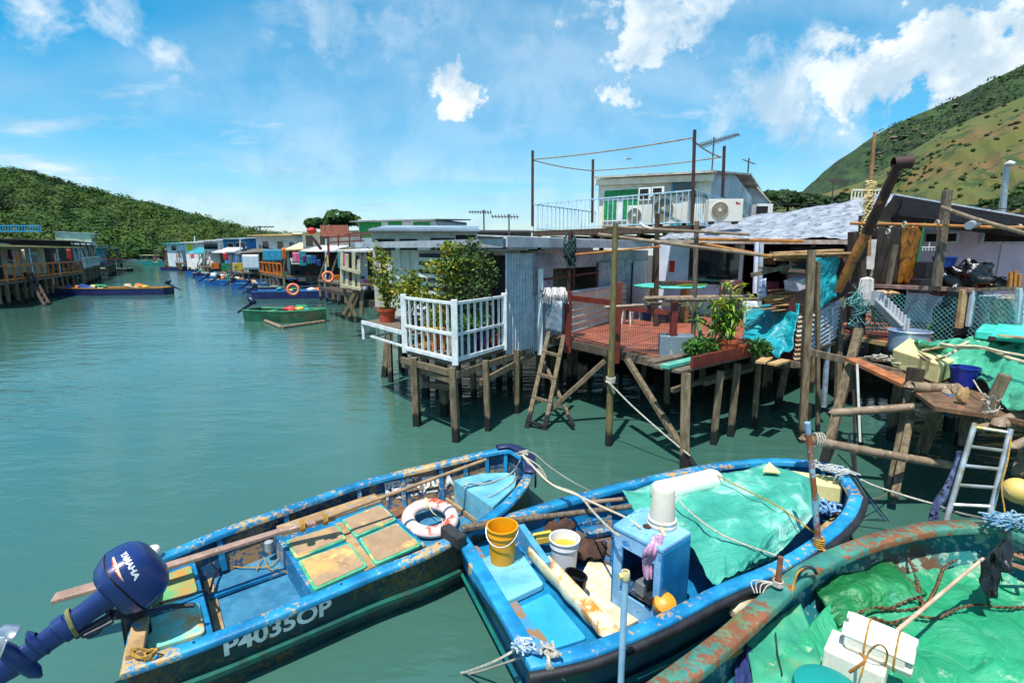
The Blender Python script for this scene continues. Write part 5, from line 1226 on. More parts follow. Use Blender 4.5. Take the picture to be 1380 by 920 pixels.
# cowl lettering and stripe, wrapped on the side that faces the water
vw = (Vector((0,0,CAM_H))-cz).normalized(); vn = (up_*.8+sd*.2); 
xd = -(sd*1.0); xd = (Vector(W(170,760,.95))*0); 
t1_ = W(163,746,1.0)-W(173,766,1.0)
def on_cowl(px, py):
    o = Vector((0,0,CAM_H)); d = (D(px,py,3.0)-o).normalized(); h = bc.ray_cast(o, d); return (h[0], h[1]) if h[0] else (None, None)
pA, nA_ = on_cowl(163,748); pB, nB_ = on_cowl(173,765)
if pA and pB:
    xd = (pB-pA).normalized(); nm = ((nA_+nB_)/2).normalized()
    if nm.dot(Vector((0,0,CAM_H))-pA) < 0: nm = -nm
    yd = nm.cross(xd).normalized(); nm = xd.cross(yd).normalized()
    mb = text_mb('YAMAHA', .052, pA-xd*.01+nm*.02, xd, yd, .004, bc, .002, nrm=nm); part('cowl_lettering', mb, mat('decal_white', S(236,238,240), rough=.35), M)
    def stripe(d0, w, m, nmn, L0=-.035, L1=.18):
        mb = MB(); o = len(mb.v); n = 16; up = []
        for i in range(n+1):
            t = i/n; q = pA+xd*(L0+(L1-L0)*t)-yd*(d0+.02*math.sin(t*2.2)); wv = w*math.sin(math.pi*min(1, .08+t*.92))
            for s_ in (-.5, .5):
                p = q+yd*wv*s_; h = bc.ray_cast(p+nm*.2, -nm)[0]; up.append((h+nm*.003) if h else p)
        mb.add(up, [(2*i, 2*i+1, 2*i+3, 2*i+2) for i in range(n)]); part(nmn, mb, m, M)
    stripe(.040, .024, mat('decal_cream', S(236,214,170), rough=.4), 'cowl_stripe'); stripe(.048, .012, mat('decal_red', S(200,30,50), rough=.35), 'cowl_stripe')
# exhaust housing, plates, gearcase, propeller, bracket, tiller
mb = MB().loops([sup(le+ax*t+up_*q, a, b, 16, .7) for t, a, b, q in ((.12,.04,.085,.02),(.15,.06,.115,.03),(.160,.06,.115,.03),(.18,.04,.085,.02))]); part('cavitation_plate', mb, mnavy, M, smooth=50)
gcn = le+ax*.02; mb = MB().tube([gcn-up_*.20, gcn-up_*.14, gcn, gcn+up_*.12, gcn+up_*.17], [.012,.045,.058,.052,.04], 14); part('gearcase', mb, mnavy, M, smooth=True)
mb = MB().loops([sup(le+ax*t, a, b, 14, .8) for t, a, b in ((-.24,.006,.03),(-.18,.010,.06),(-.05,.020,.085),(.16,.04,.08))]); part('skeg', mb, mnavy, M, smooth=50)
hub = gcn+up_*.20; mb = MB(); steel = mat('propeller_steel', S(196,202,208), rough=.25, metal=.8, bump=0)
mb.tube([gcn+up_*.17, hub+up_*.08, hub+up_*.12], [.035,.03,.006], 12)
for k in range(3):
    a0 = k*2.094+.4
    def bf(u, v, a0=a0):
        a = a0+(u-.5)*1.15*(.55+.6*math.sin(math.pi*min(v+.15,1))); rr_ = .03+.115*v
        return hub+(sd*math.cos(a)+ax*math.sin(a))*rr_+up_*(.055*(u-.5)*2*(1-.4*v))
    mb.grid(8, 6, bf)
part('propeller', mb, steel, M, smooth=60, solid=.005)
mb = MB(); tr = W(184,832,.52); brk = le.lerp(ce,.70)-up_*.13
mb.beam(brk, tr+Z*.06, .10, .07); mb.tube([brk-up_*.01, le.lerp(ce,.40)-up_*.10], .028, 10); mb.tube([brk+sd*.06-up_*.03, le.lerp(ce,.45)-up_*.12+sd*.04], .016, 8)
mb.box(tr+Vector((0,0,.02)), (.16,.16,.30), R(45)); mb.beam(tr+Z*.14+sd*.12, tr+Z*.14-sd*.12, .05); mb.tube([tr+Vector((0,-.05,-.15)), tr+Vector((0,-.05,.18))], .02, 8)
part('clamp_bracket', mb, mat('bracket_black', S(24,28,40), S(40,44,60), 8, rough=.4), M, bevel=.008)
ta = W(196,826,.66); tb = W(232,816,.62); te = W(262,815,.60)
part('tiller', MB().tube([ta, tb], [.03,.02], 10), mdark, M, smooth=True); part('tiller_grip', MB().tube([tb, te], [.02,.018], 12), black, M, smooth=True)
mb = MB(); mb.tube(catmull([le.lerp(ce,.5)-up_*.09, le.lerp(ce,.45)-up_*.16, le.lerp(ce,.55)-up_*.19, brk+Z*.02], 5), .009, 6); mb.tube(catmull([ce-up_*.1, tr+Z*.22, W(214,800,.62), W(200,800,.55)], 5), .008, 6); part('cable', mb, black, M, smooth=True)
mb = MB()
c = le.lerp(ce,.46)
for k in range(2): mb.tube([c+ax*(.012*k)+sd*math.cos(a)*.068+up_*math.sin(a)*.105+ax*.03*math.sin(a) for a in [i*math.pi/8 for i in range(17)]], .008, 5, False)
part('lashing', mb, mat('olive_cord', S(130,130,80), rough=.9), M, smooth=True)
mb = MB().lathe(W(208,752,.5), [(.05,0),(.06,.02),(.06,.10),(.045,.12),(.02,.13)], 16); thing('plastic_jug', 'small white plastic jug top at the stern corner behind the motor', 'jug', mb, whitep, smooth=True)
mb = MB().lathe(W(363,741,.2), [(.045,0),(.045,.10),(.03,.11)], 14); thing('jar', 'small grey lidded pot beside the hatch step of the left sampan', 'jar', mb, mat('grey_plastic', S(150,160,160), rough=.5), smooth=True)

# ------------------------------------------------ second sampan
near2 = [(717,897),(800,879),(900,838),(977,798),(1055,765),(1107,733),(1138,708),(1154,688),(1161,668)]
far2 = [(612,716),(700,688),(776,666),(869,643),(940,628),(1000,620),(1060,618),(1118,625),(1161,668)]
far2[7] = (1128,628)
z2 = [.56,.56,.57,.58,.60,.63,.66,.70,.74]
b2 = Boat(near2, far2, z2, 'sampan', 'bright blue sampan in the middle with a wheel box and a teal tarp')
hull2 = mat('boat_hull_blue_green', S(8,90,128), S(12,66,100), 2, S(20,90,84), .53, 3, rough=.45, bump=.25, c4=S(14,110,170))
in2 = mat('boat_inner_blue', S(8,98,146), S(14,116,166), 3, S(120,110,90), .64, 6, rough=.5, bump=.15)
rail2 = mat('cleaner_rail_paint', S(8,120,176), S(40,150,200), 3, S(196,160,104), .562, 8, rough=.45, bump=.2, patch=True, soft=.012, dirt=.35)
B2 = b2.build(hull2, rail2, in2, in2, rail_w=.11, rail_h=.06, strake_z=.25, floor_z=.14)
b2.ribs((.2,.32,.44,.56,.66,.76,.86), boat_blue)
lo = b2.off(-.02); fr = lo[:b2.k+3]
mb = MB(); mb.tube([p-Z*.055 for p in [b2.off(-.03)[-1]]*0+[b2.off(-.035)[i] for i in range(0, b2.k+5)]], .038, 10); part('rubber_rail', mb, black, B2, 'black rubber rail round the near side and bow', smooth=True)
mb = MB().loops([b2.off(.03, z=.20)[-0:], b2.off(.01, z=.17), b2.off(.06, z=.12)]); part('green_strake', mb, mat('strake_green', S(20,120,100), S(16,90,110), 4, rough=.5), B2, smooth=50)
# stern well: weathered ledge, deck, hatches
part('stern_deck', MB().prism([W(628,722,.40), W(700,705,.40), W(826,852,.40), W(736,885,.40), W(672,812,.40)], .24), boat_blue, B2, bevel=.008)
flaky = mat('flaking_deck', S(60,150,206), S(40,130,190), 3, S(150,116,76), .50, 6, rough=.7, bump=.5)
mb = MB().prism([W(629,727,.43), W(645,736,.43), W(716,836,.43), W(752,876,.43), W(714,876,.43), W(640,773,.43)], .03); part('ledge', mb, flaky, B2, bevel=.006)
part('stern_rail', MB().beam(W(634,765,.5), W(700,856,.5), .05, .12), boat_rail, B2, bevel=.008)
mb = MB().prism(rounded_poly([W(646,753,.47), W(696,733,.47), W(733,786,.47), W(684,809,.47)], .03), .06); part('hatch_cover', mb, boat_lt, B2, 'pale blue raised hatch cover', bevel=.01)
mb = MB().prism(rounded_poly([W(695,819,.425), W(740,798,.425), W(791,859,.425), W(737,876,.425)], .03), .025); part('hatch_cover', mb, mat('flat_blue_hatch', S(40,160,214), S(60,170,220), 3, rough=.5), B2, 'flat bright blue hatch cover', bevel=.006)
mb = MB().beam(W(696,708,.50), W(738,770,.50), .07, .2); part('bulkhead', mb, mat('worn_blue', S(60,150,200), S(90,160,200), 5, S(190,170,140), .62, 8, rough=.6), B2, bevel=.01)
# white mat floor
mat_w = tile_mat('woven_white_mat', S(232,218,190), S(222,204,168), .9, .10, S(212,194,156))
part('floor_mat', MB().prism([W(795,752,.20), W(822,762,.20), W(884,822,.20), W(826,853,.20), W(775,790,.20)], .02), mat_w, B2)
part('floor_board', MB().prism([W(760,700,.19), W(826,690,.19), W(822,762,.19), W(795,752,.19), W(745,735,.19)], .02), mat('dirty_floor', S(110,90,74), S(80,64,54), 6, S(30,110,160), .56, 5, rough=.8, bump=.5), B2)
mb = MB(); mb.beam(W(775,708,.23), W(822,697,.23), .05, .05); mb.beam(W(790,722,.22), W(820,715,.22), .12, .03); part('floor_batten', mb, boat_blue, B2)
# trough: half-pipe of stained cream sheet
a = W(727,748,.50); b = W(822,850,.46); d = (b-a); dn = d.normalized(); sn = dn.cross(Z).normalized()
if sn.x < 0: sn = -sn
def trf(u, v):
    th = -.35+v*2.6; rr_ = .145+.018*mnoise.noise(Vector((u*6, v*3, 1)))
    return a+d*u+sn*(.02-math.cos(th)*rr_)+Z*(-.02-math.sin(th)*rr_+.10)
stain = mat('stained_cream_sheet', S(230,208,160), S(238,224,190), 2.2, S(206,128,36), .545, 3.2, rough=.5, bump=.3, soft=.06)
thing('half_pipe', 'stained cream half-pipe trough lying across the middle sampan', 'trough', MB().grid(30, 14, trf), stain, smooth=80, solid=.012)
def bucket(px, py, z, r0, r1, h, m, label, name='bucket', ctn=None, handle=None, hm=None, lip=.012):
    p = W(px, py, z); r = root(name, label, 'bucket', p)
    part('body', MB().lathe(p, [(r0,0),(r0+(r1-r0)*.5,h*.5),(r0+(r1-r0)*.78,h*.78),(r0+(r1-r0)*.8+lip*.8,h*.785),(r0+(r1-r0)*.8+lip*.8,h*.80),(r1,h*.83),(r1,h*.97),(r1+lip,h*.975),(r1+lip,h),(r1-.004,h),(r1-.008,h*.9),(r0-.01,.012)], 36), m, r, smooth=40)
    if ctn: part('contents', MB().lathe(p+Z*h*ctn[0], [(r0+(r1-r0)*ctn[0]-.004,0),(.001,.001)], 30), ctn[1], r)
    if handle is not None:
        mb = MB(); pts = []
        for i in range(17):
            t = math.pi*i/16; dx = Vector((math.cos(handle), math.sin(handle), 0)); dy = Vector((-dx.y, dx.x, 0))
            pts.append(p+dx*math.cos(t)*(r1+.014)+dy*math.sin(t)*(r1+.02)*.98+Z*(h*.93-math.sin(t)*h*.30))
        mb.tube(pts, .0045, 6); part('handle', mb, hm or metalw, r, smooth=True)
    return r
yel = mat('yellow_plastic', S(232,158,14), S(222,146,10), 4, S(206,120,10), .66, 8, rough=.38, bump=.03)
bucket(677, 754, .47, .115, .142, .36, yel, 'yellow bucket with a wire handle on the pale blue hatch', handle=R(-10)+math.pi, ctn=(.10, mat('bucket_dregs', S(150,80,20), rough=.4)))
bucket(760, 768, .22, .115, .145, .36, mat('pail_white', S(226,230,234), S(210,214,220), 4, rough=.35, bump=.03), 'white pail half full of yellow liquid behind the stained trough', ctn=(.74, mat('yellow_liquid', S(206,170,40), rough=.1, bump=0)))
# black oval tub
p = W(776,796,.25); mb = MB(); e_ = Matrix.Diagonal((1,.62,1)); rot_ = Matrix.Rotation(R(-48), 3, 'Z')@e_
mb.lathe(p, [(.10,0),(.115,.16),(.125,.165),(.125,.18),(.105,.18),(.09,.02)], 28, rot_); r = root('tub', 'black oval tub leaning by the stained trough', 'tub', p); part('body', mb, mat('black_plastic', S(18,18,20), rough=.2), r, smooth=40)
part('contents', MB().lathe(p+Z*.10, [(.10,0),(.001,.001)], 24, rot_), mat('dark_water', S(30,34,30), rough=.05, bump=0), r)
mb = MB().box(W(732,724,.32), (.22,.12,.09), R(20)); thing('sponge', 'yellow foam block beside the white pail', 'sponge', mb, mat('yellow_foam', S(240,206,90), S(226,186,70), 8, rough=.9, bump=.5, bscale=90), bevel=.015)
for (q, l, sd_) in (((750,706,.3),'rusty brown rag behind the yellow foam block',1), ((789,738,.28),'brown oily rag crumpled right of the white pail',2)):
    mb = MB().grid(18, 14, lambda u, v: W(*q)+Vector(((u-.5)*.42+(v-.5)*.1, (v-.5)*.3, .05*mnoise.fractal(Vector((u*5,v*5,sd_)),1,2,4)+.10*math.sin(u*3.1)*math.sin(v*3.1)-.03)))
    thing('rag', l, 'rag', mb, mat('brown_rag', S(90,60,46), S(56,36,30), 6, rough=.9, bump=.6), smooth=80, solid=.008)
# wheel box
wb = [W(826,706,.98), W(893,740,.98), W(932,716,.98), W(864,681,.98)]
def lower(p, z, k=1.0): return Vector((p.x, p.y, z))
fl_, fr_, br_, bl_ = wb
cx_ = root('wheel_box', 'blue wooden wheel box with an open front in the middle sampan', 'box', lower((fl_+br_)/2, .16))
t = .035; blm = mat('wheel_box_blue', S(14,110,164), S(24,124,180), 3, S(140,160,180), .67, 8, rough=.45, bump=.1); ltop = mat('wheel_box_top', S(112,172,218), S(140,190,226), 3, S(60,130,190), .6, 6, rough=.5)
part('top', MB().prism([fl_+Z*.0, fr_, br_, bl_], .05), ltop, cx_, 'pale worn top board', bevel=.015)
def vpanel(mb, a, b, z0, z1, th=.03):
    a2 = lower(a, (z0+z1)/2); b2 = lower(b, (z0+z1)/2); mb.beam(a2, b2, th, z1-z0)
ui = (br_-fr_).normalized()*.02; uj = (fr_-fl_).normalized()
ins = lambda p: lower(p.lerp((fl_+br_)/2, .04), p.z)
FL, FR, BR_, BL_ = [ins(p) for p in wb]
mb = MB(); vpanel(mb, FR, BR_, .16, .93); part('side', mb, blm, cx_, bevel=.006)
mb = MB(); vpanel(mb, FL, BL_, .16, .93); part('side', mb, blm, cx_, bevel=.006)
mb = MB(); vpanel(mb, BL_, BR_, .16, .93); part('back', mb, blm, cx_)
mb = MB(); vpanel(mb, FL+ui*.7, FR+ui*.7, .16, .36); vpanel(mb, FL+ui*.7, FR+ui*.7, .80, .93); vpanel(mb, FL+ui*.7, FL+uj*.09+ui*.7, .36, .80); vpanel(mb, FR-uj*.07+ui*.7, FR+ui*.7, .36, .80); part('front_frame', mb, ltop, cx_, bevel=.006)
mb = MB().prism([lower(FL, .42), lower(FR, .42), lower(BR_, .42), lower(BL_, .42)], .02); part('shelf', mb, boat_in, cx_)
mb = MB().lathe(wb[0].lerp(wb[2], .40)+Z*.0+Vector((.03,0,-.0)), [(.035,0),(.04,.01),(.025,.012)], 14); part('top_hole', mb, rust, cx_)
mb = MB().box(lower(FL.lerp(FR,.62), .50)+ui*5, (.22,.1,.12), .6); thing('metal_box', 'grey metal box inside the open wheel box', 'box', mb, mat('grey_box', S(130,136,140), rough=.4, metal=.4), bevel=.01)
mb = MB().box(lower(FL.lerp(FR,.82), .47)+ui*2, (.15,.08,.07), .6); thing('battery', 'small black battery beside the grey metal box', 'battery', mb, black, bevel=.01)
# upturned pail on the wheel box
p = wb[0].lerp(wb[2], .55)+wb[1]*0+Vector((.0,-.02,.0)); p = W(896,713,.985)
p = W(892,706,.985); mb = MB().lathe(p, [(.128,0),(.13,.02),(.122,.025),(.12,.05),(.128,.055),(.126,.065),(.112,.07),(.095,.33),(.088,.345),(.0,.35)], 36)
thing('bucket', 'dirty white bucket standing upside down on the wheel box', 'bucket', mb, mat('old_white_plastic', S(220,214,198), S(200,192,176), 4, S(240,238,230), .62, 5, rough=.5, bump=.08), smooth=40)
# pink rag
mb = MB(); 
for k in range(16):
    x = 884+rnd.uniform(-12, 7); pts = [W(886+rnd.uniform(-5,7),722+rnd.uniform(-3,4),.99), W(x+2,735,.93+rnd.uniform(-.02,.02))-Vector((.03,.05,0)), W(x-1,752,.80)-Vector((.03,.04,0)), W(x-4+rnd.uniform(-3,3),772+rnd.uniform(-6,8),.66)-Vector((.0,.02,0))]
    mb.tube(catmull(pts, 4), [.022,.024,.024,.022,.02,.022,.024,.022,.022,.02,.018,.014,.01], 6)
thing('rag', 'pink and grey striped rag hanging from the wheel box', 'rag', mb, mat('pink_rag', S(206,150,186), S(120,110,130), 9, S(230,196,214), .58, 10, rough=.9, bump=.5), smooth=True)
rope('rope', 'stub of cream cord stuck in the rim of the upturned bucket', [W(887,698,1.04), W(889,706,1.02), W(893,716,1.0), W(896,724,.96)], .018, mat('cream_cord', S(210,190,150), rough=.8))
# long poles on the far side and the fender block
r = root('oar', 'long grey oar along the far side of the middle sampan', 'oar', W(730,697,.62)); part('shaft', MB().tube([W(700,700,.64), W(850,682,.58)], .030, 10), woodg, r, smooth=True)
mb = MB(); flat(mb, [W(622,712,.66), W(660,705,.65), W(706,699,.64)], [.085,.085,.06], .05); part('blade', mb, woodg, r, bevel=.01)
pole('pole', 'short bamboo pole disappearing under the teal tarp', W(790,677,.50), W(862,670,.48), .026, bamboo, None)
mb = MB(); mb.box(W(611,722,.62), (.12,.30,.13), R(42)); thing('fender_block', 'black rubber fender block bolted on the corner of the middle sampan', 'fender', mb, mat('fender_black', S(50,50,54), S(30,30,34), 10, rough=.7, bump=.4), bevel=.02)
# orange thing, foam roll, tarp, box, nets in the bow
mb = MB().lathe(W(893,818,.40), [(.08,0),(.10,.06),(.09,.12),(.04,.15)], 18, Matrix.Rotation(.6, 3, 'X')); thing('float', 'orange plastic float wedged between the wheel box and the gunwale', 'float', mb, mat('orange_plastic', S(236,150,30), rough=.4), smooth=True)
a, b = W(884,664,.70), W(966,645,.70); d = (b-a).normalized()
pts = [a-d*.02, a, a+d*.05, a.lerp(b,.5), b-d*.06, b, b+d*.02]
mb = MB().tube(pts, [.06,.11,.128,.125,.130,.105,.05], 24); thing('foam_roll', 'thick white foam roll lying on the far gunwale of the middle sampan', 'foam roll', mb, mat('foam_wrap', S(232,240,226), S(214,228,210), 5, rough=.6, bump=.4, bscale=14), smooth=True)
tarpm = mat('teal_tarp', S(52,160,140), S(76,176,154), 1.8, S(150,204,188), .58, 2.6, rough=.7, bump=.35, bscale=7, soft=.08, trans=.06, crease=.4, dirt=.25)
T_l = [(838,662),(865,700),(905,722),(935,742),(952,775),(965,790)]
T_r = [(1030,628),(1092,646),(1104,668),(1106,690),(1074,722),(1046,750)]
def ptl(l, t):
    k = t*(len(l)-1); i = min(int(k), len(l)-2); q = k-i; return (l[i][0]*(1-q)+l[i+1][0]*q, l[i][1]*(1-q)+l[i+1][1]*q)
def tarp2(u, v):
    L_ = ptl(T_l, v); R_ = ptl(T_r, v); zl = .62 - .02*v; zr = .72-.10*v
    back = .62+.16*max(0, 1-abs(u-.85)*2.5)*(1-v)
    z0 = .60+.12*math.sin(math.pi*u)*math.sin(math.pi*min(1,v*1.1))+.10*max(0, 1-abs(u-.8)*3)*(1-v)
    if v > .96: z0 -= .05
    p = W(L_[0]*(1-u)+R_[0]*u, L_[1]*(1-u)+R_[1]*u, z0)
    n1 = mnoise.fractal(Vector((u*3+v, v*4, 2)), .9, 2.1, 5)*.028; n2 = -abs(mnoise.noise(Vector((u*5-v*3, v*5+u*2, 7))))*.07+.02
    fold = .05*max(0, 1-abs((u*.9+v*.5)-.95)*14)+.035*max(0, 1-abs((u*.3-v*.9)+.28)*16)
    return p+Z*(n1+n2+fold)
thing('tarpaulin', 'teal tarp with white scuff marks covering the bow half of the middle sampan', 'tarpaulin', MB().grid(80, 60, tarp2), tarpm, smooth=85, solid=.008)
mb = MB().box(W(1098,655,.52), (.52,.34,.2), R(-22)); thing('foam_box', 'off-white foam box in the bow of the middle sampan', 'box', mb, cream, bevel=.012)
mb = MB().prism([W(1037,622,.78), W(1052,636,.76), W(1028,634,.78)], .02); thing('board', 'pale board sticking out from under the teal tarp', 'board', mb, cream)
mb = MB()
for k in range(26):
    c = W(1118+rnd.uniform(-18,14), 680+rnd.uniform(-12,10), .34+rnd.uniform(0,.1)); mb.tube(catmull([c+Vector((rnd.uniform(-.14,.14), rnd.uniform(-.14,.14), rnd.uniform(-.03,.05))) for _ in range(4)], 4), .016, 5)
thing('net_heap', 'heap of blue and white net rope in the bow behind the foam box', 'net', mb, mat('blue_net', S(60,130,200), S(150,186,216), 14, rough=.9, bump=.6), smooth=True)
part('bow_board', MB().prism([W(1098,715,.30), W(1128,690,.30), W(1146,668,.30), W(1140,690,.30), W(1105,728,.30)], .04), bare_wood, B2)
part('bow_board', MB().prism([W(1066,748,.36), W(1100,722,.36), W(1112,728,.36), W(1074,758,.36)], .04), mat('brown_floor', S(120,84,60), S(96,66,48), 6, rough=.8), B2)
# cords over the tarp
rope('rope', 'cord slanting over the teal tarp from the foam roll to the rusty pole', [W(946,628,.80), W(985,650,.80), W(1045,680,.82), W(1090,712,.76), W(1103,722,.70)], .008, rope_y)
rope('rope', 'pale knotted cord lying across the lower half of the teal tarp', [W(905,660,.84), W(925,685,.78), W(962,714,.78), W(1000,732,.72), W(1046,748,.66)], .009, rope_w)
rope('mooring_rope', 'pale mooring lines from the dark bow cap on the left to the wheel box', [W(703,612,.82), W(722,635,.74), W(742,652,.72), W(778,666,.75), W(800,690,.80), W(825,715,.95), W(836,722,.98)], .012, rope_w)
rope('mooring_rope', 'second pale line branching off to the hole in the wheel box top', [W(705,613,.82), W(740,650,.74), W(778,667,.75), W(810,682,.86), W(845,698,.96), W(863,711,1.0)], .011, mat('rope_cream', S(206,190,160), rough=.9))
rope('mooring_rope', 'thin grey line from the bow cap over the water to the middle sampan', [W(704,611,.82), W(718,610,.84), W(740,628,.78), W(770,648,.76), W(797,662,.62)], .007, mat('rope_grey', S(150,146,136), rough=.9))
mb = MB(); c = W(704,613,.80)
tangle(mb, c, (.09,.06,.05), 7, .007)
for k in range(4): mb.tube(catmull([c, c+Vector((.12+.03*k,-.10-.05*k,-.05)), c+Vector((.2+.03*k,-.25-.03*k,-.16))], 4), .008, 5)
thing('rope_knot', 'tangle of white line on the dark bow cap of the left sampan', 'rope', mb, rope_w, smooth=True)
# ropes at the stern corner
mb = MB(); c = W(708,872,.60)
tangle(mb, c-Z*.02, (.10,.08,.07), 12, .009)
thing('rope_knot', 'blue and white rope knotted round the near stern corner of the middle sampan', 'rope', mb, mat('mixed_rope', S(190,200,206), S(90,140,180), 18, rough=.9), smooth=True)
c2 = W(738,878,.60)
for i, (q, lab) in enumerate((((732,925),'left'),((740,925),'middle'),((770,922),'right, slanting'))):
    rope('rope', 'cream rope end hanging over the near side of the stern, the %s one' % lab, [c2+Z*.02, W(738+2*i,892,.56)-Vector((0,.04,0)), W(*q,.25)], .012, rope_w, 'rope ends over the stern corner')
mb = MB()
tangle(mb, c2-Z*.01, (.08,.06,.06), 9, .010)
thing('rope_knot', 'cream rope loops round the cleat at the stern of the middle sampan', 'rope', mb, rope_w, smooth=True)
rope('mooring_rope', 'pale stern line running left from the middle sampan down into the water', [W(700,872,.58), W(668,890,.45), W(640,901,.2), W(622,906,.0), W(600,904,-.1)], .010, rope_w)
rope('mooring_rope', 'second stern line with a frayed knot just above the water', [W(706,884,.5), W(680,893,.35), W(650,903,.12), W(625,909,-.05)], .009, mat('rope_grey', 0))
# the rusty blue pipe and the stub
mb = MB().tube([W(1103,737,.62), D(1097,660,W(1103,737,.62).y), D(1088,569,W(1103,737,.62).y)], [.028,.026,.026], 12); PJ = W(1103,737,.62)
thing('mooring_pole', 'rusty pipe with pale blue top standing at the near gunwale by the bow', 'pole', mb, mat('rust_blue_pipe', S(150,186,206), S(120,160,190), 2, S(150,86,50), .49, 3.5, rough=.6, bump=.3), smooth=True)
mb = MB()
for k in range(5): mb.tube([PJ+Vector((math.cos(a)*.04, math.sin(a)*.04, .0+.022*k)) for a in [i*math.pi/6 for i in range(13)]], .010, 5, False)
for k in range(2): mb.tube(catmull([PJ+Z*.02, PJ+Vector((.02+.03*k,-.09,-.02)), PJ+Vector((.02+.05*k,-.11,-.16)), PJ+Vector((.01+.04*k,-.10,-.28))], 4), .008, 5)
thing('rope_knot', 'tan cord wound round the foot of the rusty pipe', 'rope', mb, rope_y, smooth=True)
# ropes on the bow
mb = MB()
for k in range(22):
    c = W(1100+k*1.8+rnd.uniform(-6,6), 626+k*.6+rnd.uniform(-3,3), .76); mb.tube(catmull([c+Vector((rnd.uniform(-.10,.10), rnd.uniform(-.06,.06), rnd.uniform(-.01,.05))) for _ in range(4)], 4), .009, 5)
thing('rope_coil', 'loose tangle of pale rope on the bow gunwale of the middle sampan', 'rope', mb, mat('rope_pale_grey', S(190,190,184), S(160,160,160), 20, rough=.9), smooth=True)
for (o, lab) in ((0, 'outer'), (6, 'inner')):
    rope('rope', '%s grey loop hanging from the bow gunwale down to the foam box' % lab, [W(1160-o,640,.78), W(1140-o,634,.80), W(1131-o,645,.70), W(1126-o,660,.5), W(1124-o,668,.4)], .010, mat('rope_pale_grey', 0), 'grey loops at the bow of the middle sampan')
# ------------------------------------------------ big green-decked boat, nearest on the right
near3 = [(790,975),(872,921),(960,857),(1010,815),(1076,762),(1150,728),(1228,707),(1290,701),(1345,703),(1385,716)]
far3 = [(1500,1250),(1560,1120),(1590,1010),(1590,930),(1570,860),(1530,800),(1490,765),(1450,740),(1415,724),(1385,716)]
z3 = [.80]*4+[.81,.83,.86,.89,.93,.96]
b3 = Boat(near3, far3, z3, 'fishing_boat', 'large turquoise boat with a rusty rim, nearest on the right')
rim3 = mat('rusty_turquoise_rim', S(50,130,120), S(76,150,130), 2.6, S(140,88,56), .50, 6, rough=.65, bump=.7, bscale=25, soft=.02, c4=S(116,118,58), patch=True, dirt=.5)
in3 = mat('worn_turquoise', S(24,130,130), S(30,110,130), 2, S(150,190,170), .55, 8, rough=.6, bump=.4, c4=S(110,84,60))
B3 = b3.build(in3, rim3, in3, in3, rail_w=.14, rail_h=.06, strake_z=.3, floor_z=.25, inset_low=.32, draft=.25, keelin=.35)
gt = mat('green_tarp', S(30,152,104), S(46,164,118), 1.5, S(170,200,170), .55, 4, rough=.62, bump=.3, bscale=6, soft=.04, c4=S(60,168,146), trans=.1, crease=.42, dirt=.3, patch=True)
gt2 = mat('green_mesh_sheet', S(54,154,124), S(70,164,120), 1.5, S(130,150,104), .60, 2.0, rough=.6, bump=.3, bscale=8, soft=.08, c4=S(60,176,160), trans=.06)
l3 = b3.off(.24, z=.60); n3 = l3[:b3.k]; f3 = (l3[b3.k-1:])[::-1]
def t3(u, v):
    k = (.06+.925*u)*(b3.k-1); i = min(int(k), b3.k-2); t = k-i
    p = n3[i].lerp(n3[i+1], t).lerp(f3[i].lerp(f3[i+1], t), v)
    q = Vector((p.x*1.1, p.y*1.1, 4))
    z = .54+.16*mnoise.fractal(q, .9, 2.0, 5)*.6-.12*abs(mnoise.noise(Vector((p.x*1.6+p.y, p.y*1.4-p.x*.5, 8))))+.05*abs(mnoise.noise(Vector((p.x*4, p.y*2.2, 8))))
    z -= .10*math.sin(math.pi*min(1, v*3))*0
    e = min(v*5, 1); z += .05*(1-e)
    return Vector((p.x, p.y, z))
thing('tarpaulin', 'big crumpled green tarp spread inside the turquoise boat', 'tarpaulin', MB().grid(110, 90, t3), gt, smooth=85, solid=.01)
def zt3(p):
    return .54+.16*mnoise.fractal(Vector((p.x*1.1, p.y*1.1, 4)), .9, 2.0, 5)*.6-.12*abs(mnoise.noise(Vector((p.x*1.6+p.y, p.y*1.4-p.x*.5, 8))))+.05*abs(mnoise.noise(Vector((p.x*4, p.y*2.2, 8))))
def on3(px, py, dz=.02):
    p = W(px, py, .55)
    for _ in range(4): p = W(px, py, zt3(p)+dz)
    return p
def sheet3(u, v):
    a, b, c, d = (1005,866),(1078,810),(1112,905),(1020,960)
    x = (a[0]*(1-u)+b[0]*u)*(1-v)+(d[0]*(1-u)+c[0]*u)*v; y = (a[1]*(1-u)+b[1]*u)*(1-v)+(d[1]*(1-u)+c[1]*u)*v
    p = on3(x, y, .035); return p+Z*(.02*mnoise.noise(Vector((u*5, v*5, 1)))+.03*(1-u))
thing('mesh_sheet', 'paler green mesh sheet folded over the left end of the big tarp', 'sheet', MB().grid(30, 24, sheet3), gt2, smooth=85, solid=.006)
# raised folds of tarp
def sheet4(u, v):
    a, b, c, d = (1095,790),(1180,738),(1250,800),(1130,845)
    x = (a[0]*(1-u)+b[0]*u)*(1-v)+(d[0]*(1-u)+c[0]*u)*v; y = (a[1]*(1-u)+b[1]*u)*(1-v)+(d[1]*(1-u)+c[1]*u)*v
    p = on3(x, y, .03); return p+Z*(.05*abs(mnoise.noise(Vector((u*4, v*4, 5))))+.06*math.sin(math.pi*u)*math.sin(math.pi*v))
thing('tarpaulin', 'brighter green tarp fold lying on the upper left of the big tarp', 'tarpaulin', MB().grid(34, 30, sheet4), mat('bright_green_tarp', S(26,120,66), S(36,134,76), 1.6, S(60,146,110), .6, 2, rough=.5, bump=.3, bscale=6, trans=.06, crease=.5, dirt=.35), smooth=85, solid=.008)
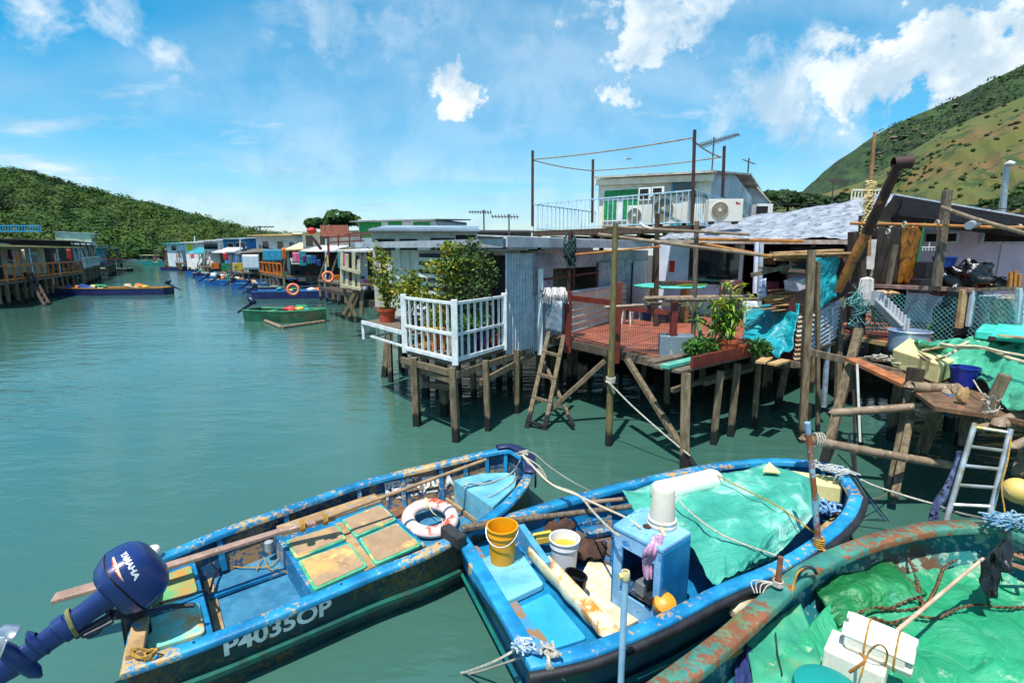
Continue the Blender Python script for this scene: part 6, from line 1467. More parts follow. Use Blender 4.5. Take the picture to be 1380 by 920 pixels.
# thole, iron handle, cords
mb = MB().tube([W(1048,790,.83), D(1052,750,W(1048,790,.83).y)], [.022,.02], 10); q = W(1048,790,.83)
thing('iron_pin', 'short rusty iron pin standing on the turquoise rim', 'pin', mb, mat('pin_rust', S(150,90,60), S(110,70,60), 8, rough=.7), smooth=True)
mb = MB()
for k in range(4): mb.tube([q+Vector((math.cos(a)*.035, math.sin(a)*.035, .015+.012*k)) for a in [i*math.pi/6 for i in range(13)]], .006, 5, False)
for k in range(4): mb.tube(catmull([q+Z*.03, q+Vector((-.08-.03*k,.0+.02*k,.01)), q+Vector((-.14-.02*k,-.05,-.02))], 4), .005, 5)
thing('rope_knot', 'white string knotted at the foot of the iron pin', 'rope', mb, rope_w, smooth=True)
mb = MB().tube(catmull([W(1076,776,.84), W(1079,768,.90), W(1088,764,.92), W(1096,766,.90), W(1100,772,.84)], 5), .015, 8); thing('towing_bracket', 'curved iron handle bolted on the turquoise rim', 'handle', mb, mat('dull_iron', S(70,74,80), rough=.4, metal=.6), smooth=True)
rope('rope', 'orange cord hanging from the iron handle down to the green tarp', [W(1090,762,.90), W(1076,770,.92), W(1070,785,.84), W(1066,800,.78), W(1054,815,.66)], .008, rope_y)
rope('rope', 'yellow line stretched low inside the rim at the bottom of the picture', [W(938,918,.62), W(970,895,.60), W(1000,876,.60)], .009, rope_y)
rope('rope', 'short dark green cord hanging on the pale mesh sheet', [on3(1045,852,.08), on3(1048,880,.08), on3(1054,908,.08)], .006, mat('dark_cord', S(20,60,44), rough=.9))
# inner bits at the lower left
cloth('cloth_bundle', 'crumpled dark blue cloth under the left end of the green sheets', [W(995,890,.52), W(1012,872,.58), W(1035,940,.5), W(985,950,.45)], mat('navy_cloth', S(24,50,110), S(16,34,80), 5, rough=.8), 16, 16, .03, 4, cat='cloth', seed=12, solid=.01)
mb = MB(); mb.beam(W(925,922,.45), W(996,872,.45), .16, .04); part('inner_plank', mb, mat('orange_brown_plank', S(176,130,80), S(150,100,60), 5, rough=.8), B3, bevel=.006)
# chain
chm = mat('rusty_chain', S(130,96,66), S(84,62,46), 20, rough=.6, metal=.4, bump=.4)
def chain_pts(pxs, dz=.05): return catmull([on3(x, y, dz) for x, y in pxs], 8)
def chain(mb, pts, link=.042, r=.0062):
    L_ = 0; acc = [0]
    for i in range(1, len(pts)): acc.append(acc[-1]+(pts[i]-pts[i-1]).length)
    n = int(acc[-1]/(link*.66)); j = 0
    for k in range(n):
        s_ = k*link*.66
        while j < len(acc)-2 and acc[j+1] < s_: j += 1
        t = (s_-acc[j])/max(1e-6, acc[j+1]-acc[j]); c = pts[j].lerp(pts[j+1], t); d = (pts[j+1]-pts[j]).normalized()
        u_ = d.cross(Z).normalized(); w_ = u_.cross(d)
        side = (u_ if k % 2 else w_)*.9+(w_ if k % 2 else u_)*.35; side.normalize()
        ring = []
        for a in range(9):
            th = a*math.pi/4; ring.append(c+d*math.cos(th)*link*.5+side*math.sin(th)*link*.30)
        mb.tube(ring, r, 5, False)
mb = MB()
for q in ([(1182,750),(1210,768),(1232,790),(1245,815)], [(1190,745),(1208,738),(1226,756),(1237,785),(1245,815),(1262,790),(1272,765),(1292,752)], [(1150,828),(1180,818),(1215,822),(1240,818),(1250,822)], [(1145,855),(1148,838),(1165,833),(1200,838),(1232,830),(1262,832),(1290,820),(1318,814),(1350,818),(1400,817)], [(1160,823),(1195,820),(1230,806),(1242,812)], [(1178,832),(1210,842),(1222,845)]):
    chain(mb, chain_pts(q))
thing('chain', 'rusty iron chain lying in loops over the green tarp', 'chain', mb, chm, smooth=True)
# foam floats tied in a bundle
def px3(x, y, z): return W(x, y, z)
fb = px3(1172,884,.78); r = root('foam_float', 'bundle of white foam slabs tied round with cord on the green tarp', 'float', fb)
axd = (W(1222,870,.8)-W(1150,840,.8)).normalized(); axd.z = 0; axd.normalize(); pr_ = Vector((-axd.y, axd.x, 0))
cF = W(1184,866,.84)
for i in range(8):
    th = R(-35+36*i); ln_ = .33+.03*((i*7) % 3); bx_ = axd; by_ = pr_*math.cos(th)+Z*math.sin(th); bz_ = bx_.cross(by_)
    m3 = Matrix((bx_, by_, bz_)).transposed(); part('foam_slab', MB().box(cF+by_*.088+axd*(.012*((i*5) % 3-1)), (ln_, .055+.01*(i % 2), .088), m=m3), foam, r, bevel=.01)
part('foam_slab', MB().box(cF, (.33, .11, .11), math.atan2(axd.y, axd.x)), foam, r, bevel=.01)
mb = MB()
for q in (-.06, .10):
    mb.tube([cF+axd*q+pr_*(.128*math.cos(a))+Z*(.128*math.sin(a)) for a in [i*math.pi/12 for i in range(25)]], .006, 5, False)
part('cord', mb, rope_y, r, smooth=True)
fb2 = W(1150,900,.66); part_b = root('foam_box', 'white foam box with a small square hole, left of the foam slab bundle', 'box', fb2)
mb = MB().box(W(1153,892,.68), (.34,.26,.18), math.atan2(axd.y, axd.x)); part('body', mb, foam, part_b, bevel=.014)
mb = MB().box(W(1118,886,.68), (.03,.05,.05), math.atan2(axd.y, axd.x)); part('hole', mb, dark, part_b)
part('cord', MB().tube(catmull([W(1145,905,.80), W(1165,890,.92), W(1160,880,.90)], 5), .010, 6), bamboo_y, part_b, smooth=True)
rope('rope', 'tan string looped in front of the foam slab bundle', [W(1190,905,.72), W(1196,880,.90), W(1185,868,.98), W(1170,880,.86), W(1160,912,.72)], .006, rope_y)
# stick with the black bag
sa, sb2 = W(1208,850,.80), W(1325,752,1.02)
F_ = root('flag_pole', 'pale stick leaning from the foam slabs with a torn black bag on its end', 'flag', sa)
part('stick', MB().tube([sa, sb2], [.014,.011], 8), mat('pale_stick', S(206,176,150), S(180,146,120), 6, rough=.7), F_, smooth=True)
bagm = mat('black_bag', S(10,10,12), S(20,20,24), 6, rough=.22, bump=.5, bscale=18, spec=.7)
def flagf(k0, k1, ln, sd_):
    A = W(1322,756,1.02); B = W(1361,716,1.10)
    def fn(u, v):
        top = A.lerp(B, k0+(k1-k0)*u)
        w = .035*math.sin(u*9+v*4+sd_)*v+.03*mnoise.noise(Vector((u*4, v*3, sd_)))
        pinch = (1-.45*v*v)
        c = A.lerp(B, (k0+k1)/2); p = c.lerp(top, pinch)
        return p+Vector((0.02*v, w-.06*v, -ln*v*(1+.12*math.sin(u*5+sd_))))
    return fn
mb = MB(); mb.grid(14, 18, flagf(0, .55, .36, 0)); mb.grid(14, 18, flagf(.4, 1.05, .26, 2)); part('bag', mb, bagm, F_, smooth=85, solid=.006)
# teal cap at the bottom edge
mb = MB().lathe(W(1115,936,.80), [(.19,0),(.18,.05),(.12,.075),(.0,.08)], 28); thing('lid', 'round teal lid at the bottom edge, in front of the foam box', 'lid', mb, mat('teal_lid', S(20,150,140), S(16,134,126), 4, rough=.5), smooth=True)
# thin pvc pole in the foreground
pY = 2.98; a = D(843,771,pY); mb = MB(); 
r = root('pvc_pole', 'upright pale blue plastic pole with a cream fitting on top, in the foreground', 'pole', (a.x, pY, 0))
part('pipe', MB().tube([(a.x, pY, -.5), (a.x, pY, a.z-.02)], .022, 14), mat('pale_blue_pvc', S(130,176,206), S(150,190,214), 4, S(110,100,90), .68, 10, rough=.4, bump=.05), r, smooth=True)
part('fitting', MB().lathe((a.x, pY, a.z-.05), [(.026,0),(.029,.01),(.029,.05),(.026,.055),(.026,.06),(.018,.06),(.018,.02)], 18), mat('cream_pvc', S(214,200,150), S(196,180,130), 8, rough=.5), r, smooth=True)
part('fitting', MB().tube([(a.x, pY, a.z-.02), (a.x-.045, pY-.01, a.z-.02)], [.02,.02], 12), mat('cream_pvc', 0), r, smooth=True)
# plastic bottle float between the boats
p = W(1000,812,.42); d = Vector((.75,.66,.1)).normalized(); mb = MB().tube([p-d*.17, p-d*.14, p-d*.10, p-d*.02, p+d*.10, p+d*.13], [.03,.035,.075,.08,.08,.02], 16)
thing('float', 'dirty cream plastic float squeezed between the two boats', 'float', mb, mat('dirty_bottle', S(206,190,160), S(150,120,80), 5, S(220,214,200), .6, 9, rough=.4), smooth=True)
mb = MB().grid(14, 10, lambda u, v: W(1020,790,.5)+Vector((u*.35+.1*v, u*.32-v*.2, .06*mnoise.noise(Vector((u*4,v*4,2))))))
thing('rag', 'grey rag hanging between the rubber rail and the turquoise rim', 'rag', mb, mat('grey_rag', S(90,96,104), S(50,54,60), 8, rough=.9), smooth=80, solid=.01)
# ================================================================ right side: brick deck, lavender house, junk platform
X = root('stilt_house', 'lavender grey walled house on the right with a black roof and a brick paved deck', 'house', (11, 12.5, 0))
k0 = W(1146,449,1.66); k1 = W(1262,470,1.66); k2 = k1+Vector((6.5,-1.2,0)); k3 = k0+Vector((1.0,5.0,0)); k4 = k2+Vector((1,6,0))
brk_m = tile_mat('brick_paving', S(184,104,86), S(160,86,72), R(8), .30, S(90,70,60))
part('paved_deck', MB().prism([k0+Z*.03, k1+Z*.03, k2+Z*.03, k4+Z*.03, k3+Z*.03], .05), brk_m, X)
mb = MB(); mb.beam(k0-Z*.08, k1-Z*.08, .08, .09); mb.beam(k1-Z*.08, k2-Z*.08, .08, .09); mb.prism([k0-Z*.022, k1-Z*.022, k2-Z*.022, k4-Z*.022, k3-Z*.022], .06); part('deck_edge', mb, plyw, X)
mb = MB(); mb.beam(W(1100,470,1.6), W(1150,452,1.6), .1, .06); part('joist', mb, wooddk, X)
wA = D(1222,392,12.6); wA.z = 1.62; wB = D(1420,392,11.0); wB.z = 1.62; uw = (wB-wA).normalized(); nw = Vector((uw.y, -uw.x, 0)); LW = (wB-wA).length
def onW(t, z, d=0.0): p = wA+uw*t+nw*d; return Vector((p.x, p.y, z))
zt0 = D(1222,284,12.6).z; zt1 = D(1420,318,11.0).z
mb = MB(); mb.hexa([wA, wB, wB-nw*.1, wA-nw*.1, wA+Z*(zt0-1.62), wB+Z*(zt1-1.62), wB-nw*.1+Z*(zt1-1.62), wA-nw*.1+Z*(zt0-1.62)])
part('wall', mb, lav, X)
for t in (1.55, 3.1): mb = MB(); panel(mb, onW, t, t+.02, 1.65, zt1+.0, 0, .008); part('wall_seam', mb, fasc, X)
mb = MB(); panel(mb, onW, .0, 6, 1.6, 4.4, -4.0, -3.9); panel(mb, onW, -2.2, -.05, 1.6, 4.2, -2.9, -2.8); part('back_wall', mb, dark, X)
for (pa, pb_) in (((1243,312),(1294,328)), ((1320,312),(1392,329))):
    za, zb = D(pa[0],pa[1],12.2).z, D(pb_[0],pb_[1],11.9).z
    ta_ = (D(pa[0],320,12.35)-wA).dot(uw)*1.0; tb_ = (D(pb_[0],320,11.6)-wA).dot(uw)
    mb = MB(); panel(mb, onW, ta_, tb_, zb, za, .002, .05); w_ = part('window', mb, metalw, X)
    mb = MB(); panel(mb, onW, ta_+.06, tb_-.06, zb+.05, za-.05, .05, .056); part('pane', mb, dark, w_)
# roof
h0 = D(1203,296,11.6); h1 = D(1400,318,9.9); h2 = D(1420,304,13.0); h3 = D(1206,266,14.5)
blackf = mat('black_roofing', S(16,15,17), S(26,24,26), 4, rough=.95, bump=.5, spec=.1)
part('roof', MB().prism([h0+Z*.05, h1+Z*.05, h2+Z*.05, h3+Z*.05], .05), blackf, X)
mb = MB(); mb.beam(h0+Z*.02, h1+Z*.02, .05, .16); mb.beam(D(1214,272,12.0), h0, .06, .12); part('fascia', mb, blackf, X)
mb = MB(); mb.prism([h2+Z*.12, h3+Z*.10, h3+Vector((2,5,-.2)), h2+Vector((6,5,-.2))], .04); part('far_roof', mb, galv, X)
stilts(X, [(7.6,11.2), (8.6,10.6), (9.6,10.2), (8.0,12.4), (9.2,12.0), (10.4,11.6), (8.4,13.8), (9.8,13.6), (11.2,12.6), (10.6,9.8), (7.3,12.6)], 1.58, .13)
stilts(X, [W(1143,520,0)[:2]+(1.6,), W(1185,512,0)[:2]+(1.6,)], 1.6, .1)
# dark clutter between the two houses
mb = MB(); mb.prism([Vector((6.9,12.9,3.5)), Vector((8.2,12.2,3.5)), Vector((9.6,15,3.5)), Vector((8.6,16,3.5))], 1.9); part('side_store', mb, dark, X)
# curtain
cur = mat('brown_plastic_curtain', S(60,46,34), S(44,34,26), 3, rough=.35, bump=.5, bscale=6, trans=.1)
cury = mat('amber_plastic_curtain', S(176,120,40), S(130,80,34), 3, S(90,60,40), .55, 4, rough=.35, bump=.4, bscale=6, trans=.25)
cloth('curtain', 'dark brown plastic curtain hanging by the lavender wall', [D(1182,306,11.2), D(1216,304,11.2), D(1208,382,11.2), D(1176,384,11.2)], cur, 24, 20, .022, 3, cat='curtain', seed=3)
cloth('curtain', 'amber plastic curtain strip with a green edge, right of the brown curtain', [D(1216,304,11.25), D(1244,305,11.25), D(1232,382,11.25), D(1209,382,11.25)], cury, 18, 20, .02, 3, cat='curtain', seed=6)
thing('green_pole', 'thin green pole along the edge of the amber curtain', 'pole', MB().tube([D(1246,300,11.1), D(1231,382,11.1)], .02, 6), mat('green_pole_paint', S(20,120,60), rough=.5), smooth=True)
# tall things: rusty pipe, poles
a = D(1133,402,9.6); b = D(1211,222,8.6)
r = root('iron_pipe', 'thick rusty iron pipe leaning to the right with a short elbow on its top', 'pipe', a)
part('pipe', MB().tube([D(1128,392,9.7), D(1168,314,9.25)], [.085,.085], 16), mat('rust_yellow', S(176,116,52), S(130,80,40), 3, S(90,56,40), .56, 5, rough=.7, bump=.4), r, smooth=True)
part('pipe', MB().tube([D(1168,314,9.25), b], [.085,.075], 16), rust, r, smooth=True)
e_ = Vector((1,-.2,.05)).normalized(); part('elbow', MB().tube([b-e_*.08+Z*.03, b-e_*.06+Z*.03, b+e_*.14+Z*.03, b+e_*.17+Z*.03, b+e_*.165+Z*.03, b+e_*.10+Z*.03], [.09,.10,.10,.115,.09,.085], 16, False), rust, r, smooth=50)
mb = MB().tube([D(1170,345,10.6), D(1172,262,10.6), D(1179,178,10.6)], [.05,.04,.03], 8); thing('timber_post', 'tall thin rust-streaked pole with cord wound halfway up, beside the iron pipe', 'pole', mb, mat('rust_pole', S(176,130,80), S(130,90,60), 4, S(210,190,150), .6, 6, rough=.7), smooth=True)
mb = MB(); c = D(1171,270,10.5)
for k in range(26): mb.tube([c+Vector((math.cos(a)*(.07+.03*rnd.random()), math.sin(a)*.08, .35-.045*k+.03*math.sin(a+k))) for a in [i*math.pi/5 for i in range(11)]], .012, 4, False)
for k in range(6): mb.tube(catmull([c+Vector((0,-.1,.2-.1*k)), c+Vector((rnd.uniform(-.3,.2),-.12,.1-.15*k)), c+Vector((rnd.uniform(-.1,.1),-.1,-.2-.12*k))], 4), .009, 4)
thing('cord_winding', 'pale yellow cord wound thickly round the tall thin pole', 'cord', mb, mat('pale_yellow_cord', S(224,206,150), S(196,170,110), 20, rough=.9), smooth=True)
for (p0, p1, Y, w, l) in (((1160,455),(1163,290),10.6,.13,'dark squared post left of the cord-wound pole'), ((1150,470),(1152,312),11.2,.22,'wide dark board post at the end of the white sheet roof'), ((1262,386),(1277,256),9.6,.13,'leaning grey post standing on the fence rail in front of the lavender wall'), ((1197,386),(1207,330),10.8,.09,'short post with a pale green strap beside the brown curtain')):
    thing('timber_post', l, 'post', MB().beam(D(*p0, Y), D(*p1, Y), w, w*.8), wooddk if 'dark' in l else woodg, bevel=.008)
mb = MB().tube([D(1262,300,9.3)*0+D(1146,301,9.7), D(1240,303,9.5), D(1330,306,9.3), D(1400,307,9.1)], .028, 8); thing('cane', 'long orange cane tied level across the front of the lavender wall', 'pole', mb, bamboo_y, 'canes in front of the lavender wall', smooth=True)
mb = MB().tube([D(1268,279,9.4), D(1310,294,9.1), D(1400,320,8.6)], .035, 8); thing('cane', 'pale bamboo slanting down to the right from the leaning post', 'pole', mb, bamboo, 'canes in front of the lavender wall', smooth=True)
mb = MB().tube([D(1306,304,9.0), D(1318,299,9.3)], .07, 14); thing('pipe_offcut', 'short grey pipe offcut tied on the orange cane', 'pipe', mb, galvd, smooth=True)
mb = MB()
for (x, y) in ((1262,300),(1178,301),(1218,302),(1308,302),(1373,306),(1196,312)):
    c = D(x, y, 9.45)
    for k in range(3): mb.tube([c+Vector((.012*k, math.cos(a)*.04, math.sin(a)*.045)) for a in [i*math.pi/5 for i in range(11)]], .007, 4, False)
    mb.tube([c, c+Vector((.03,0,-.12))], .006, 4)
thing('cord_ties', 'white cord ties along the orange cane', 'cord', mb, rope_w, kind='stuff')
mb = MB(); c = D(1252,333,11.0); mb.tube([c+Z*.10, c], .008, 4); mb.beam(c-Vector((.15,0,0)), c+Vector((.15,0,0)), .03, .02)
for k in range(5): mb.beam(c+Vector((-.13+.065*k,0,0)), c+Vector((-.13+.065*k,0,-.07)), .02, .012)
thing('clothes_hanger', 'white peg hanger in front of the lavender wall', 'hanger', mb, whitep)
# fence with chain link
Fz = root('chain_link_fence', 'timber railed fence with teal chain link mesh along the brick deck', 'fence', W(1148,449,1.66))
fa, fb_ = D(1149,384,11.0), D(1312,391,9.2); fc = D(1400,387,8.4)
part('top_rail', MB().beam(fa, fb_, .09, .08), mat('pinkish_rail', S(150,120,110), S(110,84,76), 5, S(150,70,60), .6, 6, rough=.8, bump=.3), Fz, bevel=.006)
part('top_rail', MB().beam(fb_+Z*.0, fc, .06, .06), woodg, Fz, bevel=.006)
for (t_, b_, Y, w, m_) in (((1153,382),(1150,452),11.0,.11,woodg), ((1299,390),(1292,442),9.3,.09,plyw), ((1312,391),(1305,440),9.2,.07,galv), ((1375,388),(1372,436),8.6,.08,galv)):
    part('fence_post', MB().beam(D(*b_, Y), D(*t_, Y), w), m_, Fz, bevel=.006)
wirem = mat('teal_wire', S(90,160,160), S(70,130,136), 6, rough=.5, bump=0)
def chainlink(a, b, z0, z1, n, name, parent):
    mb = MB(); L_ = (b-a); L_.z = 0; h = z1-z0; k = int(L_.length/n); 
    for i in range(-int(h/n)-1, k+1):
        for s_ in (1, -1):
            p = []; 
            for j in range(int(h/n)+1):
                z = z0+j*n; x = i*n+(j*n if s_ == 1 else h-j*n)
                x0, x1 = x, x+n*s_
                if 0 <= x0 <= L_.length and 0 <= x1 <= L_.length and z+n <= z1+.01:
                    q0 = a+L_.normalized()*x0; q1 = a+L_.normalized()*x1
                    mb.beam((q0.x, q0.y, z), (q1.x, q1.y, z+n), .008)
    part(name, mb, wirem, parent)
chainlink(fa+(fb_-fa)*.10, fa+(fb_-fa)*.93, 1.72, fa.z-.06, .085, 'chain_link', Fz); chainlink(fb_+(fc-fb_)*.0, fc, 1.80, fb_.z-.04, .085, 'chain_link', Fz)
# rubbish in front of the lavender wall
bagm2 = bagm
for (x, y, Y, rx, rz, l, sd_) in ((1305,372,10.6,.42,.30,'large crumpled black rubbish bag against the lavender wall',1),(1268,380,10.9,.30,.26,'black rubbish bag below the blue basket',2),(1290,430,9.9,.35,.55,'tall black plastic bundle behind the chain link mesh',3),(1330,378,10.5,.22,.15,'small black bag with wood offcuts at the right of the pile',4)):
    mb = MB().blob(D(x,y,Y), (rx,.3,rz), 26, .28, sd_)
    mb.v = [v+Vector((mnoise.noise(v*7), mnoise.noise(v*7+Vector((5,0,0))), mnoise.noise(v*7+Vector((0,9,0)))))*.09 for v in mb.v]
    thing('rubbish_bag', l, 'rubbish bag', mb, bagm2, 'black bags behind the fence', smooth=70)
tub('basket', 'blue plastic basket on top of the black bags', 'basket', D(1272,358,11.0)-Z*.05, .16, .22, .24, mat('blue_basket', S(50,80,170), rough=.4))
mb = MB().box(D(1249,364,11.0), (.34,.3,.36), .2); thing('crate', 'black crate standing left of the blue basket', 'crate', mb, black, bevel=.02)
mb = MB().box(D(1244,385,10.9), (.4,.3,.3), .1); thing('crate', 'lower black crate below the other one', 'crate', mb, black, bevel=.02)
for i, (x, y) in enumerate(((1362,372),(1368,370),(1374,374))):
    thing('wood_offcut', 'orange wood offcut poking up at the far right, %s of three' % ('left','middle','right')[i], 'wood offcut', MB().beam(D(x-2,392,9.6), D(x,y-5,9.6), .05), bamboo_y, 'wood offcuts at the right end of the fence')
mb = MB(); mb.tube([D(1352,440,9.0), D(1352,400,9.0)], .24, 20); thing('drum', 'rust stained pale drum behind the right chain link panel', 'drum', mb, mat('stained_drum', S(170,166,150), S(140,120,96), 3, S(150,90,50), .58, 4, rough=.6, stretch=(3,3,.5)), smooth=60)
mb = MB().tube([D(1334,440,9.1), D(1334,398,9.1)], .15, 18); thing('drum', 'narrow grey drum left of the rust stained one', 'drum', mb, galvd, smooth=60)
# mop and crate at the left of the fence
r = root('mop', 'white yarn mop standing head up at the left end of the fence', 'mop', D(1180,445,10.3))
part('handle', MB().tube([D(1180,440,10.3), D(1170,388,10.5)], .016, 6), bamboo_y, r, smooth=True); mb = MB(); c = D(1168,378,10.45)
for i in range(70):
    a = rnd.uniform(0, 6.28); q = Vector((math.cos(a)*.12, math.sin(a)*.10, 0))*rnd.uniform(.4,1); l = rnd.uniform(.35, .55)
    mb.tube([c+Z*.06, c+q+Z*.03, c+q*1.2-Z*l*.5, c+q*1.0-Z*l], .016, 4)
part('head', mb, mopm, r)
mb = MB(); a = D(1182,392,10.2); b = D(1218,428,9.9); d = b-a
for k in range(3): mb.beam(a+Vector((0,.0,-.14*k)), b+Vector((0,0,-.14*k)), .35 if k == 1 else .04, .03)
for k in range(9): q = a+d*k/8; mb.beam(q, q-Z*.29, .03, .3)
thing('plastic_crate', 'pale plastic crate leaning on the brick deck behind the mop', 'crate', mb, mat('pale_crate', S(206,210,214), S(186,190,196), 5, rough=.5))
mb = MB().blob(D(1190,396,10.9), (.3,.2,.08), 14, .2, 8); thing('wicker_tray', 'brown wicker tray behind the chain link mesh', 'tray', mb, plyw, smooth=True)
mb = MB()
for k in range(30):
    c = D(1155+rnd.uniform(-6,22), 418+rnd.uniform(-22,18), 10.4); mb.tube(catmull([c+Vector((rnd.uniform(-.2,.2), rnd.uniform(-.1,.1), rnd.uniform(-.2,.2))) for _ in range(4)], 4), .007, 4)
thing('net_heap', 'tangled pale teal fishing net hanging at the left fence post', 'net', mb, mat('teal_net', S(120,180,176), S(80,150,150), 20, rough=.9))
# stuff growing
r = root('weed_clump', 'green weeds growing at the edge of the brick deck behind the metal tub', 'weeds', W(1285,455,1.7)); mb = MB(); mb.leaves(W(1280,448,1.8), (.4,.2,.18), 260, .09, rnd, 2.2, .1); mb.leaves(W(1318,446,1.8), (.35,.2,.16), 220, .09, rnd, 2.2, .1); part('foliage', mb, leaf_b, r); part('root_clump', MB().blob(W(1285,455,1.68), (.15,.1,.05), 8, .2, 1), soil, r)

# ---- junk platform on the right
J = root('jetty', 'rickety junk-laden platform of bamboo and boards on slanting posts, far right', 'jetty', (7.5, 7.6, 0))
PZ = 1.5
j = [W(1195,500,PZ), W(1260,548,PZ), W(1345,560,PZ), W(1520,600,PZ), W(1560,470,PZ), W(1300,460,PZ)]
part('boards', MB().prism(j, .05), mat('rotten_boards', S(120,90,64), S(84,64,48), 4, S(170,110,70), .58, 6, rough=.9, bump=.6), J)
mb = MB(); mb.beam(W(1148,484,1.62), W(1226,520,1.5), .22, .05); part('board', mb, mat('orange_board', S(180,110,64), S(140,84,52), 5, rough=.85, bump=.4), J)
mb = MB(); mb.beam(D(1091,474,8.9), D(1228,506,7.9), .07, .12); mb.beam(D(1130,482,8.7), D(1214,486,8.6), .07, .06); mb.beam(D(1256,520,7.2), D(1330,545,6.6), .09, .09); mb.beam(D(1215,518,7.4), D(1340,520,7.6), .1, .1); part('cross_beam', mb, woodg, J, bevel=.006)
def slant(pa, Ya, pb2, Yb, w, m=stilt, nm='post'): part(nm, MB().beam(D(*pa, Ya), D(*pb2, Yb), w, w*.9), m, J, bevel=.008)
slant((1111,622), 7.95, (1158,443), 8.6, .13); slant((1203,655), 6.75, (1233,500), 7.1, .13); slant((1240,612), 7.6, (1268,540), 7.4, .13)
slant((1205,672), 6.3, (1228,560), 6.9, .09); slant((1318,580), 6.0, (1355,505), 5.9, .13); slant((1160,600), 8.2, (1150,480), 8.6, .06); slant((1298,600), 6.6, (1310,540), 6.8, .12)
slant((1370,640), 5.6, (1395,560), 5.9, .10); slant((1245,500), 7.0, (1222,498), 7.05, .06)
stilts(J, [(7.9,8.6), (8.8,8.2), (9.4,7.2), (7.4,9.4), (8.4,9.4), (6.9,8.9)], 1.45, .13)
mb = MB().beam(D(1229,525,6.95), D(1235,496,6.95), .14); part('post', mb, wooddk, J)
# bamboo poles
bgn = 'bamboo poles stacked on the junk platform'
def bpipe(label, a, b, r0, m=bamboo, ring=True, group=bgn, name='bamboo_pole'):
    d = (b-a); L_ = d.length; r_ = root(name, label, 'pole', (a+b)/2-Z*0, group); n = max(3, int(L_/.32)); pts = []; rs = []
    for i in range(n+1):
        t = i/n
        for o, k in ((-.012, 1), (-.004, 1.09), (.004, 1.09), (.012, 1)):
            tt = min(1, max(0, t+o/L_)); pts.append(a+d*tt-Z*.012*math.sin(math.pi*tt)); rs.append(r0*k*(1-.08*t))
    part('cane', MB().tube(pts, rs, 14, False), m, r_, smooth=60)
    mb = MB(); dn_ = d.normalized(); mb.tube([a-dn_*.001, a+dn_*.02], [r0*.98, r0*.98], 14, False); mb.tube([a+dn_*.035, a+dn_*.036], [r0*.97, r0*.97], 14); mb.tube([b-dn_*.036, b-dn_*.035], [r0*.9, r0*.9], 14); part('hollow_end', mb, dark, r_)
    return r_
bpipe('long bamboo pole reaching low over the water from the mooring pole', D(1083,591,6.15), D(1284,627,6.35), .058, group=None)
bpipe('long bamboo pole on the platform edge pointing left', D(1122,556,7.1), D(1332,539,6.5), .058)
bpipe('shorter bamboo pole just below the long one on the platform edge', D(1238,553,6.7), D(1335,541,6.4), .052)
bpipe('thick bamboo pole lying in front of the cream foam box', D(1226,521,6.8), D(1290,523,6.9), .075)
bpipe('thick pinkish bamboo pole end at the right edge of the picture', D(1346,572,5.7), D(1420,540,5.9), .08)
bpipe('thinner bamboo pole under the thick pinkish one', D(1318,577,5.8), D(1410,552,5.9), .045)
bpipe('dark bamboo pole end sticking out lowest at the right edge', D(1364,602,5.4), D(1430,570,5.5), .05)
bpipe('short rough bamboo stump on the platform beside the knotted rope', D(1276,529,6.7), D(1300,531,6.9), .06)
mb = MB()
for (x, y, Y) in ((1275,545,6.6),):
    c = D(x, y, Y)
    for k in range(3): mb.tube([c+Vector((.02*k, math.cos(a)*.09, math.sin(a)*.14)) for a in [i*math.pi/8 for i in range(17)]], .009, 5, False)
thing('rope_tie', 'bright blue string tied round two bamboo poles', 'rope', mb, rope_b, smooth=True)
mb = MB(); c = D(1098,592,6.12)
for k in range(4): mb.tube([c+Vector((.03*k, math.cos(a)*.075, math.sin(a)*.085)) for a in [i*math.pi/8 for i in range(17)]], .008, 5, False)
thing('rope_tie', 'white string tying the low bamboo pole to the mooring pole', 'rope', mb, rope_w, smooth=True)
# loads
metw = mat('zinc_tub', S(176,200,226), S(150,176,206), 3, S(190,206,220), .6, 6, rough=.42, metal=.35, bump=.12, bscale=16)
tb = W(1242,480,PZ); mb = MB(); c = Vector((tb.x+.0, tb.y+.35, 1.52))
mb.lathe(c, [(.30,0),(.305,.12),(.315,.125),(.31,.13),(.33,.38),(.345,.39),(.35,.40),(.34,.41),(.325,.41),(.31,.05)], 40); thing('zinc_tub', 'pale blue-grey zinc tub on the junk platform', 'tub', mb, metw, smooth=40)
c1_, c2_, c3_, c4_ = W(1202,494,PZ+.02), W(1262,518,PZ+.02), W(1286,508,PZ+.02), W(1222,476,PZ+.02)
mb = MB().hexa([c1_, c2_, c3_, c4_]+[p+Z*.30 for p in (c1_+Vector((-.02,0,0)), c2_+Vector((.02,-.03,0)), c3_+Vector((.03,.0,0)), c4_)]); thing('foam_box', 'pale yellow foam box at the front of the junk platform', 'box', mb, cream, bevel=.025)
tub('bucket', 'dark blue bucket half hidden under the green tarp behind the yellow foam box', 'bucket', W(1297,520,PZ+.02), .13, .17, .28, mat('cobalt_plastic', 0))
gtarp = mat('jade_tarp', S(60,160,126), S(80,174,140), 1.5, S(120,190,156), .6, 2.2, rough=.65, bump=.3, bscale=7, trans=.06, crease=.5, dirt=.3)
Lm = [(1225,470),(1250,480),(1270,497),(1300,500),(1330,512),(1345,530),(1372,546),(1410,560)]
Lt = [(1240,462),(1265,462),(1290,455),(1320,452),(1345,450),(1380,452),(1410,455),(1460,462)]
